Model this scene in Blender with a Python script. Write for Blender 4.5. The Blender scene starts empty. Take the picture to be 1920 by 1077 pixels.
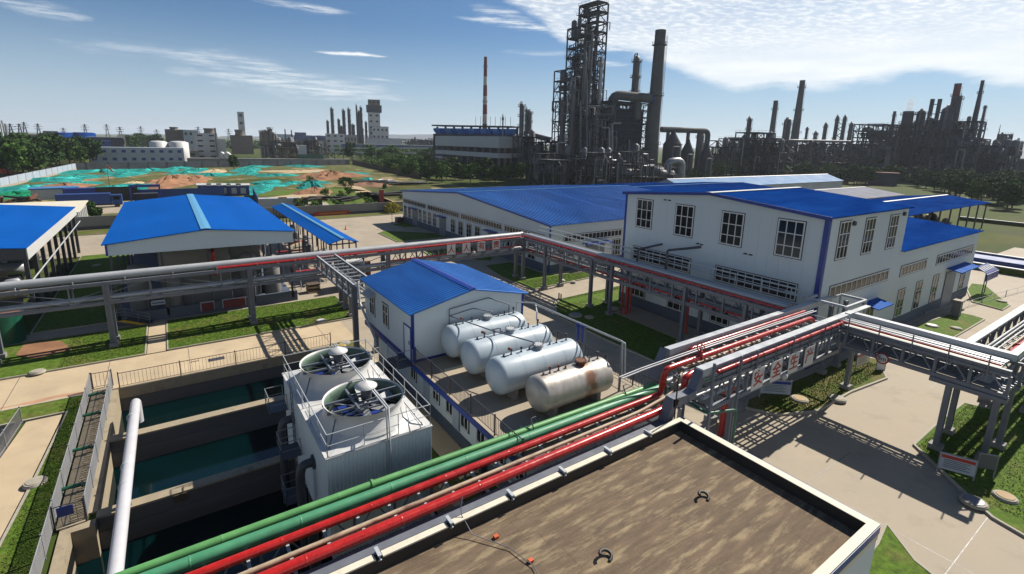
import bpy, math, random
from mathutils import Vector, Matrix
random.seed(7)
R = math.radians
sc = bpy.context.scene
COL = sc.collection
# ------------------------------------------------------------------ camera
YAW, PITCH, ROLL = .966266, .21294137, .02397823
FPX, CX, CY, H = 937.21, 960.76, 470.46, 17.0
def _axes():
    cy, sy = math.cos(YAW), math.sin(YAW); cp, sp = math.cos(PITCH), math.sin(PITCH)
    f = Vector((cp*cy, cp*sy, -sp)); r = Vector((sy, -cy, 0)); u = r.cross(f)
    c, s = math.cos(ROLL), math.sin(ROLL)
    return c*r + s*u, -s*r + c*u, f
RX, UP, FW = _axes()
cam = bpy.data.objects.new('camera', bpy.data.cameras.new('camera')); COL.objects.link(cam)
cam.matrix_world = Matrix(((RX.x, UP.x, -FW.x, 0), (RX.y, UP.y, -FW.y, 0), (RX.z, UP.z, -FW.z, H), (0, 0, 0, 1)))
cam.data.sensor_width = 36; cam.data.lens = FPX/1920*36
cam.data.shift_x = (960-CX)/1920; cam.data.shift_y = -(538.5-CY)/1920
cam.data.clip_start = .1; cam.data.clip_end = 20000
sc.camera = cam
sc.view_settings.view_transform = 'Standard'; sc.view_settings.look = 'None'
sc.view_settings.gamma = 1; sc.view_settings.exposure = .78
# ------------------------------------------------------------------ world: sky and cirrus
SUN = Vector((1.02, .12, 1)).normalized()
EL = math.asin(SUN.z); AZ = math.atan2(SUN.x, SUN.y)
w = bpy.data.worlds.new('World'); sc.world = w; w.use_nodes = True
nt = w.node_tree; N = nt.nodes; L = nt.links
for n in list(N): N.remove(n)
def wn(t, **k):
    n = N.new(t)
    for a, b in k.items(): setattr(n, a, b)
    return n
def wm(op, a, b=None, c=None, clamp=False):
    n = N.new('ShaderNodeMath'); n.operation = op; n.use_clamp = clamp
    for i, v in enumerate((a, b, c)):
        if v is None: continue
        if isinstance(v, (int, float)): n.inputs[i].default_value = v
        else: L.new(v, n.inputs[i])
    return n.outputs[0]
def ss(v, a, b):
    n = N.new('ShaderNodeMapRange'); n.interpolation_type = 'SMOOTHSTEP'
    L.new(v, n.inputs[0]); n.inputs[1].default_value = a; n.inputs[2].default_value = b
    return n.outputs[0]
HAZE = .0001; HAZEC = (6.6, 7.9, 9.4); CLOUDC = (11.2, 11.7, 12.0)
out = wn('ShaderNodeOutputWorld'); bg = wn('ShaderNodeBackground'); bg.inputs[1].default_value = .05
sky = wn('ShaderNodeTexSky', sky_type='NISHITA'); sky.sun_disc = False
sky.sun_elevation = EL; sky.sun_rotation = AZ
sky.air_density = 1.0; sky.dust_density = .3; sky.ozone_density = 2.2
tc = wn('ShaderNodeTexCoord'); sep = wn('ShaderNodeSeparateXYZ'); L.new(tc.outputs['Generated'], sep.inputs[0])
zc = wm('MAXIMUM', sep.outputs[2], .02)
u_ = wm('DIVIDE', sep.outputs[0], zc); v_ = wm('DIVIDE', sep.outputs[1], zc)      # place on a flat cloud layer
comb = wn('ShaderNodeCombineXYZ'); L.new(u_, comb.inputs[0]); L.new(v_, comb.inputs[1])
def noise(vec, scale, detail, rough=.55, stretch=(1, 1, 1), rot=0, dist=0):
    mp = wn('ShaderNodeMapping'); mp.inputs['Scale'].default_value = stretch; mp.inputs['Rotation'].default_value = (0, 0, rot)
    L.new(vec, mp.inputs[0]); n = wn('ShaderNodeTexNoise'); L.new(mp.outputs[0], n.inputs['Vector'])
    n.inputs['Scale'].default_value = scale; n.inputs['Detail'].default_value = detail
    n.inputs['Roughness'].default_value = rough; n.inputs['Distortion'].default_value = dist
    return n.outputs[0]
# cirrus and mackerel cloud, laid out by compass direction (p_) and tangent of elevation (e_)
p_ = wm('ARCTAN2', sep.outputs[1], sep.outputs[0])
hz = wm('SQRT', wm('ADD', wm('MULTIPLY', sep.outputs[0], sep.outputs[0]), wm('MULTIPLY', sep.outputs[1], sep.outputs[1])))
e_ = wm('DIVIDE', sep.outputs[2], wm('MAXIMUM', hz, .001))
pe = wn('ShaderNodeCombineXYZ'); L.new(p_, pe.inputs[0]); L.new(e_, pe.inputs[1])
fc = wn('ShaderNodeFloatCurve'); L.new(wm('DIVIDE', wm('ADD', p_, 1.0), 2.6, clamp=True), fc.inputs['Value'])
pts = [(-1.0, .08), (-.2, .085), (.2, .097), (.3, .115), (.37, .109), (.433, .105), (.511, .105), (.57, .104), (.61, .112), (.64, .125), (.71, .158), (.81, .175), (.877, .193), (.938, .236), (.988, .262), (1.05, .34), (1.2, .6), (1.6, .95)]
cv = fc.mapping.curves[0]
for i, (a, b_) in enumerate(pts):
    x_, y_ = (a+1.0)/2.6, b_
    if i < 1: cv.points[0].location = (x_, y_)
    elif i == len(pts)-1: cv.points[-1].location = (x_, y_)
    else: cv.points.new(x_, y_)
fc.mapping.update()
edge = wm('SUBTRACT', e_, fc.outputs[0])
n_edge = noise(pe.outputs[0], 9, 7, .62, (1, 3.2, 1), .12)
m_big = ss(wm('ADD', edge, wm('MULTIPLY', wm('SUBTRACT', n_edge, .5), .05)), -.012, .014)
mack = noise(comb.outputs[0], 9.5, 4, .55, (1, 1.5, 1), .5)                    # small ripples
soft = noise(comb.outputs[0], .75, 5, .6)
above = ss(e_, .12, .24)
dens = wm('SUBTRACT', 1.0, wm('MULTIPLY', wm('MULTIPLY', ss(mack, .64, .42), above), .4))
dens = wm('MULTIPLY', dens, wm('ADD', .82, wm('MULTIPLY', ss(soft, .35, .62), .18)))
mask = wm('MULTIPLY', wm('MULTIPLY', m_big, dens), ss(e_, .62, .34))
fib = noise(pe.outputs[0], 16, 7, .65, (1, 11, 1), .13)
fibs = ss(fib, .36, .64)
for (p0, e0), (p1, e1), wd, st in (((1.336, .1475), (1.203, .1496), .006, 1.5), ((1.606, .1303), (1.30, .105), .02, .5), ((1.563, .1001), (1.165, .0765), .024, .75), ((1.50, .118), (1.20, .088), .02, .6),
        ((1.75, .1672), (1.634, .1584), .016, .7), ((1.426, .2213), (1.257, .2171), .011, .7), ((1.09, .227), (.86, .205), .012, 1.0), ((1.06, .245), (.93, .222), .018, .6), ((1.289, .1131), (1.175, .1032), .004, .4), ((.87, .179), (.72, .166), .008, .9), ((.86, .151), (.75, .146), .007, .9), ((1.0, .165), (.84, .165), .009, .3), ((1.7, .128), (1.4, .12), .02, .3)):
    Lx, Ly = p1-p0, e1-e0; L2 = Lx*Lx+Ly*Ly; Ln = L2**.5
    dx_ = wm('SUBTRACT', p_, p0); dy_ = wm('SUBTRACT', e_, e0)
    t_ = wm('DIVIDE', wm('ADD', wm('MULTIPLY', dx_, Lx), wm('MULTIPLY', dy_, Ly)), L2)
    prof_ = wm('MULTIPLY', wm('MULTIPLY', t_, wm('SUBTRACT', 1.0, t_)), 4.0, clamp=True)
    wob = wm('MULTIPLY', wm('SUBTRACT', n_edge, .5), wd*2.2)
    dd = wm('ABSOLUTE', wm('ADD', wob, wm('DIVIDE', wm('SUBTRACT', wm('MULTIPLY', dx_, Ly), wm('MULTIPLY', dy_, Lx)), Ln)))
    wv_ = wm('ADD', wm('MULTIPLY', wm('POWER', prof_, .7), wd), .0004)
    core = ss(wm('DIVIDE', dd, wv_), 1.0, 0.0)
    k_ = wm('MULTIPLY', wm('MULTIPLY', wm('POWER', core, 1.5), wm('POWER', prof_, .8)), wm('MULTIPLY', wm('ADD', .12, wm('MULTIPLY', fibs, .9)), st))
    mask = wm('MAXIMUM', mask, wm('MINIMUM', k_, 1.0))
haze_ = ss(e_, .22, -.03)
mxh = wn('ShaderNodeMix'); mxh.data_type = 'RGBA'; L.new(wm('MULTIPLY', haze_, .8), mxh.inputs[0]); 
tint = wn('ShaderNodeMix'); tint.data_type = 'RGBA'; tint.blend_type = 'MULTIPLY'; tint.inputs[0].default_value = 1; tint.inputs[7].default_value = (.55, .76, .95, 1)
L.new(sky.outputs[0], tint.inputs[6]); L.new(tint.outputs[2], mxh.inputs[6]); mxh.inputs[7].default_value = (*HAZEC, 1)
mxc = wn('ShaderNodeMix'); mxc.data_type = 'RGBA'; L.new(mask, mxc.inputs[0]); L.new(mxh.outputs[2], mxc.inputs[6]); mxc.inputs[7].default_value = (*CLOUDC, 1)
L.new(mxc.outputs[2], bg.inputs[0]); L.new(bg.outputs[0], out.inputs[0])

# ------------------------------------------------------------------ sun
sl = bpy.data.lights.new('sun', 'SUN'); sl.energy = 5.0; sl.angle = R(.53); sl.color = (1, .93, .82)
so = bpy.data.objects.new('sun', sl); COL.objects.link(so)
so.rotation_euler = SUN.to_track_quat('Z', 'Y').to_euler()
# ------------------------------------------------------------------ helpers
def ray(u, v): return RX*((u-CX)/FPX) - UP*((v-CY)/FPX) + FW
def at(u, v, z=0.0):                      # the point of height z seen at an image pixel
    d = ray(u, v); t = (z-H)/d.z; return Vector((d.x*t, d.y*t, z))
def far(u, v, D):                         # the point at horizontal distance D seen at an image pixel
    d = ray(u, v); t = D/math.hypot(d.x, d.y); return Vector((d.x*t, d.y*t, H+d.z*t))

MATS = {}
def mat(name, col, rough=.6, metal=0, var=.12, nscale=2.0, bump=0, bscale=20, spec=.5, col2=None, c2=(.5, .7), c2scale=.6, stretch=(1, 1, 1), wave=None):
    m = bpy.data.materials.new(name); m.use_nodes = True; t = m.node_tree; n = t.nodes; l = t.links; AL = .56; col = tuple(c*AL for c in col); col2 = col2 and tuple(c*AL for c in col2)
    b = n['Principled BSDF']; b.inputs['Roughness'].default_value = rough; b.inputs['Metallic'].default_value = metal
    b.inputs['Specular IOR Level'].default_value = spec
    tx = n.new('ShaderNodeTexCoord'); mp = n.new('ShaderNodeMapping'); mp.inputs['Scale'].default_value = stretch
    l.new(tx.outputs['Object'], mp.inputs[0])
    ns = n.new('ShaderNodeTexNoise'); ns.inputs['Scale'].default_value = nscale; ns.inputs['Detail'].default_value = 6; ns.inputs['Roughness'].default_value = .6
    l.new(mp.outputs[0], ns.inputs['Vector'])
    mr = n.new('ShaderNodeMapRange'); mr.inputs[1].default_value = .3; mr.inputs[2].default_value = .7
    mr.inputs[3].default_value = 1-var; mr.inputs[4].default_value = 1+var; l.new(ns.outputs[0], mr.inputs[0])
    mx = n.new('ShaderNodeMix'); mx.data_type = 'RGBA'; mx.blend_type = 'MULTIPLY'; mx.inputs[0].default_value = 1
    mx.inputs[6].default_value = (*col, 1)
    if col2:
        n2 = n.new('ShaderNodeTexNoise'); n2.inputs['Scale'].default_value = c2scale; n2.inputs['Detail'].default_value = 7; n2.inputs['Roughness'].default_value = .65
        l.new(mp.outputs[0], n2.inputs['Vector'])
        r2 = n.new('ShaderNodeMapRange'); r2.inputs[1].default_value = c2[0]; r2.inputs[2].default_value = c2[1]; l.new(n2.outputs[0], r2.inputs[0])
        m2 = n.new('ShaderNodeMix'); m2.data_type = 'RGBA'; m2.inputs[6].default_value = (*col, 1); m2.inputs[7].default_value = (*col2, 1)
        l.new(r2.outputs[0], m2.inputs[0]); l.new(m2.outputs[2], mx.inputs[6])
    l.new(mr.outputs[0], mx.inputs[7]); 
    l.new(mx.outputs[2], b.inputs['Base Color'])
    # roughness variation
    rr = n.new('ShaderNodeMapRange'); rr.inputs[1].default_value = .3; rr.inputs[2].default_value = .7
    rr.inputs[3].default_value = max(.02, rough-.08); rr.inputs[4].default_value = min(1, rough+.08)
    l.new(ns.outputs[0], rr.inputs[0]); l.new(rr.outputs[0], b.inputs['Roughness'])
    hsrc = None
    if bump:
        nb = n.new('ShaderNodeTexNoise'); nb.inputs['Scale'].default_value = bscale; nb.inputs['Detail'].default_value = 4
        l.new(tx.outputs['Object'], nb.inputs['Vector']); bp = n.new('ShaderNodeBump'); bp.inputs['Strength'].default_value = bump
        bp.inputs['Distance'].default_value = .05
        l.new(nb.outputs[0], bp.inputs['Height']); l.new(bp.outputs[0], b.inputs['Normal']); hsrc = bp
    if wave:                                  # fine vertical panel seams: (axis, scale, strength)
        wv = n.new('ShaderNodeTexWave'); wv.bands_direction = wave[0]; wv.wave_profile = 'SAW'; wv.inputs['Scale'].default_value = wave[1]
        l.new(tx.outputs['Object'], wv.inputs['Vector'])
        cr = n.new('ShaderNodeMapRange'); cr.inputs[1].default_value = .93; cr.inputs[2].default_value = 1.0
        cr.inputs[3].default_value = 1; cr.inputs[4].default_value = 0
        l.new(wv.outputs['Fac'], cr.inputs[0]); bp = n.new('ShaderNodeBump'); bp.inputs['Strength'].default_value = wave[2]; bp.inputs['Distance'].default_value = .03
        l.new(cr.outputs[0], bp.inputs['Height']); l.new(bp.outputs[0], b.inputs['Normal'])
        if hsrc: l.new(hsrc.outputs[0], bp.inputs['Normal'])
    MATS[name] = m; return m

class MB:
    def __init__(s): s.v = []; s.f = []; s.sm = []
    def _a(s, vs, fs, smooth=False):
        o = len(s.v); s.v += [tuple(x) for x in vs]; s.f += [tuple(i+o for i in f) for f in fs]; s.sm += [smooth]*len(fs); return s
    def box(s, x0, y0, z0, x1, y1, z1):
        if x0 > x1: x0, x1 = x1, x0
        if y0 > y1: y0, y1 = y1, y0
        if z0 > z1: z0, z1 = z1, z0
        return s._a([(x0,y0,z0),(x1,y0,z0),(x1,y1,z0),(x0,y1,z0),(x0,y0,z1),(x1,y0,z1),(x1,y1,z1),(x0,y1,z1)],
             [(0,3,2,1),(4,5,6,7),(0,1,5,4),(1,2,6,5),(2,3,7,6),(3,0,4,7)])
    def beam(s, p, q, w, h, up=(0, 0, 1)):
        p, q = Vector(p), Vector(q); d = (q-p); 
        if d.length < 1e-5: return s
        d.normalize(); U = Vector(up)
        if abs(d.dot(U)) > .98: U = Vector((0, 1, 0))
        sd = d.cross(U).normalized(); u = sd.cross(d).normalized(); a = sd*(w/2); b = u*(h/2)
        vs = [p-a-b, p+a-b, p+a+b, p-a+b, q-a-b, q+a-b, q+a+b, q-a+b]
        return s._a(vs, [(0,3,2,1),(4,5,6,7),(0,1,5,4),(1,2,6,5),(2,3,7,6),(3,0,4,7)][::1])
    def ibeam(s, p, q, w, h, t=.02):
        p, q = Vector(p), Vector(q); d = (q-p).normalized(); U = Vector((0, 0, 1))
        if abs(d.z) > .98: U = Vector((1, 0, 0))
        sd = d.cross(U).normalized(); u = sd.cross(d).normalized()
        s.beam(p+u*(h/2-t/2), q+u*(h/2-t/2), w, t, U); s.beam(p-u*(h/2-t/2), q-u*(h/2-t/2), w, t, U); s.beam(p, q, t, h-2*t-.002, U); return s
    def tube(s, pts, r, n=8, caps=True, r2=None):
        pts = [Vector(p) for p in pts]; rings = []; prev = None
        for i, p in enumerate(pts):
            if i == 0: d = pts[1]-p
            elif i == len(pts)-1: d = p-pts[i-1]
            else: d = (pts[i+1]-p).normalized() + (p-pts[i-1]).normalized()
            d.normalize()
            if prev is None:
                a = Vector((0, 0, 1)) if abs(d.z) < .9 else Vector((1, 0, 0)); a = (a - d*a.dot(d)).normalized()
            else: a = prev - d*prev.dot(d); a.normalize()
            prev = a; b = d.cross(a); k = 1
            if 0 < i < len(pts)-1:
                c = d.dot((pts[i+1]-p).normalized()); k = 1/max(c, .5)
            rr = r if r2 is None else r+(r2-r)*i/(len(pts)-1)
            rings.append([p + a*(rr*math.cos(2*math.pi*j/n)) + b*(rr*k*math.sin(2*math.pi*j/n)) for j in range(n)])
        vs = [v for g in rings for v in g]; fs = []
        for i in range(len(pts)-1):
            for j in range(n): k = (j+1) % n; fs.append((i*n+j, i*n+k, (i+1)*n+k, (i+1)*n+j))
        s._a(vs, fs, True)
        if caps: s._a(rings[0][::-1], [tuple(range(n))]); s._a(rings[-1], [tuple(range(n))])
        return s
    def pipe(s, pts, r, n=8, bend=None):       # a tube whose corners are rounded elbows
        pts = [Vector(p) for p in pts]; bend = bend or r*2.2; o = [pts[0]]
        for i in range(1, len(pts)-1):
            a = (pts[i-1]-pts[i]); c = (pts[i+1]-pts[i]); b = min(bend, a.length*.45, c.length*.45)
            a = pts[i]+a.normalized()*b; c = pts[i]+c.normalized()*b
            for k in range(5): t = k/4; o.append(a*(1-t)**2 + pts[i]*(2*t*(1-t)) + c*t*t)
        o.append(pts[-1]); return s.tube(o, r, n)
    def lathe(s, c, prof, n=16, ax='z', caps=True):   # prof: (radius, height) list about a centre
        c = Vector(c); vs = []
        for r, h in prof:
            for j in range(n):
                a = 2*math.pi*j/n; x, y = r*math.cos(a), r*math.sin(a)
                vs.append(c + (Vector((x, y, h)) if ax == 'z' else Vector((h, x, y)) if ax == 'x' else Vector((y, h, x))))
        fs = []
        for i in range(len(prof)-1):
            for j in range(n): k = (j+1) % n; fs.append((i*n+j, i*n+k, (i+1)*n+k, (i+1)*n+j))
        s._a(vs, fs, True)
        if caps:
            if prof[0][0] > .001: s._a(vs[:n][::-1], [tuple(range(n))])
            if prof[-1][0] > .001: s._a(vs[-n:], [tuple(range(n))])
        return s
    def poly(s, pts, flip=False):
        return s._a(pts[::-1] if flip else pts, [tuple(range(len(pts)))])
    def prism(s, pts, z0, z1):                 # ground outline extruded
        a = sum(pts[i][0]*pts[(i+1) % len(pts)][1]-pts[(i+1) % len(pts)][0]*pts[i][1] for i in range(len(pts)))
        if a < 0: pts = pts[::-1]
        n = len(pts); vs = [(p[0], p[1], z0) for p in pts]+[(p[0], p[1], z1) for p in pts]
        return s._a(vs, [tuple(range(n))[::-1], tuple(range(n, 2*n))]+[(i, (i+1) % n, n+(i+1) % n, n+i) for i in range(n)])
    def slab(s, pts, off):                     # any planar outline thickened by a vector
        n = len(pts); off = Vector(off); vs = [Vector(p) for p in pts]+[Vector(p)+off for p in pts]
        return s._a(vs, [tuple(range(n))[::-1], tuple(range(n, 2*n))]+[(i, (i+1) % n, n+(i+1) % n, n+i) for i in range(n)])
    def build(s, name, m, par=None, fix=False):
        me = bpy.data.meshes.new(name)
        o = bpy.data.objects.new(name, me); COL.objects.link(o)
        if par is not None:
            t = par
            off = Vector(par.get('_w', (0, 0, 0)))
            o.parent = par; o['_w'] = list(off)
        else:
            xs = [v[0] for v in s.v]; ys = [v[1] for v in s.v]; zs = [v[2] for v in s.v]
            off = Vector(((min(xs)+max(xs))/2, (min(ys)+max(ys))/2, min(zs))); o.location = off; o['_w'] = list(off)
        me.from_pydata([(v[0]-off.x, v[1]-off.y, v[2]-off.z) for v in s.v], [], s.f)
        me.polygons.foreach_set('use_smooth', s.sm)
        me.materials.append(MATS[m] if isinstance(m, str) else m)
        me.validate(); me.update()
        if fix:
            import bmesh
            b = bmesh.new(); b.from_mesh(me); bmesh.ops.recalc_face_normals(b, faces=b.faces); b.to_mesh(me); b.free()
        return o

def tag(o, label, cat, group=None, kind=None):
    if label: o['label'] = label
    if cat: o['category'] = cat
    if group: o['group'] = group
    if kind: o['kind'] = kind
    return o
def thing(name, label, cat, loc, group=None):
    o = bpy.data.objects.new(name, None); COL.objects.link(o); o.location = Vector(loc); o['_w'] = list(Vector(loc)); o.empty_display_size = .3
    return tag(o, label, cat, group)
def struct(o): o['kind'] = 'structure'; return o
def copy_tree(o, parent=None, loc=None, rz=None, label=None, scale=None):
    c = o.copy(); COL.objects.link(c); c.parent = parent
    if loc is not None: c.location = Vector(loc); c['_w'] = list(Vector(loc))
    if rz is not None: c.rotation_euler = (0, 0, rz)
    if scale is not None: c.scale = scale if hasattr(scale, '__len__') else (scale,)*3
    if label: c['label'] = label
    for ch in list(o.children): copy_tree(ch, c)
    return c
# --- windows: o = lower left corner (Vector), u = unit along the wall, n = outward normal
def window(par, o, u, n, wd, ht, nx, ny, fm='window_frame', pm='glass', t=.07, rows=None):
    o, u, n = Vector(o), Vector(u), Vector(n); Z = Vector((0, 0, 1)); f = MB()
    def bar(a, b, a2, b2, d=.06):               # a rectangle on the wall, proud by d
        p = o+u*a+Z*b+n*.003; f.slab([p, p+u*(a2-a), p+u*(a2-a)+Z*(b2-b), p+Z*(b2-b)], n*d)
    bar(0, 0, wd, t); bar(0, ht-t, wd, ht); bar(0, t, t, ht-t); bar(wd-t, t, wd, ht-t)
    for i in range(1, nx): x = wd*i/nx; bar(x-t*.35, t, x+t*.35, ht-t, .05)
    for y in (rows or [ht*i/ny for i in range(1, ny)]): bar(t, y-t*.35, wd-t, y+t*.35, .045)
    fr = f.build('window', fm, par, fix=True)
    sr = MB()
    for a, b, a2, b2 in ((-.07, -.07, wd+.07, 0), (-.07, ht, wd+.07, ht+.07), (-.07, 0, 0, ht), (wd, 0, wd+.07, ht)): q_ = o+u*a+Z*b+n*.002; sr.slab([q_, q_+u*(a2-a), q_+u*(a2-a)+Z*(b2-b), q_+Z*(b2-b)], n*.03)
    sr.build('surround', 'rail_dark', fr, fix=True)
    p = o+n*.012+u*t+Z*t
    MB().slab([p, p+u*(wd-2*t), p+u*(wd-2*t)+Z*(ht-2*t), p+Z*(ht-2*t)], n*.01).build('pane', pm, fr, fix=True)
    return fr
def roof_sheet(p00, p10, p11, p01, pitch, h=.05, th=.06):
    """ribbed sheet: p00->p10 is the eave, p01->p11 the ridge; ribs run from eave to ridge"""
    p00, p10, p11, p01 = map(Vector, (p00, p10, p11, p01)); m = MB()
    n = max(2, int((p10-p00).length/pitch)); up = (p10-p00).cross(p01-p00).normalized()
    if up.z < 0: up = -up
    vs = []
    for i in range(n):
        for k, hh in ((0, 0), (.6, 0), (.68, h), (.9, h)):
            t = (i+k)/n; vs.append((p00.lerp(p10, t)+up*hh, p01.lerp(p11, t)+up*hh))
    vs.append((p10, p11)); pts = [x for a in vs for x in a]
    m._a(pts, [(2*i, 2*i+2, 2*i+3, 2*i+1) for i in range(len(vs)-1)])
    q = [p00-up*.002, p10-up*.002, p11-up*.002, p01-up*.002]
    m.slab(q, -up*th)
    return m
def text(par, s, center, u, up, n, size, m, name='lettering'):
    cu = bpy.data.curves.new(name, 'FONT'); cu.body = s; cu.size = size; cu.align_x = 'CENTER'; cu.align_y = 'CENTER'; cu.extrude = .012; cu.offset = size*.012
    tmp = bpy.data.objects.new(name, cu); COL.objects.link(tmp)
    dg = bpy.context.evaluated_depsgraph_get(); me = bpy.data.meshes.new_from_object(tmp.evaluated_get(dg))
    bpy.data.objects.remove(tmp)
    u, up, n = Vector(u).normalized(), Vector(up).normalized(), Vector(n).normalized()
    c = Vector(center)-Vector(par['_w'])
    M = Matrix(((u.x, up.x, n.x, c.x), (u.y, up.y, n.y, c.y), (u.z, up.z, n.z, c.z), (0, 0, 0, 1)))
    me.transform(M); me.name = name; me.materials.clear(); me.materials.append(MATS[m])
    o = bpy.data.objects.new(name, me); COL.objects.link(o); o.parent = par; return o

# ------------------------------------------------------------------ materials
mat('concrete', (.47, .395, .295), .85, var=.14, nscale=.35, bump=.15, bscale=30, col2=(.27, .22, .17), c2=(.54, .86), c2scale=.45)
mat('concrete_warm', (.66, .52, .34), .85, var=.14, nscale=.35, bump=.15, bscale=30, col2=(.46, .34, .22), c2=(.54, .86), c2scale=.45)
mat('red_dust', (.6, .33, .2), .9, var=.2, nscale=1)
mat('kerb', (.46, .42, .34), .85, var=.15, nscale=3)
mat('pool_concrete', (.46, .38, .26), .85, var=.2, nscale=1.2, bump=.2, bscale=14, col2=(.2, .16, .12), c2=(.5, .75), c2scale=1.2)
mat('pool_wall_shaded', (.15, .15, .16), .85, var=.3, nscale=1, bump=.2, bscale=8, col2=(.1, .085, .07), c2=(.45, .7), c2scale=.5, stretch=(.3, .3, 2.5))  # stained, and darker than pool_concrete: the faces' shade is put into the colour
mat('grass', (.115, .2, .022), .9, var=.5, nscale=3, bump=.9, bscale=22, col2=(.22, .2, .06), c2=(.5, .72), c2scale=.35, spec=.15)
mat('dry_grass', (.2, .175, .06), .9, var=.45, nscale=5, bump=.9, bscale=22, col2=(.1, .155, .02), c2=(.42, .6), c2scale=.4, spec=.15)
mat('soil', (.3, .15, .08), .95, var=.3, nscale=2, bump=.5, bscale=8)
mat('steel', (.19, .21, .26), .45, var=.1, nscale=1.5, bump=.04, bscale=40)
mat('steel_pale', (.58, .62, .66), .4, var=.1, nscale=1.5)
mat('steel_dark', (.075, .08, .1), .5, var=.15)
mat('rail_grey', (.33, .34, .36), .5, var=.1)
mat('rail_dark', (.07, .06, .075), .5, var=.1)
mat('black', (.02, .02, .022), .6, var=.2)
mat('red', (.62, .018, .012), .28, var=.12, nscale=3, spec=.6, col2=(.45, .02, .02), c2=(.5, .8), c2scale=1)
mat('red_dull', (.5, .03, .025), .5, var=.15)
mat('green_pipe', (.14, .42, .13), .5, var=.12, nscale=2, col2=(.09, .3, .1), c2=(.5, .8), c2scale=.8)
mat('green_pipe_deep', (.08, .36, .18), .5, var=.12, nscale=2, col2=(.06, .26, .13), c2=(.5, .8), c2scale=.8)
mat('green_dark', (.01, .12, .07), .4, var=.15)
mat('tan_pipe', (.55, .42, .28), .6, var=.25, nscale=5, col2=(.2, .09, .05), c2=(.5, .7), c2scale=3, stretch=(.4, 1, 1))
mat('white_pipe', (.72, .72, .76), .35, var=.06, nscale=1.5)
mat('insulation', (.6, .62, .64), .4, .15, var=.05, nscale=1.2)
mat('wall_panel', (.86, .96, 1.0), .55, var=.05, nscale=.5, spec=.3)
mat('wall_panel_x', (.86, .96, 1.0), .55, var=.05, nscale=.5, wave=('X', .33, .5), col2=(.74, .84, .92), c2=(.4, .75), c2scale=.25, stretch=(1, 1, .15), spec=.3)
mat('wall_panel_y', (.86, .96, 1.0), .55, var=.05, nscale=.5, wave=('Y', .33, .5), col2=(.74, .84, .92), c2=(.4, .75), c2scale=.25, stretch=(1, 1, .15), spec=.3)
mat('plinth', (.1, .13, .19), .7, var=.12)
mat('roof_blue', (.015, .17, .6), .4, var=.16, nscale=.5, col2=(.03, .22, .68), c2=(.4, .8), c2scale=.5, stretch=(1, .2, 1), spec=.4)
mat('roof_deep', (.003, .115, .5), .7, var=.1, nscale=.4, col2=(.006, .13, .55), c2=(.4, .8), c2scale=.3, stretch=(1, .25, 1), spec=.04)
mat('roof_dark', (.006, .05, .27), .8, var=.14, nscale=.5, col2=(.012, .08, .34), c2=(.4, .75), c2scale=.5, stretch=(.3, 1, 1), spec=0)
mat('ridge_blue', (.14, .45, .75), .45, var=.08)
mat('trim_blue', (.01, .05, .36), .4, var=.1)
mat('white_trim', (.78, .79, .78), .45, var=.06)
mat('window_frame', (.95, .96, .95), .45, var=.05)
mat('door_grey', (.22, .26, .32), .5, var=.08)
mat('tank_blue', (.58, .68, .76), .36, var=.05, nscale=.8, col2=(.5, .6, .68), c2=(.5, .8), c2scale=1.2)
mat('tank_silver', (.62, .58, .52), .42, .35, var=.14, nscale=2.5, col2=(.34, .25, .18), c2=(.55, .75), c2scale=1.1, stretch=(1.2, .5, .5))
mat('rust', (.2, .07, .03), .85, var=.35, nscale=8)
mat('white_paint', (.8, .8, .79), .4, var=.06, nscale=2, col2=(.6, .52, .4), c2=(.66, .8), c2scale=1.6)
mat('frp_green', (.12, .2, .15), .5, var=.2, nscale=2)
mat('louvre_blue', (.01, .04, .3), .45, var=.15)
mat('roof_felt', (.2, .145, .098), .9, var=.3, nscale=2.6, bump=.25, bscale=12, col2=(.36, .28, .175), c2=(.5, .62), c2scale=1.9, stretch=(.3, 1.5, 1), spec=.2)
mat('parapet', (.86, .8, .64), .7, var=.12, nscale=3)
mat('earth', (.14, .15, .05), .95, var=.45, nscale=.25, bump=.6, bscale=.9, col2=(.5, .36, .2), c2=(.53, .66), c2scale=.05, stretch=(1, .5, 1), spec=.1)
mat('meadow', (.065, .1, .02), .95, var=.4, nscale=.1, bump=.6, bscale=1.2, col2=(.13, .12, .04), c2=(.45, .65), c2scale=.03, spec=.1)
mat('red_soil', (.36, .19, .11), .95, var=.35, nscale=.3, bump=.8, bscale=.8, spec=.1)
mat('sand', (.62, .48, .3), .95, var=.15, nscale=.3, spec=.1)
mat('net', (.025, .3, .27), .9, var=.5, nscale=.25, bump=1, bscale=.9, spec=.05, col2=(.06, .5, .46), c2=(.5, .65), c2scale=.2)
mat('net_green', (.015, .26, .13), .9, var=.3, nscale=.4, bump=.8, bscale=2.5, spec=.05)
mat('leaf', (.095, .19, .03), .8, var=.5, nscale=1.2, spec=.15)
mat('leaf_light', (.17, .26, .045), .8, var=.45, nscale=1.2, spec=.15)
mat('leaf_dark', (.05, .105, .024), .85, var=.5, nscale=1.2, spec=.15)
mat('leaf_yellow', (.45, .4, .03), .8, var=.3, nscale=1.5, spec=.2)
mat('bark', (.12, .08, .05), .9, var=.3)
mat('plant_steel', (.06, .063, .08), .6, var=.35, nscale=.25, spec=.3)
mat('plant_steel_blue', (.05, .07, .13), .6, var=.3, nscale=.25, spec=.3)
mat('plant_grey', (.14, .145, .165), .6, var=.35, nscale=.25)
mat('plant_silver', (.34, .35, .38), .4, .5, var=.3, nscale=.6)
mat('far_dark', (.07, .075, .11), .8, var=.3, nscale=.15, spec=.2)
mat('far_conc', (.3, .29, .28), .8, var=.2, nscale=.3)
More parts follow.
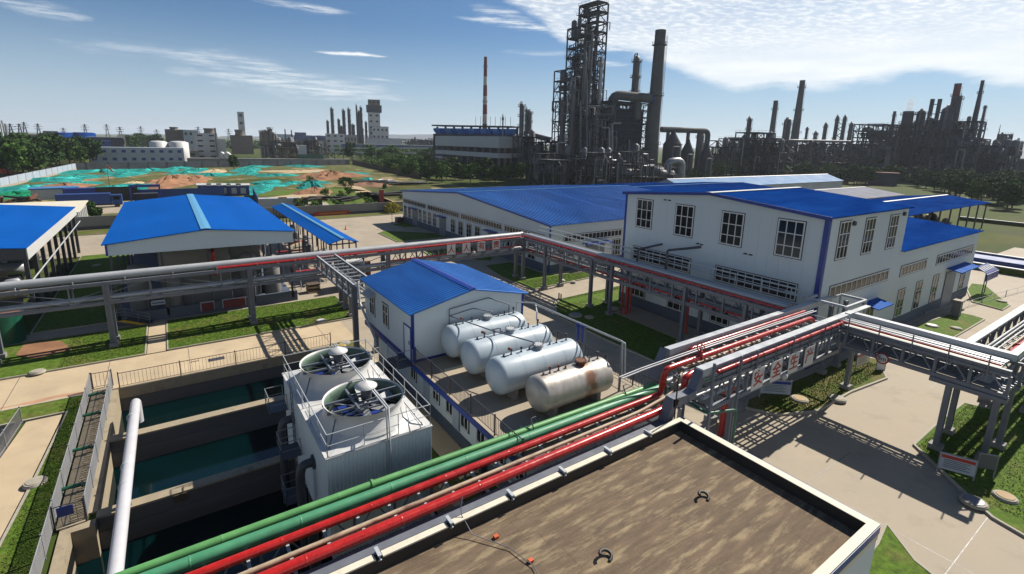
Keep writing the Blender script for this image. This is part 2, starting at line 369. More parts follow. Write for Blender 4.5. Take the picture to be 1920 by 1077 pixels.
mat('far_white', (.62, .64, .66), .7, var=.12, nscale=.3)
mat('far_bluewhite', (.5, .57, .66), .7, var=.1, nscale=.3)
mat('far_brown', (.2, .17, .15), .8, var=.2, nscale=.3)
mat('far_blue', (.015, .07, .3), .6, var=.15, nscale=.3)
mat('pale_sheet', (.55, .57, .6), .5, var=.1)
mat('stack_red', (.2, .02, .035), .7, var=.2)
mat('stack_white', (.6, .58, .56), .7, var=.12)
mat('stack_conc', (.12, .12, .125), .85, var=.3, nscale=.2)
mat('brick', (.28, .11, .07), .9, var=.2, nscale=1)
mat('orange', (.75, .12, .02), .6, var=.1); mat('yellow', (.7, .45, .03), .5, var=.1)
mat('hill', (.12, .16, .2), 1, var=.1, nscale=.001, spec=0)
def each(par, name, m, boxes):
    for q in boxes: MB().box(*q).build(name, m, par)
g = mat('glass', (.02, .024, .03), .1, var=.5, nscale=.8, spec=.25)
wt = mat('water', (.001, .012, .014), .05, var=.3, nscale=.4, spec=.35, bump=.05, bscale=2.2)

# rust run below the manway of the silver tank: stain with its own outline
_m = MATS['tank_silver']; _t = _m.node_tree; _n = _t.nodes; _l = _t.links
_tc = _n.new('ShaderNodeTexCoord'); _sx = _n.new('ShaderNodeSeparateXYZ'); _l.new(_tc.outputs['Object'], _sx.inputs[0])
def _mm(op, a, b):
    q = _n.new('ShaderNodeMath'); q.operation = op
    for i, v in enumerate((a, b)):
        if isinstance(v, (int, float)): q.inputs[i].default_value = v
        else: _l.new(v, q.inputs[i])
    return q.outputs[0]
_nz = _n.new('ShaderNodeTexNoise'); _nz.inputs['Scale'].default_value = 2.2; _nz.inputs['Detail'].default_value = 5; _l.new(_tc.outputs['Object'], _nz.inputs['Vector'])
_d = _mm('ABSOLUTE', _mm('SUBTRACT', _sx.outputs[0], .72), 0)
_f = _n.new('ShaderNodeMapRange'); _f.inputs[1].default_value = .5; _f.inputs[2].default_value = .12; _l.new(_mm('ADD', _d, _mm('MULTIPLY', _mm('SUBTRACT', _nz.outputs[0], .5), 1.1)), _f.inputs[0])
_b = _n['Principled BSDF']; _src = _b.inputs['Base Color'].links[0].from_socket
_mx = _n.new('ShaderNodeMix'); _mx.data_type = 'RGBA'; _l.new(_mm('MULTIPLY', _f.outputs[0], .85), _mx.inputs[0]); _l.new(_src, _mx.inputs[6]); _mx.inputs[7].default_value = (.16, .06, .02, 1); _l.new(_mx.outputs[2], _b.inputs['Base Color'])
# =================================================================== THE SETTING
BX0, BX1, BY0, BY1 = -4.17, 9.7, 17.6, 40.57        # cooling basin
BX00 = -5.0                                          # the third basin reaches further left
def sheet(name, rects, z, m):
    b = MB()
    for x0, y0, x1, y1 in rects: b.poly([(x0, y0, z), (x1, y0, z), (x1, y1, z), (x0, y1, z)])
    return struct(b.build(name, m))
F = 9000
sheet('terrain', [(-F, -F, F, BY0-.01), (-F, BY1+.01, F, F), (-F, BY0-.01, BX00-.3, BY1+.01), (BX1+.01, BY0-.01, F, BY1+.01), (BX00-.3, 25.9, BX0-.01, BY1+.01)], -.05, 'meadow')
def ground(name, pts, m, z, th=.04):
    return struct(MB().prism(pts, z-th, z).build(name, m))
# concrete roads: one network of slabs
def road(name, rects, m='concrete'):
    b = MB()
    for x0, y0, x1, y1 in rects: b.box(x0, y0, -.04, x1, y1, 0)
    return struct(b.build(name, m))
road('service_road', [(-60, 40.75, 10.9, 46.35), (10.9, 20, 12.2, 46.35)], 'concrete_warm')
road('main_road', [(12.2, -30, 31.0, 46.35), (12.2, 46.35, 31.0, 113.2)])
road('side_road', [(31.0, -4, 40.3, 54.0), (40.3, 7.0, 130, 22.4), (40.3, 37.2, 62, 54.0), (31, 54, 45, 113.2), (40.3, 22.4, 48, 37.2), (79.7, 22.4, 100, 60), (62, 37.2, 100, 50.3)])
# expansion joints
b = MB()
for y in range(-2, 110, 6): b.box(20.9 if y < 37 else 12.2, y, .001, 30.9, y+.035, .004)
for x in range(-40, 12, 5): b.box(x, 40.8, .001, x+.03, 46.3, .004)
for x in range(42, 110, 6): b.box(x, 8.2, .001, x+.03, 12.6, .004)
b.box(25.9, -2, .001, 25.93, 108, .004); b.box(45, 10.4, .001, 110, 10.43, .004)
struct(b.build('road_joint', 'steel_dark'))

rs = random.Random(31); pts_ = []
for i in range(40): pts_.append((-24+i*.5, 41.0+.25*abs(math.sin(i*.7))+rs.uniform(0, .1)))
for i in range(39, -1, -1): pts_.append((-24+i*.5, 41.5+.35*math.sin(i*.33)*math.sin(i*.33)+rs.uniform(0, .12)-.25*(i/39)))
b = MB()
for i in range(39): b._a([(*pts_[i], .004), (*pts_[i+1], .004), (*pts_[78-i], .004), (*pts_[79-i], .004)], [(0, 1, 2, 3)])
struct(b.build('red_dust_stain', 'red_dust'))
struct(MB().box(1.2, 42.4, .003, 2.3, 43.0, .007).build('drain_grate', 'steel_dark')); struct(MB().box(0.0, 43.0, .003, .6, 43.12, .006).build('drain_slot', 'black'))
def island(name, pts, m='grass', kerb=True, z=.1):
    """a lawn with a raised kerb round it"""
    a = sum(pts[i][0]*pts[(i+1) % len(pts)][1]-pts[(i+1) % len(pts)][0]*pts[i][1] for i in range(len(pts)))
    if a < 0: pts = pts[::-1]
    n = len(pts); ins = []
    for i in range(n):
        p0, p1, p2 = (Vector((*pts[(i+k-1) % n][:2], 0)) for k in range(3))
        d = ((p1-p0).normalized()+(p2-p1).normalized()).normalized(); nn = Vector((-d.y, d.x, 0)); ins.append(p1+nn*.14)
    k = MB(); k.v = [(p[0], p[1], -.04) for p in pts]+[(p[0], p[1], .13) for p in pts]+[(p.x, p.y, .13) for p in ins]
    for i in range(n):
        j = (i+1) % n; k.f += [(i, j, n+j, n+i), (n+i, n+j, 2*n+j, 2*n+i)]; k.sm += [False]*2
    if kerb: struct(k.build('kerb', 'kerb'))
    g = MB().poly([(p.x, p.y, .11) for p in ins]); o = g.build(name, m); struct(o)
    POLYS.append([(p.x, p.y) for p in ins])
    return o
POLYS = []
def inpoly(x, y, P2):
    c = False; j = len(P2)-1
    for i in range(len(P2)):
        if (P2[i][1] > y) != (P2[j][1] > y) and x < (P2[j][0]-P2[i][0])*(y-P2[i][1])/(P2[j][1]-P2[i][1])+P2[i][0]: c = not c
        j = i
    return c
def blades(area, n, hmax=.07, m='grass', z=.1, seed=1):
    rnd = random.Random(seed); b = MB(); x0, y0, x1, y1 = area
    for _ in range(n):
        x, y = rnd.uniform(x0, x1), rnd.uniform(y0, y1)
        if not any(inpoly(x, y, q) for q in POLYS): continue
        a = rnd.uniform(0, 6.28); h = hmax*rnd.uniform(.4, 1); w_ = .03*rnd.uniform(.6, 1.6)
        dx, dy = math.cos(a)*w_, math.sin(a)*w_; lx, ly = rnd.uniform(-.06, .06), rnd.uniform(-.06, .06)
        b._a([(x-dx, y-dy, z), (x+dx, y+dy, z), (x+lx, y+ly, z+h)], [(0, 1, 2)])
    o = b.build('grass_blades', m); o['kind'] = 'stuff'; return o
# lawns
island('lawn', [(-60, 46.4), (-2.75, 46.3), (-2.75, 53.9), (-60, 53.9)], 'grass')
island('lawn', [(-1.4, 46.4), (14.0, 46.4), (14.0, 54.3), (-1.4, 54.3)], 'grass')
island('lawn', [(-60, 40.7), (-5.7, 40.7), (-5.75, 17.5), (-8.0, 17.5), (-7.0, 31.4), (-6.6, 38.5), (-8.3, 38.5), (-60, 38.5)], 'grass')
ground('footpath', [(-2.7, 46.4), (-1.45, 46.4), (-1.45, 54.4), (-2.7, 54.4)], 'concrete_warm', .05)
ground('footpath', [(-8.4, 38.4), (-6.75, 38.4), (-7.1, 31.4), (-8.1, 17), (-13, 17), (-9.2, 30)], 'concrete_warm', .05)
island('lawn', [(9.9, 41.0), (12.0, 40.9), (12.15, 36.8), (11.2, 36.6), (9.9, 36.6)], 'dry_grass')
island('lawn', [(34.8, 45.3), (40, 45.6), (45.3, 46.0), (46.9, 47.2), (46.3, 48.6), (41.2, 49.2), (40.0, 51.5), (39.9, 58), (35.4, 58.1), (34.2, 52), (34.1, 46.6)], 'grass')
island('lawn', [(34.9, 40.9), (44.6, 41.3), (44.6, 37.6), (39.6, 37.0), (38.9, 27.5), (39.6, 23.6), (34, 20.2), (30.9, 20.2), (30.7, 29.3), (30.9, 36.9), (33.4, 39.9)], 'grass')
island('lawn', [(31.4, 67), (37.5, 59.9), (40.3, 63), (40.3, 71), (36.5, 75.5), (32.1, 73)], 'grass')
island('lawn', [(31.1, 79.5), (40.4, 79.5), (40.4, 84.2), (33, 90.6), (31.2, 89)], 'grass')
island('lawn', [(36.7, 96.4), (37.7, 92.6), (40.4, 91.2), (40.5, 99.3)], 'grass')
island('lawn', [(31.5, 16.7), (30.3, 16.1), (31.2, 14.4), (34.1, 13.2), (39.0, 13.2), (43.9, 12.7), (47.3, 14.6), (46.6, 16.1), (39.8, 16.3)], 'dry_grass')
island('lawn', [(34.9, 8.3), (39.2, 8.4), (44.1, 8.3), (44.6, 6.9), (60, 6.9), (60, -12), (29, -12), (30.0, 1), (30.8, 3.9), (32.2, 5.5)], 'grass')
island('lawn', [(53.2, 12.8), (69.2, 12.8), (69.7, 13.9), (69.5, 15.3), (60.4, 16.1), (54.5, 15.9)], 'grass')
island('lawn', [(75.2, 12.7), (78.4, 12.7), (87.7, 17.0), (87.0, 18.3), (82.7, 17.7), (76.2, 15.6)], 'grass')
island('lawn', [(26.0, 6.5), (24.2, 6.3), (21.5, 6.2), (20.6, 5), (20.6, -12), (23.0, -12), (23.7, 2.5), (24.6, 4.9)], 'grass')
island('lawn', [(-11.0, 56.2), (-5.3, 56.2), (-5.3, 90), (-11, 90)], 'grass')
island('lawn', [(12.4, 108.9), (46, 110.8), (46, 114.2), (-60, 114.0), (-60, 108.9)], 'dry_grass')
blades((-8, 46.6, -2.9, 53.6), 9000, seed=3); blades((-1.2, 46.6, 13.8, 54.1), 22000, seed=4)
blades((31.1, 21, 38.6, 39), 14000, seed=5); blades((35, 40.2, 44, 41), 1500, seed=6); blades((35, 45.6, 45, 48.8), 7000, seed=7)
blades((32.4, 6, 44, 8), 6000, seed=8); blades((31.5, 13.4, 46, 16), 9000, seed=9, hmax=.09); blades((-7, 18, -5.8, 40), 7000, seed=10); blades((31.8, 0, 50, 6.8), 16000, seed=11)

# yard of the shed and canopies
ground('shed_yard', [(-9.5, 54.4), (12, 54.4), (31, 54.4), (31, 108.8), (-60, 108.8), (-60, 90), (-11, 90), (-11, 56.2), (-60, 56.2), (-60, 54.4)][::1], 'concrete', .02)

# ------------------------------------------------------------------ cooling basin
b = MB(); zb = -3.0
b.box(BX00-.4, BY0-.4, zb-.3, BX1+.4, BY1+.4, zb)                               # floor
bas = thing('cooling_basin', 'long concrete cooling water basin split by two crosswalls beside the service road', 'basin', (2.5, 30, -3))
b.build('basin_floor', 'pool_wall_shaded', bas)
m_ = MB()
m_.box(BX0-.35, BY1, -.1, BX1+.35, BY1+.3, .05); m_.box(BX0-.35, BY1+.004, zb, BX1+.35, BY1+.3, -.102)
m_.box(BX1, BY0-.3, zb, BX1+.35, BY1-.004, .048)
m_.box(BX0-.4, 26.95, zb, BX0, BY1-.004, .048)
m_.box(BX00-.4, BY0-.3, zb, BX00, 25.9, .048)
m_.box(BX00-.396, 25.904, zb, BX0-.004, 26.4, .044)
m_.box(BX00-.4, BY0-.3, zb, BX1+.35, BY0, .052)
m_.build('basin_wall', 'pool_concrete', bas)
for y0, y1 in ((33.37, 34.03), (26.42, 27.02)):
    cwl = MB().box(BX0-.02, y0+.004, zb, BX1+.01, y1-.004, -.06).build('crosswall', 'pool_wall_shaded', bas); MB().box(BX0-.02, y0, -.058, BX1+.01, y1, .04).build('coping', 'pool_concrete', cwl)  # pale cap keeps the sunlit top tone, the body colour carries the shade
for y in (40.57, 33.37, 26.42):     # a waterline ledge on each wall
    MB().box(BX0+.01 if y > 27 else BX00+.01, y-.06, zb, BX1-.01, y-.002, -.72).build('wall_ledge', 'pool_wall_shaded', bas)
w1 = struct(MB().poly([(BX0, BY0, -1.62), (BX1, BY0, -1.62), (BX1, BY1, -1.62), (BX0, BY1, -1.62)]).build('water', 'water'))
struct(MB().poly([(BX00, BY0, -1.62), (BX0, BY0, -1.62), (BX0, 26.4, -1.62), (BX00, 26.4, -1.62)]).build('water', 'water'))
MB().box(-2.2+.9, 26.37, -.45, -.75, 26.41, -.05).build('control_box', 'bark', bas)

def fence(name, label, p, q, z, h, m, step=.16, post=2.0, group=None, tops=True, brace=False):
    p, q = Vector((*p, z)), Vector((*q, z)); d = q-p; Ln = d.length; d.normalize(); Z = Vector((0, 0, 1))
    t = thing(name, label, 'fence', p.lerp(q, .5), group)
    r = MB(); r.tube([p+Z*h, q+Z*h], .025, 6); r.tube([p+Z*.12, q+Z*.12], .018, 6); r.build('rail', m, t)
    bb = MB(); n = int(Ln/step)
    for i in range(1, n): x = p+d*(Ln*i/n); bb.beam(x+Z*.12, x+Z*h, .016 if step > .09 else .02, .016, d) if step > .09 else bb.slab([x-d*.024+Z*.1, x+d*.024+Z*.1, x+d*.024+Z*h, x-d*.024+Z*h], (.012, .012, 0))
    bb.build('baluster', m, t)['kind'] = 'stuff'
    k = max(1, round(Ln/post))
    for i in range(k+1):
        x = p+d*(Ln*i/k); MB().box(x.x-.03, x.y-.03, z, x.x+.03, x.y+.03, z+h+.1).build('post', m, t)
    return t
fence('basin_fence', 'dark railing along the road edge of the cooling basin', (-4.1, 40.72), (9.9, 40.72), .05, 1.05, 'rail_dark', .22, 3.4)
fence('walkway_fence', 'outer grey railing of the basin walkway next to the lawn', (-5.62, 41.4), (-5.62, 17.4), .05, 1.1, 'rail_grey', .085, 2.4)
fence('walkway_fence', 'inner grey railing between the walkway and the basin wall', (-4.5, 41.0), (-4.5, 26.6), .05, 1.1, 'rail_grey', .085, 2.4)
fence('walkway_fence', 'short railing with blue board closing the near end of the walkway', (-5.55, 26.4), (-4.5, 26.4), .05, 1.1, 'rail_dark', .25, 1.0)
tag(MB().box(-5.4, 26.34, .65, -4.85, 26.37, 1.1).build('blue_board', 'louvre_blue'), 'small navy blue board hung on the walkway end railing', 'board')
fence('walkway_fence', 'short gate railing closing the road end of the walkway', (-5.55, 41.4), (-4.5, 41.4), .05, 1.1, 'rail_dark', .2, 1.0)
fence('pit_fence', 'grey railing round the small pit at the left edge', (-8.55, 38.3), (-9.1, 30), .05, 1.0, 'rail_grey', .1, 2.5)
MB().box(-5.55, 26.4, .0, -4.5, 41.4, .06).build('walkway', 'pool_concrete', bas)
for i in range(64):
    if i % 1 == 0: pass
b = MB()
for i in range(62): b.box(-5.12, 26.7+i*.23, .061, -4.56, 26.8+i*.23, .085)
b.build('walkway_slats', 'pool_concrete', bas)
MB().box(-5.3, 26.5, .061, -5.26, 41, .075).build('walkway_seam', 'steel_dark', bas)
for y, lb in ((39.6, 'the road end'), (36.7, 'the second fence post'), (32.6, 'the first crosswall'), (29.0, 'the near end')):
    t = thing('green_pipe', f'short dark green pipe crossing the walkway by {lb}', 'pipe', (-5.1, y, .06), 'short green pipes crossing the walkway')
    MB().pipe([(-5.9, y, .02), (-5.75, y, .42), (-4.75, y, .42), (-4.62, y, .1)], .09, 10, .16).build('pipe', 'green_dark', t)
    MB().lathe((-4.85, y, .42), [(.15, -.03), (.15, .03)], 12, 'x').build('flange', 'steel_dark', t)
# white pipe over the basin
t = thing('white_pipe', 'long white pipe running over the cooling basins towards the camera', 'pipe', (-3.05, 28, 1))
MB().pipe([(-2.95, 35.9, -.4), (-2.95, 35.9, 1.0), (-3.1, 17, 1.0), (-3.1, 15.9, .6), (-3.1, 15.9, -1)], .26, 18, .35).build('pipe', 'white_pipe', t)
for y in (33.7, 26.7, 28.4): MB().lathe((-3.05, y, 1.0), [(.268, -.06), (.268, .06)], 18, 'y').build('band', 'steel_pale', t)
for y in (33.7, 26.7): MB().box(-3.2, y-.12, .04, -2.9, y+.12, .75).build('support', 'pool_concrete', t)
# pit at the left edge
t = thing('open_pit', 'small dark walled pit beyond the footpath at the left edge', 'pit', (-9.8, 34, 0))
MB().prism([(-8.6, 38.3), (-8.75, 38.3), (-9.3, 29), (-9.1, 29)], 0, .35).build('pit_wall', 'pool_wall_shaded', t)
MB().prism([(-8.8, 38.2), (-12, 38.2), (-12, 29), (-9.35, 29)], .06, .1).build('pit_black_sheet', 'black', t)  # flat black sheet across the pit, no hole below

# ------------------------------------------------------------------ cooling tower
TX0, TX1, TY0, TY1, TZ = 4.12, 8.68, 18.65, 27.55, 4.5
ct = thing('cooling_tower', 'white twin-fan cooling tower standing in the basin', 'cooling tower', (6.4, 23.1, -1.6))
b = MB(); n = 0
def corr_wall(b, p, q, z0, z1, nrm, pitch=.16, d=.03):
    p, q, nrm = Vector((*p, 0)), Vector((*q, 0)), Vector((*nrm, 0)); k = int((q-p).length/pitch); pr = []
    for i in range(k):
        for t_, h_ in ((0, 0), (.5, 0), (.6, d), (.9, d)): pr.append(p.lerp(q, (i+t_)/k)+nrm*h_)
    pr.append(q); vs = []
    for x in pr: vs += [(x.x, x.y, z0), (x.x, x.y, z1)]
    b._a(vs, [(2*i, 2*i+2, 2*i+3, 2*i+1) for i in range(len(pr)-1)])
corr_wall(b, (TX0, TY0), (TX1, TY0), -.2, TZ-.1, (0, -1)); corr_wall(b, (TX0, TY1), (TX0, TY0), .4, TZ-.1, (-1, 0), .3, .015)
corr_wall(b, (TX1, TY0), (TX1, TY1), -.2, TZ-.1, (1, 0)); corr_wall(b, (TX1, TY1), (TX0, TY1), -.2, TZ-.1, (0, 1))
b.box(TX0+.01, TY0+.01, TZ-.12, TX1-.01, TY1-.01, TZ-.1)
b.build('casing', 'wall_panel', ct)
each(ct, 'leg', 'far_conc', [(x-.1, y-.1, -3, x+.1, y+.1, .19) for x in (TX0+.15, (TX0+TX1)/2, TX1-.15) for y in (TY0+.15, (TY0+TY1)/2, TY1-.15)])
MB().box(TX0+.05, TY0+.05, .2, TX1-.05, TY1-.05, .38).build('louvre_base', 'black', ct)
deck = MB(); deck.box(TX0-.05, TY0-.05, TZ-.098, TX1+.05, TY1+.05, TZ); deck.build('top_deck', 'white_paint', ct)
for cy in (20.75, 25.25):
    cx = 6.35
    prof = [(1.98, .2), (1.86, .38), (1.74, .6), (1.68, .8), (1.7, 1.1), (1.77, 1.11), (1.77, 1.15)]
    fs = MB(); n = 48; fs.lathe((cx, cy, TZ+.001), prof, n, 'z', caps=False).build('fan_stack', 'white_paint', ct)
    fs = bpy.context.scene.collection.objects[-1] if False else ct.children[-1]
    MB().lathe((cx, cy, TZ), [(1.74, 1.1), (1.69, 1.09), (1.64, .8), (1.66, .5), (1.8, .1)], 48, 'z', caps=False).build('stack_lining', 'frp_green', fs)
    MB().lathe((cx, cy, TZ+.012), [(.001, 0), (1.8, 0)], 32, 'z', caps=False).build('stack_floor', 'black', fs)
    sk = MB()                                 # square skirt rising into the stack
    for i in range(48):
        a0, a1 = 2*math.pi*i/48, 2*math.pi*(i+1)/48
        def sq(a):
            c, s_ = math.cos(a), math.sin(a); k = 2.12/max(abs(c), abs(s_)); return (cx+c*k, cy+s_*k, TZ+.02)
        def rd(a): return (cx+1.9*math.cos(a), cy+1.9*math.sin(a), TZ+.34)
        def md(a): p_, q_ = sq(a), rd(a); return ((p_[0]*.35+q_[0]*.65), (p_[1]*.35+q_[1]*.65), TZ+.12)
        sk._a([sq(a0), sq(a1), md(a1), md(a0), rd(a1), rd(a0)], [(0, 1, 2, 3), (3, 2, 4, 5)], True)
    sk.build('stack_skirt', 'white_paint', fs)
    fan = MB()
    for k in range(6):
        a = k*math.pi/3+.35; d = Vector((math.cos(a), math.sin(a), 0)); sd = Vector((-d.y, d.x, 0))
        c = Vector((cx, cy, TZ+.62)); p = [c+d*.35-sd*.09-Vector((0, 0, .06)), c+d*1.58-sd*.2-Vector((0, 0, .1)), c+d*1.58+sd*.2+Vector((0, 0, .1)), c+d*.35+sd*.14+Vector((0, 0, .06))]
        fan.slab(p, (0, 0, .03))
    fan.build('fan_blades', 'pale_sheet', fs, fix=True)
    lv = MB()
    for k in range(7): y_ = cy-1.25+k*.4; hw = math.sqrt(max(.1, 1.6**2-(y_-cy)**2)); lv.box(cx-hw*.98, y_-.13, TZ+.2, cx+hw*.98 if k < 4 else cx+hw*.1, y_+.13, TZ+.24)
    lv.build('inner_louvres', 'louvre_blue', fs)
    # motor hat and drive frame
    mt = MB(); mt.lathe((cx+.15, cy+.1, TZ+.9), [(.22, 0), (.24, .1), (.24, .55), (.1, .6)], 16); mt.build('motor', 'steel_dark', ct)
    MB().lathe((cx+.15, cy+.1, TZ+1.55), [(.5, 0), (.5, .02), (.25, .16), (.03, .26), (.001, .27)], 24).build('motor_cap', 'white_paint', ct)
    fr = MB()
    for s_ in (-.5, .62): fr.beam((cx+s_, cy-1.0, TZ+1.1), (cx+s_, cy+1.1, TZ+1.1), .08, .1)
    for s_ in (-.55, .3): fr.beam((cx-1.75, cy+s_, TZ+1.02), (cx+1.75, cy+s_, TZ+1.02), .08, .1)
    for a in (.15, .85, 1.65): fr.beam((cx-.5, cy-1+a, TZ+.98), (cx+.62, cy-1+a, TZ+.98), .06, .06)
    fr.build('motor_frame', 'steel', ct)
    gb = MB(); gb.box(cx-.3, cy-.35, TZ+.68, cx+.05, cy-.05, TZ+.95); gb.lathe((cx-.1, cy, TZ+.55), [(.3, 0), (.3, .14), (.12, .25)], 16); gb.pipe([(cx+.4, cy-.1, TZ+.9), (cx+.75, cy-.1, TZ+1.0), (cx+.8, cy-.4, TZ+.8)], .04, 8); gb.build('gearbox', 'insulation', ct)
    db = MB(); 
    for (ax, ay) in ((2.0, -1.95), (-2.0, -1.6)): db.beam((cx+ax*.75, cy+ay*.55, TZ+.9), (cx+ax, cy+ay, TZ+.06), .05, .05)
    db.build('stay', 'steel', ct)
b = MB(); Z0 = TZ+1.0
b.tube([(6.62, 26.6, Z0+.5), (6.62, 18.62, Z0+.5), (6.62, 18.55, 3.4), (6.62, 18.55, 1)], .03, 8); b.tube([(6.72, 26.6, Z0+.5), (6.72, 18.62, Z0+.5), (6.72, 18.5, 3.4), (6.72, 18.5, 1)], .03, 8)
b.build('conduit', 'steel_pale', ct)
def railing(par, pts, z, h, m, closed=False, mid=(.5,), post=1.4, r=.022):
    rb = MB(); P_ = [Vector((*p, z)) for p in pts]
    if closed: P_.append(P_[0])
    for i in range(len(P_)-1):
        a, c = P_[i], P_[i+1]; Z = Vector((0, 0, 1)); rb.tube([a+Z*h, c+Z*h], r, 6)
        for mm in mid: rb.tube([a+Z*h*mm, c+Z*h*mm], r*.75, 6)
        k = max(1, round((c-a).length/post))
        for j in range(k+1): x = a.lerp(c, j/k); rb.tube([x, x+Z*h], r*.9, 6)
    return rb.build('railing', m, par)
railing(ct, [(TX0+.06, TY0+.06), (TX1-.02, TY0+.06), (TX1-.02, TY1-.04), (TX0+.06, TY1-.04)], TZ, 1.0, 'steel_pale', True)
for y, z in ((21.0, 3.0), (25.2, 3.0)):
    MB().pipe([(TX0+.02, y, z), (TX0-.5, y, z), (TX0-.62, y, z-.4), (TX0-.62, y, -2.5)], .2, 14, .3).build('riser_pipe', 'steel_dark', ct)
    MB().lathe((TX0-.06, y, z), [(.32, -.04), (.32, .04)], 16, 'x').build('riser_flange', 'steel_dark', ct)
for y, z in ((23.6, 2.2), (23.4, -.1), (26.6, 3.1)):
    b = MB()
    b.box(TX0-1.0, y-.6, z, TX0-.1, y+.6, z+.04)
    b.build('side_platform', 'steel_dark', ct)
    railing(ct, [(TX0-.15, y-.6), (TX0-1.0, y-.6), (TX0-1.0, y+.6), (TX0-.15, y+.6)], z, .9, 'rail_grey')
b = MB()
for s_ in (0, .45): b.tube([(TX0-.14, 24.4+s_, -.8), (TX0-.14, 24.4+s_, 5.2)], .025, 6)
for i in range(19): b.tube([(TX0-.14, 24.4, -.7+i*.3), (TX0-.14, 24.85, -.7+i*.3)], .014, 5)
b.build('ladder', 'steel', ct)
# =================================================================== PUMP BUILDING WITH TANK DECK
X = Vector((1, 0, 0)); Y = Vector((0, 1, 0)); Zv = Vector((0, 0, 1))
DX0, DX1, DY0, DY1, DZ = 11.42, 21.0, 15.4, 36.05, 3.5
tb = thing('pump_building', 'low building carrying a concrete tank deck on its roof', 'building', (16, 25, 0))
MB().box(12.3, DY0, 0, DX1-.3, DY1-.3, DZ-.3).build('wall', 'wall_panel_y', tb)
MB().box(12.26, DY0-.04, 0, DX1-.26, DY1-.26, .8).build('plinth', 'plinth', tb)
MB().box(DX0, DY0, DZ-.28, DX1, DY1, DZ).build('deck_slab', 'concrete', tb)
MB().box(DX0-.05, DY0-.05, DZ-.34, DX0-.002, DY1+.05, DZ-.02).build('deck_fascia', 'trim_blue', tb)
MB().box(DX0-.05, DY0-.05, DZ-.34, DX1+.02, DY0-.002, DZ-.02).build('deck_fascia', 'trim_blue', tb)
b = MB()
for y in range(17, 36, 3): b.beam((12.3, y, DZ-.36), (DX0+.05, y, DZ-.36), .12, .14)
b.build('deck_bracket', 'steel_dark', tb)
for y in (16.2, 17.9, 19.7, 21.5, 23.3, 25.1, 28.5, 31): 
    if y % 1 > .25: window(tb, (12.3, y+1.0, 1.35), -Y, -X, .9, 1.25, 2, 1)
    else: window(tb, (12.3, y+1.0, 1.35), -Y, -X, .9, 1.25, 2, 2)
for y in (19.0, 22.6, 26.6): MB().box(12.2, y, .9, 12.297, y+.75, 2.6).build('white_panel', 'far_bluewhite', tb)
fence('deck_railing', 'dark balustrade along the left edge of the tank deck', (DX0+.1, 26.9), (DX0+.1, DY0+.1), DZ, 1.0, 'rail_dark', .14, 2.2)
fence('deck_railing', 'dark balustrade along the road side of the tank deck', (DX1-.1, 26.9), (DX1-.1, DY0+.1), DZ, 1.0, 'rail_dark', .2, 2.2)
# the house on the deck
hs = thing('pump_house', 'small white panel house with ribbed bright blue gable roof on the tank deck', 'house', (15.5, 31.6, DZ))
hx0, hx1, hy0, hy1, he, hr, hrx = 11.44, 19.75, 27.15, 36.0, 6.72, 7.62, 15.6
g_ = lambda x, y: [(hx0+.0, y, DZ), (hx1, y, DZ), (hx1, y, he), (hrx, y, hr), (hx0, y, he)]
MB().slab(g_(0, hy0), (0, .12, 0)).build('gable_wall', 'wall_panel', hs, fix=True)
MB().slab(g_(0, hy1-.12), (0, .12, 0)).build('gable_wall', 'wall_panel', hs, fix=True)
MB().box(hx0, hy0+.121, DZ, hx0+.12, hy1-.121, he).build('wall', 'wall_panel_y', hs)
MB().box(hx1-.12, hy0+.121, DZ, hx1, hy1-.121, he).build('wall', 'wall_panel_y', hs)
sl_ = (hr-he)/(hrx-hx0); o_ = .28
roof_sheet((hx0-o_, hy1+.25, he-sl_*o_+.08), (hx0-o_, hy0-.3, he-sl_*o_+.08), (hrx, hy0-.3, hr+.08), (hrx, hy1+.25, hr+.08), .3, .085).build('roof', 'roof_blue', hs)
sr_ = (hr-he)/(hx1-hrx)
roof_sheet((hx1+o_, hy0-.3, he-sr_*o_+.08), (hx1+o_, hy1+.25, he-sr_*o_+.08), (hrx, hy1+.25, hr+.08), (hrx, hy0-.3, hr+.08), .42, .07).build('roof', 'roof_blue', hs)
b = MB(); 
for s_, k in ((-1, sl_), (1, sr_)): b.slab([(hrx, hy0-.34, hr+.16), (hrx+s_*.28, hy0-.34, hr+.155-k*.28), (hrx+s_*.28, hy1+.28, hr+.155-k*.28), (hrx, hy1+.28, hr+.16)], (0, 0, .03))
b.build('ridge_cap', 'trim_blue', hs, fix=True)
b = MB()
b.box(hx0-.03, hy0-.03, DZ, hx0+.13, hy0-.002, he); b.box(hx1-.13, hy0-.03, DZ, hx1+.03, hy0-.002, he); b.box(hx0-.03, hy0-.03, DZ, hx0-.002, hy0+.13, he)
b.box(hx0+.14, hy0-.028, DZ, hx1-.14, hy0-.002, DZ+.14); b.box(hx0-.028, hy0+.14, DZ, hx0-.002, hy1, DZ+.12)
b.build('corner_trim', 'trim_blue', hs)
window(hs, (hx0, 32.2, DZ+.95), -Y, -X, 1.05, 1.55, 2, 1, rows=[.95]); window(hs, (hx0, 34.9, DZ+.95), -Y, -X, 1.05, 1.45, 2, 1, rows=[.9])
b = MB(); b.slab([(hx0-.02, 33.6, DZ+2.75), (hx0-.55, 33.6, DZ+2.45), (hx0-.55, 35.1, DZ+2.45), (hx0-.02, 35.1, DZ+2.75)], (0, 0, .04)); b.slab([(hx0-.02, 33.62, DZ+2.45), (hx0-.5, 33.62, DZ+2.45), (hx0-.02, 33.62, DZ+2.74)], (0, .02, 0)); b.build('awning', 'pale_sheet', hs, fix=True)
dr = MB().box(hx0-.03, hy0+.25, DZ+.05, hx0-.003, hy0+1.2, DZ+2.15).build('door', 'wall_panel', hs)
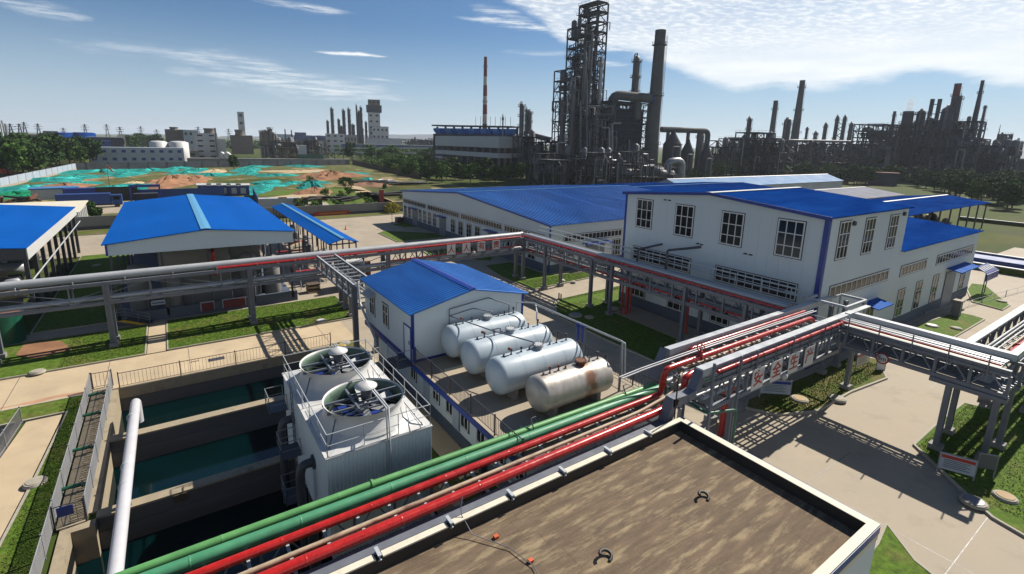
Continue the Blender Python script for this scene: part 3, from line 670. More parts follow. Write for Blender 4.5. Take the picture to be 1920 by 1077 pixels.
b = MB(); b.box(hx0-.05, hy0+.15, DZ+.02, hx0-.001, hy0+.25, DZ+2.25); b.box(hx0-.05, hy0+1.2, DZ+.02, hx0-.001, hy0+1.3, DZ+2.25); b.box(hx0-.05, hy0+.251, DZ+2.15, hx0-.001, hy0+1.199, DZ+2.25)
b.build('door_frame', 'trim_blue', dr); MB().box(hx0-.06, hy0+.4, DZ+1.05, hx0-.031, hy0+.46, DZ+1.3).build('handle', 'black', dr)
st = thing('stair', 'dark steel stair and landing below the blue-framed door of the pump house', 'stair', (11, 27.6, 0))
MB().box(10.4, 26.9, DZ-.1, 11.36, 28.7, DZ-.04).build('landing', 'steel_dark', st)
b = MB()
for i in range(14): z = DZ-.25-i*.25; b.box(10.5, 28.8+i*.24, z, 11.3, 29.04+i*.24, z+.03)
for x in (10.48, 11.32): b.beam((x, 28.7, DZ-.15), (x, 32.1, DZ-3.6), .05, .2)
b.build('steps', 'steel_dark', st)
railing(st, [(11.36, 26.95), (10.42, 26.95), (10.42, 28.7)], DZ-.04, 1.0, 'rail_grey')
b = MB(); b.pipe([(11.2, 36.9, 6.4), (11.15, 36.4, 4.8), (11.1, 33, 3.1), (10.9, 32.2, 2.9)], .09, 10); b.build('drain_pipe', 'steel_pale', hs)

# ------------------------------------------------------------------ horizontal tanks
def htank(label, x0, x1, yc, r, m, mound, rusty=False):
    zc = DZ+r+.28; t = thing('storage_tank', label, 'tank', ((x0+x1)/2, yc, DZ), 'horizontal storage tanks on the deck')
    d = r*.5; prof = []
    for i in range(9): a = math.pi/2*i/8; prof.append((max(.001, r*math.sin(a)), x0+d-d*math.cos(a)))
    for k in range(1, 6): prof.append((r, x0+d+(x1-x0-2*d)*k/6))
    for i in range(9): a = math.pi/2*(8-i)/8; prof.append((max(.001, r*math.sin(a)), x1-d+d*math.cos(a)))
    MB().lathe((0, yc, zc), [(q, h) for q, h in prof], 40, 'x').build('shell', m, t)
    s_ = MB()
    for x in (x0+(x1-x0)*.2, x0+(x1-x0)*.78): s_.box(x-.12, yc-r*.75, DZ, x+.12, yc+r*.75, zc-r*.62)
    s_.build('saddle', 'far_conc', t)
    for k in (.28, .5, .74): MB().lathe((x0+(x1-x0)*k, yc, zc), [(r+.006, -.012), (r+.006, .012)], 40, 'x', caps=False).build('weld_seam', m, t)
    mx = x0+(x1-x0)*.52 if not rusty else x0+(x1-x0)*.62; mz = zc+r-.03
    mw = MB().lathe((mx, yc, mz), [(.24, 0), (.24, .16), (.32, .17), (.32, .24), (.3, .25)], 20).build('manway', 'rust' if rusty else 'steel_pale', t)
    bl = MB()
    for k in range(14): a = k*math.pi/7; bl.lathe((mx+.29*math.cos(a), yc+.29*math.sin(a), mz+.1), [(.022, 0), (.022, .2)], 6)
    bl.build('bolts', 'steel_dark', mw)
    for k, h in ((.14, .12), (.22, .34), (.33, .3), (.42, .14), (.66, .16), (.74, .26), (.86, .4)):
        x = x0+(x1-x0)*k; nz = MB().lathe((x, yc, zc+r-.03), [(.035, 0), (.035, h), (.06, h), (.06, h+.04)], 10); nz.lathe((x, yc, zc+r-.01), [(.07, .0), (.07, .04)], 10)
        if h > .28: nz.lathe((x, yc, zc+r+h-.12), [(.07, 0), (.08, .05), (.05, .12)], 10)
        nz.build('nozzle', 'rust' if (rusty and k < .5) else 'steel_dark', t)
    if not rusty: MB().lathe((x0+(x1-x0)*.2, yc-.0, zc+r+.3), [(.09, 0), (.1, .08), (.05, .12)], 10).build('valve', 'rust', t)
    return t, zc+r
htank('pale blue horizontal tank nearest the white wall of the pump house', 13.1, 19.1, 26.15, 1.03, 'tank_blue', 1)
htank('pale blue horizontal tank, middle one of the three blue tanks', 13.05, 19.15, 23.5, 1.02, 'tank_blue', 1)
htank('pale blue horizontal tank lying next to the rust-stained silver tank', 13.05, 19.1, 20.7, 1.02, 'tank_blue', 1)
htank('rust-stained silver horizontal tank beside the green pipes', 13.85, 19.0, 18.1, .94, 'tank_silver', 1, True)
# pipework over the tanks
t = thing('tank_pipework', 'thin grey pipe frame looping above the pale blue tanks', 'pipework', (14.5, 24, DZ), )
for pts in ([(13.9, 27.0, 4.4), (13.9, 27.0, 6.6), (16.8, 27.0, 6.9), (17.9, 26.15, 6.5), (17.9, 26.15, 5.9)],
            [(13.9, 26.9, 6.2), (15.6, 26.9, 6.4), (16.6, 26.15, 6.2), (16.6, 26.15, 5.9)],
            [(13.95, 26.95, 6.15), (14.9, 23.5, 6.15), (16.0, 20.7, 6.15), (15.6, 20.7, 6.0), (15.6, 20.7, 5.85)],
            [(14.9, 23.6, 6.15), (15.5, 23.5, 6.2), (15.5, 23.5, 5.85)]):
    MB().pipe(pts, .04, 8).build('pipe', 'steel', t)
t = thing('tank_pipework', 'pair of thin pipes running from the back tank past two blue filters to the rack', 'pipework', (19.5, 20, DZ))
for y_, z_ in ((0, 6.55), (.22, 6.4)):
    MB().pipe([(18.5+y_, 26.15-y_*9, 5.9), (18.5+y_, 26.15-y_*9, z_), (19.4+y_, 25.5, z_), (19.6+y_, 17.6, z_), (19.6+y_, 17.45, 4.6)], .045, 8).build('pipe', 'steel_pale', t)
for y in (17.7, 20.7): MB().box(19.66, y-.05, DZ, 19.76, y+.05, 6.35).build('support_post', 'steel', t)
for y, lb in ((21.3, 'left'), (20.85, 'right')):
    t = thing('filter', f'small bright blue water filter hanging from the thin pipes above the tanks, the {"farther" if lb=="left" else "nearer"} one', 'filter', (19.7, y, 4.9), 'blue filters on the pipes')
    MB().lathe((19.7, y, 5.3), [(.07, 0), (.09, .05), (.09, .85)], 12).build('bowl', 'trim_blue', t)
    MB().lathe((19.7, y, 6.16), [(.15, 0), (.15, .2), (.08, .25)], 12).build('head', 'louvre_blue', t)
    MB().tube([(19.6, y, 6.25), (19.85, y, 6.42)], .05, 8).build('pipe', 'steel_pale', t)
t = thing('pallet', 'broken pale wooden pallet lying on the tank deck', 'pallet', (13.4, 16.9, DZ))
b = MB()
for i in range(6): b.beam((12.7+i*.2, 16.7+.03*(i % 2), DZ+.14), (12.9+i*.2, 17.6-.15*(i % 3), DZ+.14), .09, .02)
for s_ in (0, .45): b.beam((12.6, 16.95+s_, DZ+.06), (13.95, 16.85+s_, DZ+.06), .08, .1)
b.build('planks', 'parapet', t)
tag(MB().box(12.6, 25.05, DZ, 14.6, 25.2, DZ+.06).build('plank', 'parapet'), 'pale plank lying on the deck by the pump house wall', 'plank')

# =================================================================== BROWN FLAT-ROOFED BUILDING (near right)
BX, BYY, BZ = 19.44, 13.38, 4.2; by0, bx0 = 5.02, -4
bb = thing('flat_roof_building', 'building with a brown felt flat roof inside pale parapets in the foreground', 'building', (8, 9, 0))
b = MB(); b.box(bx0, by0+.02, 0, BX-.02, BYY-.02, 3.6); b.build('wall', 'wall_panel_x', bb)
bx_ = -4
MB().poly([(bx0, by0+.3, 3.7), (BX-.35, by0+.3, 3.7), (BX-.35, BYY-.25, 3.7), (bx0, BYY-.25, 3.7)]).build('roof', 'roof_felt', bb)
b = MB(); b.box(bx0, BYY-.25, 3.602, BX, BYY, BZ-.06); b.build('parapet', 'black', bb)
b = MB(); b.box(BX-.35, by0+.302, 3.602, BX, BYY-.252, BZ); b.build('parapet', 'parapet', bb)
b = MB(); b.box(BX-.36, by0+.31, 3.702, BX-.3505, BYY-.26, BZ-.02); b.build('parapet_inner_face', 'black', bb)  # inner face of this parapet in plain black
b = MB(); b.box(bx0, by0, 3.602, BX, by0+.3, BZ+.02); b.build('parapet', 'parapet', bb)
b = MB(); b.box(BX+.002, by0, BZ-.3, BX+.02, BYY, BZ-.002); b.box(bx0, by0-.02, BZ-.34, BX, by0-.002, BZ-.04); b.build('trim_band', 'trim_blue', bb)
b = MB()   # felt lap joints
for i in range(8): y = by0+.95+i*.95; b.box(bx0, y, 3.701, BX-.36, y+.012, 3.704)
for i in range(26): x = random.uniform(0, 18); y = by0+.95+random.randrange(8)*.95; b.box(x, y, 3.701, x+.012, y+.95, 3.704)
b.build('felt_lap', 'roof_felt', bb)
for i in range(9):
    x = 19.3-i*2.52; q = thing('ledge_panel', f'cream sheet-metal ledge panel outside the felt roof parapet, number {i+1} from the bridge end' if i else 'cream sheet-metal ledge panel at the bridge end of the felt roof parapet', 'panel', (x-1, BYY+.2, 4), 'cream ledge panels between roof and pipe rack')
    q['label'] = ['cream ledge panel nearest the stepped end of the pipe rack', 'second cream ledge panel from the stepped end of the rack', 'third cream ledge panel from the stepped end of the rack', 'fourth cream ledge panel from the stepped end of the rack, right of the cable', 'cream ledge panel crossed by the thin grey cable', 'sixth cream ledge panel from the stepped end of the rack', 'seventh cream ledge panel from the stepped end of the rack', 'eighth cream ledge panel from the stepped end, near the lower picture edge', 'last cream ledge panel, under the picture edge'][i]
    MB().box(x-2.28, BYY-.25, BZ-.055, x, BYY, BZ).build('sheet', 'parapet', q)
    MB().ibeam((x-2.4, BYY-.3, BZ+.02), (x-2.4, BYY+.12, BZ+.02), .12, .2, .02).build('bracket', 'steel_pale', q)
    MB().box(x-1.3, BYY+.006, BZ-.3, x-.4, BYY+.02, BZ-.04).build('back_sheet', 'steel', q)
for k, (px_, py_) in enumerate(((1319, 934), (1135, 1046))):
    c = at(px_, py_, 3.72); b = MB(); pts = [(c.x+.22*math.cos(a), c.y+.17*math.sin(a), 3.8+.12*math.sin(a*.5)) for a in [i*.45-1.5 for i in range(11)]]
    b.tube(pts, .055, 10)
    tag(b.build('vent_hook', 'black'), 'small black curved roof vent pipe ' + ('farther from the camera' if k == 0 else 'nearer the bottom edge'), 'vent pipe', 'black curved vents on the felt roof')
t = thing('roof_cable', 'thin grey lightning cable looping across the felt roof on orange clips', 'cable', at(960, 1020, 3.5))
cp = [Vector(p) for p in ((7.5, 13.6, 4.7), (7.35, 13.45, 4.5), (7.3, 13.3, 4.25), (7.35, 13.1, 4.1), (7.4, 12.75, 3.85))]+[at(a, b_, 3.78) for a, b_ in ((957, 1028), (985, 1050), (1000, 1060), (1012, 1082), (1020, 1110))]
MB().tube(cp, .015, 6).build('cable', 'steel', t)
for px_, py_ in ((930, 1009), (995, 1054)):
    c = at(px_, py_, 3.7); MB().box(c.x-.08, c.y-.07, 3.703, c.x+.08, c.y+.07, 3.8).build('clip', 'orange', t)
MB().lathe((BX+.05, by0+.9, 3.6), [(.06, 0), (.06, .12)], 10, 'x').build('wall_outlet', 'steel', bb)
tag(MB().box(BX+.3, 4.6, .0, BX+2.0, 6.0, .12).build('door_step', 'parapet'), 'pale concrete step beside the wall of the felt-roofed building', 'step')
# =================================================================== NEAR PIPE RACK AND BRIDGES
def truss(par, p, q, zt, zb, n, m='steel', w=.1, name='side_truss', kind='N', dark=None):
    """a vertical lattice between two points: chords, posts, diagonals"""
    p, q = Vector((*p, 0)), Vector((*q, 0)); c = MB(); Z = Vector((0, 0, 1))
    c.beam(p+Z*zt, q+Z*zt, w*1.3, w*1.3); c.beam(p+Z*zb, q+Z*zb, w*1.5, w*1.5)
    for i in range(n+1):
        a = p.lerp(q, i/n); c.beam(a+Z*zb, a+Z*zt, w*1.1, w*1.1)
        if i < n:
            b_ = p.lerp(q, (i+1)/n); md = (a+b_)/2
            if kind == 'V': c.beam(a+Z*zb, md+Z*zt, w*.55, w*.55); c.beam(md+Z*zt, b_+Z*zb, w*.55, w*.55)
            elif kind == 'X': c.beam(a+Z*zb, b_+Z*zt, w*.5, w*.5); c.beam(a+Z*zt, b_+Z*zb, w*.45, w*.45)
            else:
                u, v = (a, b_) if i % 2 else (b_, a); c.beam(u+Z*zt, v+Z*zb, w*.6, w*.6)
    return c.build(name, m, par)
def column(par, x, y, z1, s=.24, m='steel', base=True, z0=0):
    c = MB(); zb_ = z0+(.4 if base else 0); c.box(x-s*.5+.051, y-s*.28, zb_, x+s*.5-.051, y+s*.28, z1)
    for k in (-1, 1): c.box(x+k*s*.5-.05, y-s*.5, zb_, x+k*s*.5+.05, y+s*.5, z1)
    o = c.build('column', m, par)
    if base: MB().prism([(x-.3, y-.3), (x+.3, y-.3), (x+.3, y+.3), (x-.3, y+.3)], z0, z0+.42).build('footing', 'far_conc', o)
    return o
nr = thing('pipe_rack', 'grey steel rack carrying green and red pipes along the felt roof in the foreground', 'pipe rack', (8, 15, 0))
b = MB(); b.box(-8, 13.64, 3.9, 18.64, 14.1, 3.97); b.box(-8, 13.64, 3.6, 18.64, 13.7, 3.898); b.box(-8, 14.04, 3.6, 18.64, 14.1, 3.898); b.build('edge_beam', 'steel', nr)
b = MB(); b.beam((-8, 16.3, 3.78), (20.3, 16.3, 3.78), .2, .3); b.build('back_beam', 'steel_dark', nr)
each(nr, 'cross_bar', 'steel_pale', [(-6+i*1.15-.05, 14.11, 3.86, -6+i*1.15+.05, 16.9, 3.96) for i in range(24)])
truss(nr, (-8, 13.6), (18.6, 13.6), 3.6, 2.4, 18, 'steel_dark', .08, kind='V'); truss(nr, (-8, 16.3), (20, 16.3), 3.6, 2.4, 18, 'steel', .08, kind='V')
for x in (-4, 3, 10, 17.5):
    for y in (13.65, 16.3): column(nr, x, y, 3.6, .24, 'steel_dark', z0=(0 if x > 10 else -1.7))
b = MB()                                   # the stepped end of the edge beam
prof = [(18.64, 3.94), (19.08, 5.1), (20.2, 5.02), (20.75, 5.08), (21.25, 6.1)]
for (xa, za), (xb, zb_) in zip(prof, prof[1:]):
    d = Vector((xb-xa, 0, zb_-za)).normalized(); n_ = Vector((-d.z, 0, d.x))
    b.slab([(xa, 13.62, za), (xb, 13.62, zb_), (xb, 14.12, zb_), (xa, 14.12, za)], -n_*.42)
b.build('stepped_end', 'steel', nr, fix=True)
b = MB(); b.beam((21.9, 16.45, 6.0), (21.1, 16.45, 4.5), .55, .45, (1, 0, 0)); b.build('slanted_end', 'steel', nr)
# upper bridge along X
br = thing('pipe_bridge', 'raised steel pipe bridge across the road bearing four signs', 'pipe bridge', (30, 15, 0))
b = MB(); b.box(21.2, 13.6, 6.0, 38.5, 14.05, 6.1); b.box(21.2, 13.6, 5.7, 38.2, 13.66, 5.998); b.box(21.2, 13.99, 5.7, 38.2, 14.05, 5.998); b.build('edge_beam', 'steel_pale', br)
b = MB(); b.box(21.85, 16.16, 6.0, 41.0, 16.56, 6.1); b.box(21.85, 16.16, 5.7, 40.8, 16.24, 5.998); b.build('edge_beam', 'steel_pale', br)
each(br, 'cross_bar', 'steel_pale', [(22+i*1.2-.06, 14.13, 5.28, 22+i*1.2+.06, 16.09, 5.36) for i in range(14)])
b = MB()
for i in range(16): x = 21.4+i*.9; b.box(x-.05, 13.35, 4.1, x+.05, 16.6, 4.2)
b.build('lower_cross_bar', 'steel_dark', br)
y_ = 13.25
b = MB(); b.box(21.9, y_-.12, 5.78, 35.3, y_+.12, 5.84); b.box(21.9, y_-.02, 5.55, 35.3, y_+.02, 5.778); b.build('side_girder', 'steel', br)
b = MB(); b.tube([(21.9, y_, 5.98), (35.5, y_, 5.98)], .1, 12); b.build('red_pipe', 'red', br)
b = MB()
for i in range(11): x = 22.1+i*1.3; b.tube([(x, y_-.13, 5.5), (x, y_-.13, 6.08), (x, y_, 6.12), (x, y_+.13, 6.05)], .018, 6)
b.build('pipe_clip', 'black', br)
truss(br, (21.6, y_), (35.5, y_), 5.45, 4.1, 9, 'steel', .12, kind='V'); truss(br, (21.6, 16.4), (38.2, 16.4), 5.25, 4.1, 10, 'steel', .12, kind='V')
b = MB(); b.box(21.4, y_-.1, 3.95, 35.5, y_+.1, 4.12); b.box(21.4, 16.3, 3.95, 38.2, 16.5, 4.1); b.build('lower_chord', 'steel', br)
b = MB()
for y, z, r in ((13.7, 4.4, .1), (14.05, 4.4, .07), (14.3, 4.38, .06), (14.9, 4.4, .13), (15.25, 4.38, .1), (15.6, 4.38, .1), (15.95, 4.4, .12)): b.tube([(21.5, y, z), (38, y, z)], r, 8)
b.build('lower_pipes', 'steel_pale', br)
b = MB(); b.tube([(22, 14.6, 4.6), (38, 14.6, 4.6)], .05, 8); b.build('lower_pipes', 'green_pipe_deep', br)
for x, y in ((24.0, 13.5), (23.6, 16.3), (26.9, 16.4), (40.3, 15.9), (42.7, 15.9)): column(br, x, y, 4.0 if x < 30 else 5.6, .24, 'steel')
b = MB()
for x, z0_, z1_ in ((21.05, 1.5, 6.75), (23.4, 3.2, 6.6)): b.beam((x, 12.95, z0_), (x, 12.95, z1_), .09, .12)
b.build('handrail_post', 'steel', br)
for i in range(6): MB().beam((25.3+i*1.9, y_-.12, 5.3), (25.3+i*1.9, y_-.12, 6.4 if i % 2 == 0 else 5.9), .05, .07).build('stanchion', 'steel', br)
# B arm towards the right, along Y
ba = thing('pipe_bridge', 'grey steel pipe bridge arm with round 5 m height sign over the side road', 'pipe bridge', (37, 10, 0))
b = MB(); b.box(38.0, 5.4, 6.0, 38.45, 13.54, 6.1); b.box(38.0, 5.4, 5.7, 38.08, 13.5, 5.998); b.box(37.4, 13.55, 6.102, 40.7, 13.9, 6.16); b.build('edge_beam', 'steel_pale', ba)
b = MB(); b.box(35.38, 5.1, 5.86, 35.62, 13.1, 5.92); b.box(35.48, 5.1, 5.68, 35.52, 13.1, 5.858); b.build('side_girder', 'steel', ba)
MB().box(35.7, 5.6, 5.8, 36.3, 13.1, 5.84).build('pale_tray', 'parapet', ba)
for x, z, r, m_ in ((35.85, 5.96, .06, 'red'), (36.45, 5.8, .12, 'insulation'), (36.8, 5.8, .14, 'insulation'), (37.2, 5.75, .12, 'steel'), (37.5, 5.75, .1, 'insulation'), (37.8, 5.7, .09, 'steel'), (36.3, 5.3, .16, 'steel'), (37.0, 5.3, .16, 'steel')):
    MB().tube([(x, 5.6, z), (x, 13.6, z)], r, 8).build('pipe', m_, ba)
truss(ba, (35.5, 5.1), (35.5, 12.9), 5.6, 4.5, 5, 'steel', .13, kind='V'); truss(ba, (38.2, 5.1), (38.2, 14), 5.6, 4.5, 5, 'steel', .13, kind='V')
b = MB(); b.box(35.4, 5.0, 4.36, 35.6, 13.0, 4.52); b.box(38.1, 5.0, 4.36, 38.3, 13.6, 4.5)
for i in range(6): b.box(35.6, 5.3+i*1.5, 4.4, 38.1, 5.42+i*1.5, 4.48)
b.build('lower_chord', 'steel', ba)
b = MB()
for x, z, r in ((35.8, 4.62, .07), (36.15, 4.62, .1), (36.5, 4.6, .12), (36.9, 4.62, .1), (37.25, 4.6, .12), (37.55, 4.6, .07), (37.85, 4.6, .1)): b.tube([(x, 5.1, z), (x, 13.8, z)], r, 8)
b.build('lower_pipes', 'steel', ba)
for i in range(5): MB().beam((35.36, 6.0+i*1.7, 5.0), (35.36, 6.0+i*1.7, 6.5), .05, .06).build('stanchion', 'steel', ba)
for x, y in ((35.5, 7.4), (38.3, 7.6), (36.4, 5.5), (38.9, 5.4)): column(ba, x, y, 4.1, .26, 'steel')
each(ba, 'cap_beam', 'steel', [(35.3, 5.0, 4.102, 35.75, 8.3, 4.35), (38.0, 5.0, 4.102, 38.5, 8.3, 4.35)])
column(ba, 39.2, 13.7, 5.68, .24, 'steel')
MB().lathe((35.4, 10.68, 4.45), [(.001, -.0), (.28, -.0), (.28, -.03)], 28, 'x', caps=False)
def disc(par, c, r, n, m, name, th=.03):     # round plate facing n = -X
    return MB().lathe(c, [(.001, -th), (r, -th), (r, 0), (.001, 0)], 28, 'x', caps=False).build(name, m, par, fix=True)
sg = thing('height_sign', 'round red-ringed 5 m height limit sign on the bridge arm', 'sign', (35.38, 10.7, 4.2))
disc(sg, (35.37, 10.7, 4.5), .36, None, 'red_dull', 'sign_rim'); disc(sg, (35.335, 10.7, 4.5), .28, None, 'white_trim', 'sign_face', .012)
text(sg, '5m', (35.318, 10.7, 4.5), (0, -1, 0), (0, 0, 1), (-1, 0, 0), .36, 'black')
# the farther arm along X, leaving the frame on the right
bc = thing('pipe_rack', 'steel pipe rack running out of the picture at the right edge', 'pipe rack', (46, 6.5, 0))
b = MB(); b.box(38.46, 7.35, 6.0, 70, 7.75, 6.1); b.box(38.46, 7.67, 5.7, 70, 7.75, 5.998); b.box(38.46, 5.4, 6.0, 70, 5.75, 6.1); b.box(38.46, 5.4, 5.7, 70, 5.48, 5.998); b.build('edge_beam', 'steel_pale', bc)
each(bc, 'cross_bar', 'steel_pale', [(39+i*1.25-.05, 5.76, 5.3, 39+i*1.25+.05, 7.34, 5.38) for i in range(16)])
for y, z, r, m_ in ((7.4, 4.6, .12, 'steel'), (6.9, 4.6, .12, 'steel'), (6.4, 4.6, .15, 'steel'), (5.9, 4.6, .12, 'steel'), (7.1, 5.5, .07, 'insulation'), (6.9, 5.5, .06, 'insulation'), (6.65, 5.5, .05, 'insulation'), (6.3, 5.55, .07, 'tan_pipe'), (5.98, 5.6, .16, 'red')):
    MB().tube([(38.9, y, z), (70, y, z)], r, 8).build('pipe', m_, bc)
MB().lathe((41.6, 6.0, 5.6), [(.24, -.05), (.24, .05)], 16, 'x').build('flange', 'red_dull', bc)
truss(bc, (38.5, 5.4), (70, 5.4), 5.6, 4.4, 16, 'steel', .13, kind='V'); truss(bc, (38.5, 7.7), (70, 7.7), 5.6, 4.4, 16, 'steel', .13, kind='V')
for x in (46, 53, 60):
    for y in (5.5, 7.6): column(bc, x, y, 4.4, .3)
b = MB()
for i in range(9): b.beam((36.1+i*.2, 5.9, 4.75), (36.1+i*.2, 6.6, 4.75), .08, .03)
b.build('grating', 'steel_pale', ba)
# pipes on the near rack
def pipe_run(label, pts, r, m, bands=(), n=14, bend=None, grp=None, name='pipe'):
    c = pts[len(pts)//2]; t = thing('pipe', label, 'pipe', c, grp)
    MB().pipe(pts, r, n, bend).build('pipe_body', m, t)
    for k in range(len(pts)-1):
        a_, b_ = Vector(pts[k]), Vector(pts[k+1]); n_ = int((b_-a_).length/2.9)
        for i in range(1, n_+1 if n_ > 1 else 0):
            p_ = a_.lerp(b_, (i-.3)/n_)
            if abs((b_-a_).normalized().x) > .95 and r > .1: MB().lathe((p_.x, p_.y, p_.z), [(r*1.0, -.03), (r*1.035, -.015), (r*1.035, .015), (r*1.0, .03)], 14, 'x', caps=False).build('weld', m, t)
    for q, ax in bands: MB().lathe(q, [(r*1.28, -.05), (r*1.28, .05)], 14, ax).build('flange', m, t)
    return t
zz = 4.3
pipe_run('light green pipe farthest from the felt roof on the foreground rack', [(-6, 16.62, zz-.12), (5.1, 16.56, zz-.08), (5.4, 16.55, zz-.08), (18.7, 16.29, zz-.08), (20.9, 16.25, zz-.08)], .15, 'green_pipe', [((5.25, 16.56, zz-.08), 'x')], bend=.1)
pipe_run('thicker deep green pipe on the foreground rack', [(-6, 16.1, zz-.06), (19.4, 15.83, zz-.06), (21.2, 15.8, zz-.06)], .205, 'green_pipe_deep')
for x in (12.6, 18.6): MB().pipe([(x, 16.05, zz-.2), (x, 16.45, zz+.4), (x+.3, 16.45, zz+.42)], .03, 6).build('pipe_stub', 'steel_dark', nr)
pipe_run('bright red pipe between the deep green and the tan pipe', [(-6, 15.36, zz), (20.2, 15.3, zz), (20.2, 15.1, 5.78), (21.3, 15.08, 5.8), (35.2, 15.04, 5.8), (35.6, 15.04, 5.5)], .15, 'red', [((20.2, 15.18, 4.9), 'z'), ((23.0, 15.06, 5.8), 'x')], bend=.3)
pipe_run('thin tan rust-mottled pipe between the two red pipes', [(-6, 14.6, zz), (17.9, 14.65, zz), (20.3, 14.75, zz+.2), (22.5, 15.6, 5.1), (30, 15.6, 5.1)], .085, 'tan_pipe', bend=.5)
pipe_run('bright red pipe next to the grey edge beam of the foreground rack', [(-6, 14.14, zz), (18.7, 14.18, zz), (20.9, 14.45, zz), (21.0, 14.45, 5.35), (21.5, 14.5, 5.45), (30, 14.6, 5.45)], .17, 'red', bend=.35)
pipe_run('slim dark red pipe lying just behind the nearest thick red pipe', [(-6, 14.42, zz-.08), (18.9, 14.45, zz-.08), (20.4, 14.6, zz-.1)], .07, 'red_dull')
pipe_run('thin red pipe high on the bridge beside the far edge beam', [(23.2, 16.2, 5.2), (23.3, 15.9, 5.9), (36, 15.85, 5.9)], .1, 'red', [((23.6, 15.9, 5.9), 'x')], bend=.2)
for y, lb in ((15.42, 'nearer'), (15.6, 'farther')):
    pipe_run(f'thin white pipe running the length of the bridge, the {lb} of the pair', [(18.0, y+.6, 5.45), (19.5, y+.5, 5.6), (24, y, 6.0), (36.5, y-.1, 6.0)], .04, 'white_pipe', n=8, grp='pair of thin white pipes on the bridge')
vw = thing('valve', 'red gate valve with hand wheel on the big bridge pipe', 'valve', (23, 15.06, 5.8))
MB().lathe((23.0, 15.06, 5.9), [(.14, 0), (.14, .25), (.05, .27), (.05, .4)], 12).build('valve_body', 'red_dull', vw)
w_ = MB(); w_.tube([(23.0, 15.06+.24*math.cos(a*math.pi/8), 6.35+.24*math.sin(a*math.pi/8)) for a in range(17)], .03, 6); w_.beam((23, 14.84, 6.35), (23, 15.28, 6.35), .03, .03); w_.beam((23, 15.06, 6.12), (23, 15.06, 6.58), .03, .03); w_.build('hand_wheel', 'red', vw)
vb = MB(); vb.pipe([(22.6, 15.2, 5.6), (22.6, 15.7, 5.4), (23.4, 15.9, 5.4), (23.4, 15.2, 5.6)], .07, 8); vb.build('bypass', 'red', vw)
for i, (x, y, r) in enumerate(((25.9, 15.1, .1), (26.35, 15.1, .16), (26.75, 15.1, .16))):
    t = thing('riser_pipe', ['slim red riser pipe under the bridge, left of the two thick ones', 'thick red riser pipe in the middle under the bridge', 'thick red riser pipe on the right under the bridge'][i], 'pipe', (x, y, 0), 'red riser pipes under the bridge')
    MB().tube([(x, y, 0), (x, y, 5.3)], r, 12).build('pipe_body', 'red_dull', t); MB().lathe((x, y, 0), [(r*1.6, 0), (r*1.6, .06)], 12).build('base_plate', 'red_dull', t)
t = thing('green_loop', 'thin dark green pipe bending down beside the corner of the felt-roofed building', 'pipe', (23, 13.3, 2))
MB().pipe([(20.9, 14.3, 4.3), (20.9, 13.0, 4.1), (22.9, 12.6, 3.9), (22.9, 12.6, .0)], .07, 10, .25).build('pipe_body', 'green_dark', t)
t = thing('green_post', 'thick green upright pipe under the bridge by the lawn', 'pipe', (33, 16.0, 0)); MB().tube([(34.2, 16.2, 0), (34.2, 16.2, 4.1)], .2, 12).build('pipe_body', 'green_dark', t)
t = thing('roof_ladder_hoop', 'black pipe hoop standing at the corner of the felt roof parapet', 'handrail', (19.2, 13.4, 4.2))
MB().pipe([(19.0, 13.45, 4.2), (19.0, 13.45, 6.3), (19.0, 13.9, 6.35)], .035, 8).build('hoop', 'black', t)
# signs on the bridge
words = [('安', 24.95, 'first'), ('全', 26.85, 'second'), ('生', 28.75, 'third'), ('产', 30.6, 'last')]
for ch, x, lb in words:
    s_ = thing('bridge_sign', f'white plate with red character {ch}, {lb} of four on the near pipe bridge', 'sign', (x+.55, 13.1, 4.1), 'white plates with red characters on the near bridge')
    MB().box(x, 13.06, 4.12, x+1.12, 13.1, 5.36).build('plate', 'white_trim', s_)
    text(s_, ch, (x+.56, 13.055, 4.74), (1, 0, 0), (0, 0, 1), (0, -1, 0), .98, 'red_dull')
t = thing('bridge_lamp', 'small round lamp hung under the bridge between the second and third character plates', 'lamp', (28.4, 13.2, 3.8))
MB().lathe((28.35, 13.0, 4.15), [(.02, -.12), (.16, -.1), (.22, .1), (.2, .12)], 16, 'y').build('lamp_head', 'pale_sheet', t); MB().tube([(28.35, 13.1, 4.1), (28.35, 13.2, 3.95)], .02, 6).build('bracket', 'steel', t)
# frame work at the junction near the tall building
t = thing('junction_frame', 'open steel frame platform at the junction beside the tall white building', 'steel frame', (40, 15.5, 0))
b = MB()
for p_, q_ in (((38.6, 14.3), (38.6, 18.6)), ((38.4, 14.3), (41.8, 14.3)), ((41.8, 14.3), (41.8, 16.0)), ((38.6, 16.9), (39.9, 16.9)), ((41.8, 16.0), (40.9, 16.0))): b.beam((*p_, 6.2), (*q_, 6.2), .16, .16)
for x, y in ((38.6, 14.3), (41.8, 14.3), (41.8, 16)): b.beam((x, y, 4.2), (x, y, 6.1), .12, .12)
b.build('frame', 'steel_pale', t)

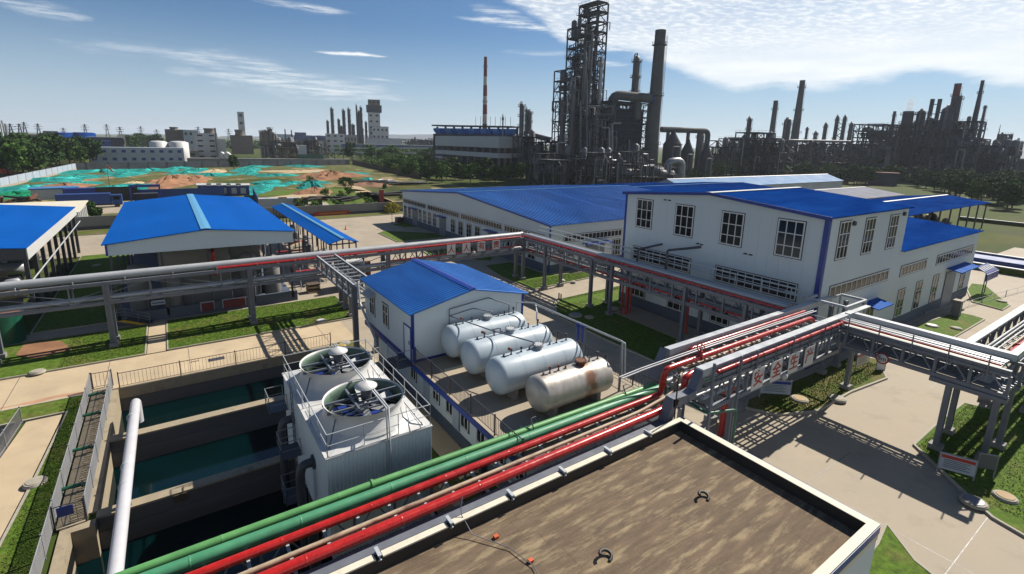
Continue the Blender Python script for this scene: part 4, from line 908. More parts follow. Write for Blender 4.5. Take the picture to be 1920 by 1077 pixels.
# =================================================================== MAIN RACK along X (y = 49.4) and rack along Y (x = 35.8)
mr = thing('pipe_rack', 'long grey pipe rack crossing the scene in front of the blue-roofed shed', 'pipe rack', (10, 50, 0))
Y0, Y1 = 49.4, 51.0
b = MB(); b.box(-60, Y0-.1, 5.3, 38.3, Y0+.1, 5.52); b.box(-60, Y1-.1, 5.3, 38.3, Y1+.1, 5.5)
b.build('top_chord', 'steel', mr)
b = MB(); b.box(-60, Y0-.12, 3.66, 38.3, Y0+.12, 3.9); b.box(-60, Y1-.12, 3.66, 38.3, Y1+.12, 3.88); b.build('bottom_chord', 'steel', mr)
b = MB()
for i in range(40): x = -60+i*2.5; b.box(x-.06, Y0+.13, 3.72, x+.06, Y1-.13, 3.86); b.box(x-.06, Y0+.11, 5.34, x+.06, Y1-.11, 5.48)
b.build('cross_bar', 'steel', mr)
truss(mr, (-58, Y0), (18.3, Y0), 5.28, 3.9, 15, 'steel', .09, kind='N'); truss(mr, (-58, Y1), (18.3, Y1), 5.28, 3.9, 15, 'steel', .09, kind='N')
truss(mr, (18.3, Y0), (35.8, Y0), 5.28, 3.9, 9, 'steel', .12, kind='V'); truss(mr, (18.3, Y1), (35.8, Y1), 5.28, 3.9, 9, 'steel', .12, kind='V')
for x in (-32, -21, -11.8, -4.9, 5.3, 13.7, 18.3, 35.8): 
    for y in (Y0, Y1): column(mr, x, y, 5.3, .3, 'steel')
for (y, z, r, m_, x0_, x1_) in ((49.95, 5.84, .3, 'insulation', -60, 35.6), (50.55, 5.8, .24, 'insulation', -60, 36.4), (49.45, 5.66, .1, 'red', 2.8, 35.4), (49.75, 4.12, .17, 'insulation', -60, 36), (50.3, 4.1, .15, 'insulation', -60, 36), (50.8, 4.1, .12, 'white_pipe', 18, 36), (49.35, 4.55, .07, 'red', 18.5, 35.8)):
    MB().tube([(x0_, y, z), (x1_, y, z)], r, 14).build('pipe', m_, mr)
b = MB()
for i in range(30): x = -58+i*3.2; b.beam((x, Y0-.02, 5.2), (x, Y0-.02, 5.75), .05, .1)
b.build('pipe_stop', 'steel_pale', mr)
for x, ch, lb in ((25.05, '人', 'first'), (27.0, '人', 'second'), (29.0, '有', 'third'), (31.05, '责', 'last')):
    s_ = thing('rack_sign', f'white plate with red character {ch}, {lb} of four on the distant pipe rack', 'sign', (x+.5, 49.2, 4.4), 'white plates with red characters on the distant rack')
    MB().box(x, 49.12, 4.5, x+1.05, 49.16, 5.62).build('plate', 'white_trim', s_)
    text(s_, ch, (x+.52, 49.11, 5.05), (1, 0, 0), (0, 0, 1), (0, -1, 0), .92, 'red_dull')
t = thing('rack_lamp', 'small round lamp under the distant rack between its second and third character plates', 'lamp', (28.4, 49.1, 4.2)); MB().lathe((28.45, 49.0, 4.45), [(.02, -.1), (.16, -.08), (.22, .1), (.2, .12)], 14, 'y').build('lamp_head', 'pale_sheet', t)
rb = thing('pipe_rack', 'grey pipe rack with red pipes passing in front of the tall white building', 'pipe rack', (37, 34, 0))
X0, X1 = 35.8, 38.3
b = MB(); b.box(X0-.1, 16.9, 5.3, X0+.1, 49.2, 5.52); b.box(X1-.1, 16.9, 5.3, X1+.1, 49.2, 5.5); b.box(X0-.1, 16.9, 3.66, X0+.1, 49.2, 3.88); b.box(X1-.1, 16.9, 3.66, X1+.1, 49.2, 3.87); b.build('chord', 'steel', rb)
truss(rb, (X0, 17), (X0, 49), 5.28, 3.88, 13, 'steel', .12, kind='V'); truss(rb, (X1, 17), (X1, 49), 5.28, 3.88, 13, 'steel', .12, kind='V')
b = MB()
for i in range(26): y = 17.5+i*1.25; b.box(X0+.1, y, 3.72, X1-.1, y+.1, 3.82); b.box(X0+.1, y, 5.34, X1-.1, y+.1, 5.44)
b.build('cross_bar', 'steel_pale', rb)
for x, z, r, m_ in ((36.0, 5.64, .1, 'red'), (36.4, 5.76, .2, 'insulation'), (36.85, 5.74, .17, 'insulation'), (37.4, 5.68, .13, 'insulation'), (37.8, 5.62, .09, 'green_pipe_deep'), (38.1, 5.6, .06, 'insulation'), (36.1, 4.1, .09, 'red'), (36.5, 4.05, .12, 'insulation'), (37.2, 4.05, .12, 'insulation'), (37.8, 4.05, .09, 'steel')):
    MB().tube([(x, 17.2, z), (x, 50.2, z)], r, 12).build('pipe', m_, rb)
for y in (37.1, 34.2, 25.5, 20, 45): 
    for x in (X0, X1): column(rb, x, y, 5.3, .26, 'steel')
b = MB()
for z in (6.25, 6.75): b.tube([(38.25, 17.2, z), (38.25, 49.5, z)], .07, 8)
for i in range(14): b.beam((38.25, 18+i*2.3, 5.5), (38.25, 18+i*2.3, 6.75), .06, .06)
b.build('upper_rail_pipes', 'steel_pale', rb)
for i, (x, y, r, z0_) in enumerate(((37.0, 33.7, .09, .2), (37.35, 33.4, .17, .2), (37.6, 33.1, .1, .2), (38.1, 26.7, .12, 0.))):
    t = thing('riser_pipe', ['slim red pipe dropping from the rack, left of the thick one by the grey slab', 'thick red pipe dropping from the rack onto the grey slab', 'slim red pipe dropping from the rack, right of the thick one by the grey slab', 'single red pipe dropping from the rack between two ground-floor windows'][i], 'pipe', (x, y, 0), 'red pipes dropping from the far rack')
    MB().tube([(x, y, 0), (x, y, 4.0)], r, 10).build('pipe_body', 'red_dull', t); MB().lathe((x, y, .02), [(r*1.7, 0), (r*1.7, .05)], 10).build('base_plate', 'red_dull', t)
t = thing('wall_pipe', 'dark green exhaust pipe rising from the rack into the tall building wall', 'pipe', (38.5, 28, 5)); MB().pipe([(37.9, 29.4, 5.6), (37.9, 29.4, 7.5), (40.4, 27.6, 7.9)], .12, 10, .2).build('pipe_body', 'steel_dark', t)
MB().pipe([(38.0, 33.0, 5.6), (38.0, 33.0, 6.9), (40.4, 32, 7.4)], .1, 10, .2).build('pipe_body', 'steel_dark', t)
ground('paved_slab', [(36.2, 20.5), (39.9, 20.5), (39.9, 34.2), (36.6, 34.4)], 'concrete', .16, .2)
# branch truss over the service road
tr = thing('pipe_rack', 'short open lattice truss bridging the service road behind the pump house', 'pipe rack', (12, 43, 0))
for x in (11.15, 12.8): truss(tr, (x, 37.6), (x, 49.2), 5.85, 4.65, 7, 'steel' if x < 12 else 'steel_dark', .11, kind='V')
b = MB()
for i in range(10): y = 38+i*1.2; b.box(11.2, y, 5.78, 12.75, y+.1, 5.86); b.box(11.2, y, 4.6, 12.75, y+.1, 4.68)
b.box(11.08, 37.6, 5.93, 11.22, 49.1, 5.95); b.box(12.73, 37.6, 5.93, 12.87, 49.1, 5.95)
b.build('cross_bar', 'steel_pale', tr)
for x, y in ((11.15, 37.7), (12.8, 37.7), (13.5, 46.9), (14.2, 49.0)): column(tr, x, y, 4.6 if x > 13 else 5.8, .3, 'steel')
for x in (11.6, 12.1, 12.5): MB().tube([(x, 37.6, 4.8), (x, 49.4, 4.8)], .09, 8).build('pipe', 'insulation', tr)
# notice boards, cabinets, manholes
def board(label, cx, cy, ang, w_, h_, z0_, m_, band=None, name='notice_board'):
    t = thing(name, label, 'board', (cx, cy, 0)); d = Vector((math.cos(ang), math.sin(ang), 0)); n_ = Vector((-d.y, d.x, 0)); c = Vector((cx, cy, 0)); Z = Zv
    a = c-d*w_/2; 
    MB().slab([a+Z*z0_, a+d*w_+Z*z0_, a+d*w_+Z*(z0_+h_), a+Z*(z0_+h_)], n_*.05).build('panel', m_, t, fix=True)
    fr = MB(); fr.beam(a+n_*.025, a+n_*.025+Z*(z0_+h_+.05), .06, .06); fr.beam(a+d*w_+n_*.025, a+d*w_+n_*.025+Z*(z0_+h_+.05), .06, .06); fr.beam(a+n_*.025+Z*(z0_+h_+.03), a+d*w_+n_*.025+Z*(z0_+h_+.03), .06, .05); fr.build('post', 'rail_grey', t)
    if band:
        for s_ in (-1, 1):
            off = n_*(.052 if s_ > 0 else -.004); p = a+off+Z*(z0_+h_*.74)
            MB().slab([p+d*.05, p+d*(w_-.05), p+d*(w_-.05)+Z*h_*.2, p+d*.05+Z*h_*.2], n_*.004*s_).build('heading_band', band, t, fix=True)
            ln = MB()
            for k in range(5):
                p = a+off+Z*(z0_+h_*(.62-.11*k)); ln.slab([p+d*(.12*w_), p+d*w_*(.85-.1*(k % 2)), p+d*w_*(.85-.1*(k % 2))+Z*.035, p+d*(.12*w_)+Z*.035], n_*.003*s_)
            ln.build('text_lines', 'steel_dark', t, fix=True)
    return t
board('white notice board with blue heading standing in the shade under the near bridge', 33.2, 15.7, -.7, 2.0, 1.0, .45, 'far_bluewhite', 'louvre_blue')
board('wide pale notice board behind the bridge column at the edge of the lawn', 43.9, 14.5, -.05, 2.0, 1.0, .5, 'parapet', 'red_dull')
board('narrow blank white board leaning at the corner of the lawn', 45.0, 13.6, -.6, .7, 1.25, .1, 'white_trim')
board('white notice board with red heading on the shaded lawn at the right', 33.2, 5.9, -1.15, 1.5, .9, .35, 'far_bluewhite', 'red_dull')
board('small grey framed board before the big column footings at the right', 34.5, 5.0, -.9, .8, .8, .6, 'plant_grey')
def manhole(label, px_, py_, r=.42, m_='concrete', h=.14, oval=1):
    c = at(px_, py_, .1); t = thing('manhole_cover', label, 'manhole cover', (c.x, c.y, .1), 'round manhole covers')
    MB().lathe((c.x, c.y, .1), [(r*1.12, 0), (r*1.12, h*.6), (r, h*.75), (r, h)], 24).build('rim', 'kerb', t)
    MB().lathe((c.x, c.y, .1+h+.001), [(r*.82, 0), (r*.8, .03)], 24).build('lid', m_, t)
for lb, px_, py_, r, m_ in (('pale manhole cover on the lawn at the left, by the road kerb', 70, 699, .42, 'kerb'), ('manhole cover on the lawn strip left of the walkway', 66, 907, .42, 'kerb'),
    ('manhole cover on the sunlit lawn below the lattice truss', 602, 603, .4, 'white_paint'), ('round cover by the tower side of the truss column', 646, 644, .42, 'kerb'), ('yellow painted cover beside the cooling tower corner', 640, 650, .35, 'yellow'),
    ('manhole cover in the dark lawn between the two sheds, farther one', 181, 499, .45, 'kerb'), ('manhole cover in the dark lawn between the two sheds, nearer one', 140, 571, .45, 'kerb'),
    ('small pale cover on the lawn in front of the long warehouse', 1054, 527, .35, 'white_paint'), ('pale cover at the kerb of the lawn in front of the warehouse', 1075, 530, .3, 'kerb'),
    ('large grey manhole cover in the shaded lawn by the road', 1079, 592, .6, 'steel'), ('tan manhole cover right of the large grey one in the shaded lawn', 1105, 596, .42, 'sand'), ('cover at the foot of the red pipes by the tall building', 1152, 580, .5, 'kerb'),
    ('tan wooden-topped cover under the near bridge', 1499, 750, .5, 'sand'), ('grey stone cover by the kerb below the bridge arm', 1570, 749, .5, 'kerb'), ('tan manhole cover on the lawn at the right edge', 1884, 934, .45, 'sand'), ('dark cover in the shade near the right kerb', 1825, 943, .5, 'steel'),
    ('left pale cover on the lawn beside the tall building', 1747, 612, .5, 'white_paint'), ('right pale cover on the lawn beside the tall building', 1793, 617, .42, 'kerb'), ('pale cover on the small triangular lawn at the far right', 1878, 566, .45, 'kerb'), ('pale cover on the lawn under the distant character plates', 835, 486, .5, 'white_paint')):
    manhole(lb, px_, py_, r, m_)
tag(MB().box(44.9, 43.0, .0, 45.9, 43.7, .12).build('kerb_plate', 'white_paint'), 'white slab at the edge of the far lawn', 'slab')
struct(MB().box(26.6, 40.3, .003, 27.5, 41.2, .007).build('drain_cover', 'steel_dark'))
for y, lb in ((40.96, 'farther'), (40.6, 'nearer')):
    t = thing('bollard', f'short dark bollard with tan foot at the lawn corner, the {lb} of two', 'bollard', (34.9, y, 0), 'bollards at the lawn corner')
    MB().lathe((34.75, y, 0), [(.14, 0), (.12, .12), (.07, .2), (.07, .75)], 10).build('post', 'black', t); MB().lathe((34.75, y, 0), [(.17, 0), (.17, .06)], 10).build('foot', 'tan_pipe', t)
t = thing('traffic_cone', 'small orange traffic cone on the far concrete road', 'traffic cone', (27.2, 95.5, 0)); MB().lathe((27.2, 95.5, 0), [(.3, 0), (.3, .05), (.18, .06), (.05, .8)], 12).build('cone', 'orange', t); MB().box(26.9, 95.2, .0, 27.5, 95.8, .04).build('cone_base', 'black', t)
t = thing('lamp_post', 'thin lamp post on the far lawn corner near the perimeter wall', 'lamp post', (36.9, 97.5, 0)); MB().tube([(37, 97, 0), (37, 97, 3.2)], .05, 6).build('pole', 'steel', t); MB().box(36.8, 96.8, 3.2, 37.2, 97.2, 3.3).build('lamp_head', 'steel', t)
# =================================================================== BUILDINGS OF THE SITE
def gable_roof(par, x0, x1, y0, y1, ze, zr, along, m, pitch, over=.35, h=.05, cap='trim_blue', capw=.3, ridge=None, th=.07):
    """ridge along 'x' or 'y'"""
    if along == 'x':
        yr = ridge if ridge is not None else (y0+y1)/2
        k0 = (zr-ze)/(yr-y0); k1 = (zr-ze)/(y1-yr)
        roof_sheet((x0-over, y0-over, ze-k0*over), (x1+over, y0-over, ze-k0*over), (x1+over, yr, zr), (x0-over, yr, zr), pitch, h, th).build('roof', m, par)
        roof_sheet((x1+over, y1+over, ze-k1*over), (x0-over, y1+over, ze-k1*over), (x0-over, yr, zr), (x1+over, yr, zr), pitch, h, th).build('roof', m, par)
        c = MB(); a, b_ = x0-over-.02, x1+over+.02
        for s_, k in ((-1, k0), (1, k1)): c.slab([(a, yr, zr+h+.03), (b_, yr, zr+h+.03), (b_, yr+s_*capw, zr+h+.03-k*capw), (a, yr+s_*capw, zr+h+.03-k*capw)], (0, 0, .025))
        c.build('ridge_cap', cap, par, fix=True)
    else:
        xr = ridge if ridge is not None else (x0+x1)/2
        k0 = (zr-ze)/(xr-x0); k1 = (zr-ze)/(x1-xr)
        roof_sheet((x0-over, y1+over, ze-k0*over), (x0-over, y0-over, ze-k0*over), (xr, y0-over, zr), (xr, y1+over, zr), pitch, h, th).build('roof', m, par)
        roof_sheet((x1+over, y0-over, ze-k1*over), (x1+over, y1+over, ze-k1*over), (xr, y1+over, zr), (xr, y0-over, zr), pitch, h, th).build('roof', m, par)
        c = MB(); a, b_ = y0-over-.02, y1+over+.02
        for s_, k in ((-1, k0), (1, k1)): c.slab([(xr, a, zr+h+.03), (xr, b_, zr+h+.03), (xr+s_*capw, b_, zr+h+.03-k*capw), (xr+s_*capw, a, zr+h+.03-k*capw)], (0, 0, .025))
        c.build('ridge_cap', cap, par, fix=True)
# ---- big blue-roofed shed (open front)
sh = thing('process_shed', 'large open-fronted shed under a wide smooth bright blue gable roof', 'shed', (2.5, 71, 0))
sx0, sx1, sy0, sy1 = -5.0, 10.05, 54.4, 87.6
b = MB()
rz = lambda x: 7.66+(8.42-7.66)*(1-abs(x-2.5)/7.5)
b.slab([(sx0, sy0, 6.6), (sx1, sy0, 6.45), (sx1, sy0, 7.62), (2.5, sy0, 8.38), (sx0, sy0, 7.62)], (0, .1, 0)); b.build('gable_panel', 'wall_panel_x', sh, fix=True)
b = MB(); b.box(sx0, sy0+.1, 6.6, sx0+.08, sy1, 7.6); b.box(sx1-.08, sy0+.1, 6.45, sx1, sy1, 7.6); b.box(sx0+.1, sy1-.1, 0.02, sx1-.1, sy1, 7.6); b.build('side_panel', 'wall_panel_y', sh)
MB().box(sx0-.03, sy0-.03, 6.6, sx0+.12, sy0-.002, 7.6).build('corner_trim', 'trim_blue', sh)
gable_roof(sh, sx0, sx1, sy0, sy1, 7.66, 8.42, 'y', 'roof_deep', .75, .25, .03, 'ridge_blue', .42)
b = MB(); b.box(sx0-.3, sy0+.6, 0.02, sx1+.2, sy0+.9, 1.05); b.box(sx0, sy0+.9, .02, sx1, sy1-.2, .35); b.build('plinth', 'plinth', sh)
each(sh, 'column', 'steel_dark', [(-4.8+i*3.65-.1, 55.1+j*6.3-.1, .35, -4.8+i*3.65+.1, 55.1+j*6.3+.1, 7.3) for i in range(5) for j in range(6)])
MB().box(-1.5, 57.2, .36, 4.4, 57.3, 6.5).build('inner_wall', 'far_conc', sh); MB().box(4.5, 58.2, .36, 7.4, 58.3, 6.5).build('inner_wall', 'far_conc', sh)
b = MB()
for z in (2.6, 4.9): b.tube([(-4.8, 55.2, z), (10, 55.2, z)], .04, 6)
for x in (-2.6, .9, 3.4, 6.8): b.tube([(x, 55.2, .4), (x, 55.2, 4.9)], .035, 6)
b.build('pipe_rail', 'steel', sh)
for k, (x, y, r, h_) in enumerate(((-3.2, 57.5, .9, 4.2), (-.6, 56.3, .7, 3.2), (6.0, 56.6, .75, 4.6), (8.2, 57.0, .8, 4.0))):
    t = thing('process_vessel', ['grey upright vessel deep in the left end of the big shed', 'low grey upright vessel left of the red pipes in the big shed', 'pale upright vessel right of the rack column in the big shed', 'pale upright vessel at the open right end of the big shed'][k], 'vessel', (x, y, .35), 'vessels inside the big shed')
    MB().lathe((x, y, .36), [(r*.9, 0), (r, .1), (r, h_), (r*.7, h_+.3), (.1, h_+.45)], 20).build('shell', 'far_conc', t)
for x in (2.55, 2.95): tag(MB().pipe([(x, 55.5, 3.6), (x, 55.5, 6.0), (x, 56.5, 6.0)], .14, 10).build('red_riser', 'red'), 'short bright red vertical pipe under the big shed gable, the ' + ('left' if x < 2.7 else 'right') + ' one', 'pipe', 'red pipes under the shed gable')
for x, w_, lb in ((2.0, 1.0, 'small dark red'), (4.3, 1.9, 'framed dark red')):
    t = thing('equipment_box', f'{lb} equipment box at the foot of the big shed', 'equipment', (x, 55, 0)); MB().box(x-w_/2, 54.75, .3, x+w_/2, 54.9, 1.1).build('panel', 'stack_red', t); MB().box(x-w_/2-.1, 54.9, .3, x+w_/2+.1, 55.0, 1.2).build('frame', 'pale_sheet', t)
t = thing('wall_sign', 'small white sign board hung low on the dark left part of the big shed', 'sign', (-1.6, 54.9, 1.2)); MB().box(-2.4, 54.94, 1.5, -1.3, 54.98, 1.95).build('plate', 'far_bluewhite', t); MB().box(-2.3, 54.93, 1.66, -1.4, 54.938, 1.76).build('text_line', 'louvre_blue', t)
t = thing('stair', 'short yellow-sided stair with grey handrail at the left front of the big shed', 'stair', (-3.6, 54.4, 0))
b = MB()
for i in range(5): b.box(-4.6+i*.42, 54.0, .85-i*.18, -4.1+i*.42, 54.9, .9-i*.18)
b.build('tread', 'steel_dark', t)
MB().slab([(-5.0, 53.98, .78), (-4.4, 53.98, .78), (-2.6, 53.98, .02), (-3.1, 53.98, .02)], (0, .05, 0)).build('stringer', 'yellow', t, fix=True)
b = MB()
for h_ in (.35, .65, .95): b.tube([(-5.0, 54, .9+h_), (-4.3, 54, .9+h_), (-2.6, 54, .1+h_)], .02, 5)
for x, z in ((-5, .9), (-4.3, .9), (-3.4, .5), (-2.6, .1)): b.tube([(x, 54, z), (x, 54, z+.95)], .02, 5)
b.build('handrail', 'rail_grey', t)
t = thing('crate_stack', 'stack of brown slatted crates on the yard right of the big shed', 'crates', (9.2, 60, 0))
for i in range(5): MB().box(7.2, 58.2+.0, .4+i*.28, 8.6, 59.4, .6+i*.28).build('crate', 'bark', t)
t = thing('equipment_skid', 'brown and yellow pallet stack on the shaded yard between the shed and the lattice truss', 'pallets', (12, 57.3, 0))
for i in range(4): MB().box(11.7, 56.6+i*.02, .03+i*.26, 13.0, 57.8, .22+i*.26).build('pallet', 'bark' if i % 2 else 'tan_pipe', t)
b = MB()
rr = random.Random(5)
ey = thing('yard_equipment', 'jumble of pipes, red racks and pumps in the yard behind the narrow canopy', 'equipment', (13, 62, 0))
for i in range(26):
    x, y = rr.uniform(10.6, 15), rr.uniform(57, 86); z = rr.uniform(.4, 2.6); L_ = rr.uniform(1, 4); m_ = rr.choice(['insulation', 'steel', 'red_dull', 'steel_pale'])
    q = MB(); q.tube([(x, y, z), (x+L_*rr.choice((0, 1)), y+L_*rr.choice((0, 1))+.1, z)], rr.uniform(.05, .14), 8); q.tube([(x, y, 0.02), (x, y, z)], .05, 6); q.build('pipe', m_, ey)
for i in range(4): MB().box(11.2, 60+i*4, 1.7, 14.5, 60.5+i*4, 1.85).build('red_rack', 'red_dull', ey)
for (x0_, y0_, x1_, y1_) in ((14.5, 55.8, 18.5, 58.8),):
    t = thing('red_structure', 'dark red steel frame with white drum between the rack columns', 'steel frame', (17, 57, 0))
    q = MB()
    for x in (15.5, 18.2):
        for y in (55.8, 58.0): q.box(x-.25, y-.25, 0.02, x+.25, y+.25, 3.2)
    q.build('post', 'rust', t)
    q = MB()
    for z in (1.2, 2.6): q.box(15.3, 55.7, z, 18.4, 58.1, z+.14)
    q.build('beam', 'steel_dark', t); MB().beam((15.5, 55.6, .9), (18.2, 55.6, 1.3), .12, .12).build('red_pipe', 'red_dull', t); MB().lathe((0, 56.6, 3.05), [(.35, 15.9), (.35, 17.8)], 14, 'x').build('drum', 'white_trim', t)
# ---- narrow canopy
nc = thing('canopy', 'long narrow open canopy with bright blue ridged roof right of the big shed', 'canopy', (17.1, 80, 0))
gable_roof(nc, 15.35, 18.85, 61.3, 100.2, 4.5, 5.0, 'y', 'roof_deep', .6, .1, .03, 'ridge_blue', .22)
each(nc, 'post', 'steel_dark', [(x-.07, 61.5+i*2.95, .02, x+.07, 61.65+i*2.95, 4.2) for i in range(14) for x in (15.5, 18.7)])
b = MB()
for x in (15.5, 18.7): b.box(x-.05, 61.4, 4.25, x+.05, 100, 4.4)
for i in range(14): b.beam((15.5, 61.57+i*2.95, 4.3), (18.7, 61.57+i*2.95, 4.3), .08, .15)
b.build('frame', 'steel_dark', nc)
b = MB()
for i in range(9): x = 15.9+rr.uniform(0, 2); y = 63+i*4; b.lathe((x, y, .02), [(.5, 0), (.5, 1.6), (.2, 1.8)], 12)
tag(b.build('canopy_vessels', 'plant_grey', nc), None, None)
# ---- left canopy
lc = thing('canopy', 'wide open canopy with plain blue roof and white edge board at the left picture edge', 'canopy', (-18, 78, 0))
lx0, lx1, ly0, ly1 = -29.0, -11.3, 61.8, 94.0
gable_roof(lc, lx0, lx1, ly0, ly1, 6.55, 7.35, 'y', 'roof_deep', .75, .05, .03, 'ridge_blue', .3)
MB().box(lx1-.02, ly0, 5.45, lx1+.06, ly1, 6.5).build('edge_board', 'white_trim', lc)
MB().slab([(lx0, ly0+.02, 5.5), (lx1-.03, ly0+.02, 5.5), (lx1-.03, ly0+.02, 6.45), (-20.15, ly0+.02, 7.25), (lx0, ly0+.02, 6.45)], (0, .06, 0)).build('gable_panel', 'steel_dark', lc, fix=True)
each(lc, 'post', 'steel_dark', [(x-.16, ly0+.3+i*3.85, .02, x+.16, ly0+.6+i*3.85, 6.5) for i in range(9) for x in (lx1-.25, -20, lx0+.3)])
MB().tube([(-10.9, ly0-2, 3.9), (-10.9, ly1-1, 4.6)], .07, 8).build('pipe', 'steel_pale', lc)
for i in range(7):
    x = rr.uniform(-19, -13); y = 66+i*3.8; t = thing('process_vessel', ['bronze horizontal drum nearest the front under the left canopy', 'second drum under the left canopy, behind the bronze one', 'third pale drum under the left canopy', 'fourth pale drum under the left canopy, middle of the row', 'fifth drum under the left canopy', 'sixth drum under the left canopy, near the back', 'last drum at the back under the left canopy'][i], 'vessel', (x, y, 0), 'drums under the left canopy')
    MB().lathe((0, y, 1.6), [(.05, x-1.5), (.7, x-1.2), (.7, x+1.2), (.05, x+1.5)], 16, 'x').build('shell', rr.choice(['tan_pipe', 'insulation', 'steel']), t); MB().box(x-.9, y-.4, .02, x+.9, y+.4, 1.1).build('cradle', 'steel_dark', t)
gt = thing('storage_tank', 'green upright tank with red top behind the column at the left edge', 'tank', (-12.2, 54.2, 0))
MB().lathe((-12.4, 55.2, .0), [(1.35, 0), (1.35, 2.5)], 28).build('shell', 'green_dark', gt); MB().lathe((-12.4, 55.2, 2.501), [(1.37, 0), (1.3, .06), (.2, .2)], 28).build('top', 'brick', gt)
tag(MB().prism([(-10.9, 53.5), (-8.6, 52.9), (-7.6, 50.2), (-9.6, 49.4), (-11, 51)], .12, .135).build('bare_earth', 'red_soil'), None, None, kind='stuff')
# ---- long warehouse
wh = thing('warehouse', 'long low white panel warehouse with wide blue ribbed gable roof and rows of tall windows', 'building', (61, 75.5, 0))
wx0, wx1, wy0, wy1, we, wr = 40.8, 82.0, 50.4, 100.5, 6.55, 8.45
b = MB()
b.slab([(wx0, wy0, 0), (wx0, wy1, 0), (wx0, wy1, we), (wx0, (wy0+wy1)/2, wr-.05), (wx0, wy0, we)], (.15, 0, 0)); b.build('gable_wall', 'wall_panel_y', wh, fix=True)
each(wh, 'wall', 'wall_panel_x', [(wx0+.151, wy0, 0, wx1, wy0+.15, we), (wx0+.151, wy1-.15, 0, wx1, wy1, we), (wx1-.15, wy0+.151, 0, wx1, wy1-.151, we)])
b = MB(); b.box(wx0-.05, wy0-.05, 0, wx0-.001, wy1+.05, 1.15); b.box(wx0-.001, wy0-.05, 0, wx1, wy0-.001, 1.15); b.build('plinth', 'plinth', wh)
gable_roof(wh, wx0, wx1, wy0, wy1, we, wr, 'x', 'roof_blue', .62, .3, .1, 'ridge_blue', .14)
b = MB()
ov = .33; k_ = (wr-we)/25.05
for s_, ya in ((1, wy0-.3), (-1, wy1+.3)): b.slab([(wx0-ov, ya, we-k_*.3+.08), (wx0-ov, (wy0+wy1)/2, wr+.1), (wx0-ov, (wy0+wy1)/2, wr-.12), (wx0-ov, ya, we-k_*.3-.14)], (.05, 0, 0))
b.box(wx0-.08, wy0-.06, 0, wx0+.1, wy0-.052, we); b.box(wx0-.08, wy0-.051, 0, wx0-.052, wy0+.1, we)
b.build('edge_trim', 'trim_blue', wh, fix=True)
nX = Vector((-1, 0, 0)); mY = Vector((0, -1, 0))
def row(par, y_hi, cnt, step, z, wd, ht, nx, ny, rows=None):        # windows on a wall facing -X, going towards -Y
    for i in range(cnt): window(par, (wx0, y_hi-i*step, z), -Y, -X, wd, ht, nx, ny, rows=rows)
for y_hi, ln in ((100.1, 11.2), (88.2, 12.8), (74.8, 12.8), (61.3, 9.6)):
    window(wh, (wx0, y_hi, 4.05), -Y, -X, ln, .95, int(ln/.72), 1, t=.1)
for y in (99.8, 97.6): window(wh, (wx0, y, 1.2), -Y, -X, 1.3, 2.35, 2, 3)
for y in (92.3, 90.2, 88.0, 85.8): window(wh, (wx0, y, 1.2), -Y, -X, 1.35, 2.4, 2, 3)
for y in (78.5, 75.7, 72.8, 70.0): window(wh, (wx0, y, 1.2), -Y, -X, 1.6, 2.35, 2, 3)
for y in (60.6, 57.9, 55.2): window(wh, (wx0, y, 1.2), -Y, -X, 1.6, 2.35, 2, 3)
for y in (95.4, 83.0, 66.0):
    d_ = MB().box(wx0-.09, y-2.6, 0, wx0-.055, y-.1, 3.35).build('door', 'door_grey', wh)
    MB().box(wx0-1.0, y-2.9, 3.5, wx0-.01, y+.2, 3.62).build('door_canopy', 'trim_blue', d_)
    b = MB(); b.box(wx0-.08, y-.1, 1.2, wx0-.052, y+.6, 3.6); b.build('side_panel', 'white_trim', d_)
window(wh, (43.2, wy0, 4.05), X, -Y, 11.0, .95, 15, 1, t=.1)
for x in (42.0, 43.9): window(wh, (x, wy0, 1.2), X, -Y, 1.2, 2.3, 2, 3)
for x in (52.5, 54.6): window(wh, (x, wy0, 1.2), X, -Y, 1.6, 2.4, 3, 3)
d_ = MB().box(47.2, wy0-.09, 0, 50.8, wy0-.055, 3.2).build('door', 'door_grey', wh); MB().box(46.6, wy0-1.2, 3.5, 51.4, wy0-.01, 3.62).build('door_canopy', 'trim_blue', d_)
tag(MB().box(39.0, 99.0, 0, 40.3, 100.6, 1.0).build('dark_bin', 'black'), 'small black bin at the far corner of the long warehouse', 'bin')
# second blue hall behind
h2 = thing('warehouse', 'farther blue-roofed hall adjoining the end of the long warehouse', 'building', (103, 76, 0))
MB().box(82.05, 52, 0, 126, 100, 6.3).build('wall', 'wall_panel_x', h2); gable_roof(h2, 82.2, 126, 52, 100, 6.4, 8.1, 'x', 'roof_dark', .8, .3, .05, 'ridge_blue', .15)
b = MB()
for x in (90, 97): b.box(x, 66, 7.55, x+1.4, 66.9, 7.9)
b.build('roof_vent', 'white_trim', h2)
# ---- tall white building
tl = thing('tall_building', 'tall white panel hall with blue corner trim and four large gridded windows', 'building', (48, 27, 0))
ax0, ax1, ay0, ay1, ae, ar = 40.35, 55.7, 17.0, 37.2, 12.15, 13.0
MB().slab([(ax0, ay0, 0), (ax0, ay1, 0), (ax0, ay1, ae), (ax0, 27.1, ar-.05), (ax0, ay0, ae)], (.15, 0, 0)).build('gable_wall', 'wall_panel_y', tl, fix=True)
each(tl, 'wall', 'wall_panel_x', [(ax0+.151, ay0, 0, ax1, ay0+.15, ae), (ax0+.151, ay1-.15, 0, ax1, ay1, ae)])
MB().slab([(ax1-.15, ay0+.151, 0), (ax1-.15, ay1-.151, 0), (ax1-.15, ay1-.151, ae), (ax1-.15, 27.1, ar-.05), (ax1-.15, ay0+.151, ae)], (.15, 0, 0)).build('gable_wall', 'wall_panel_y', tl, fix=True)
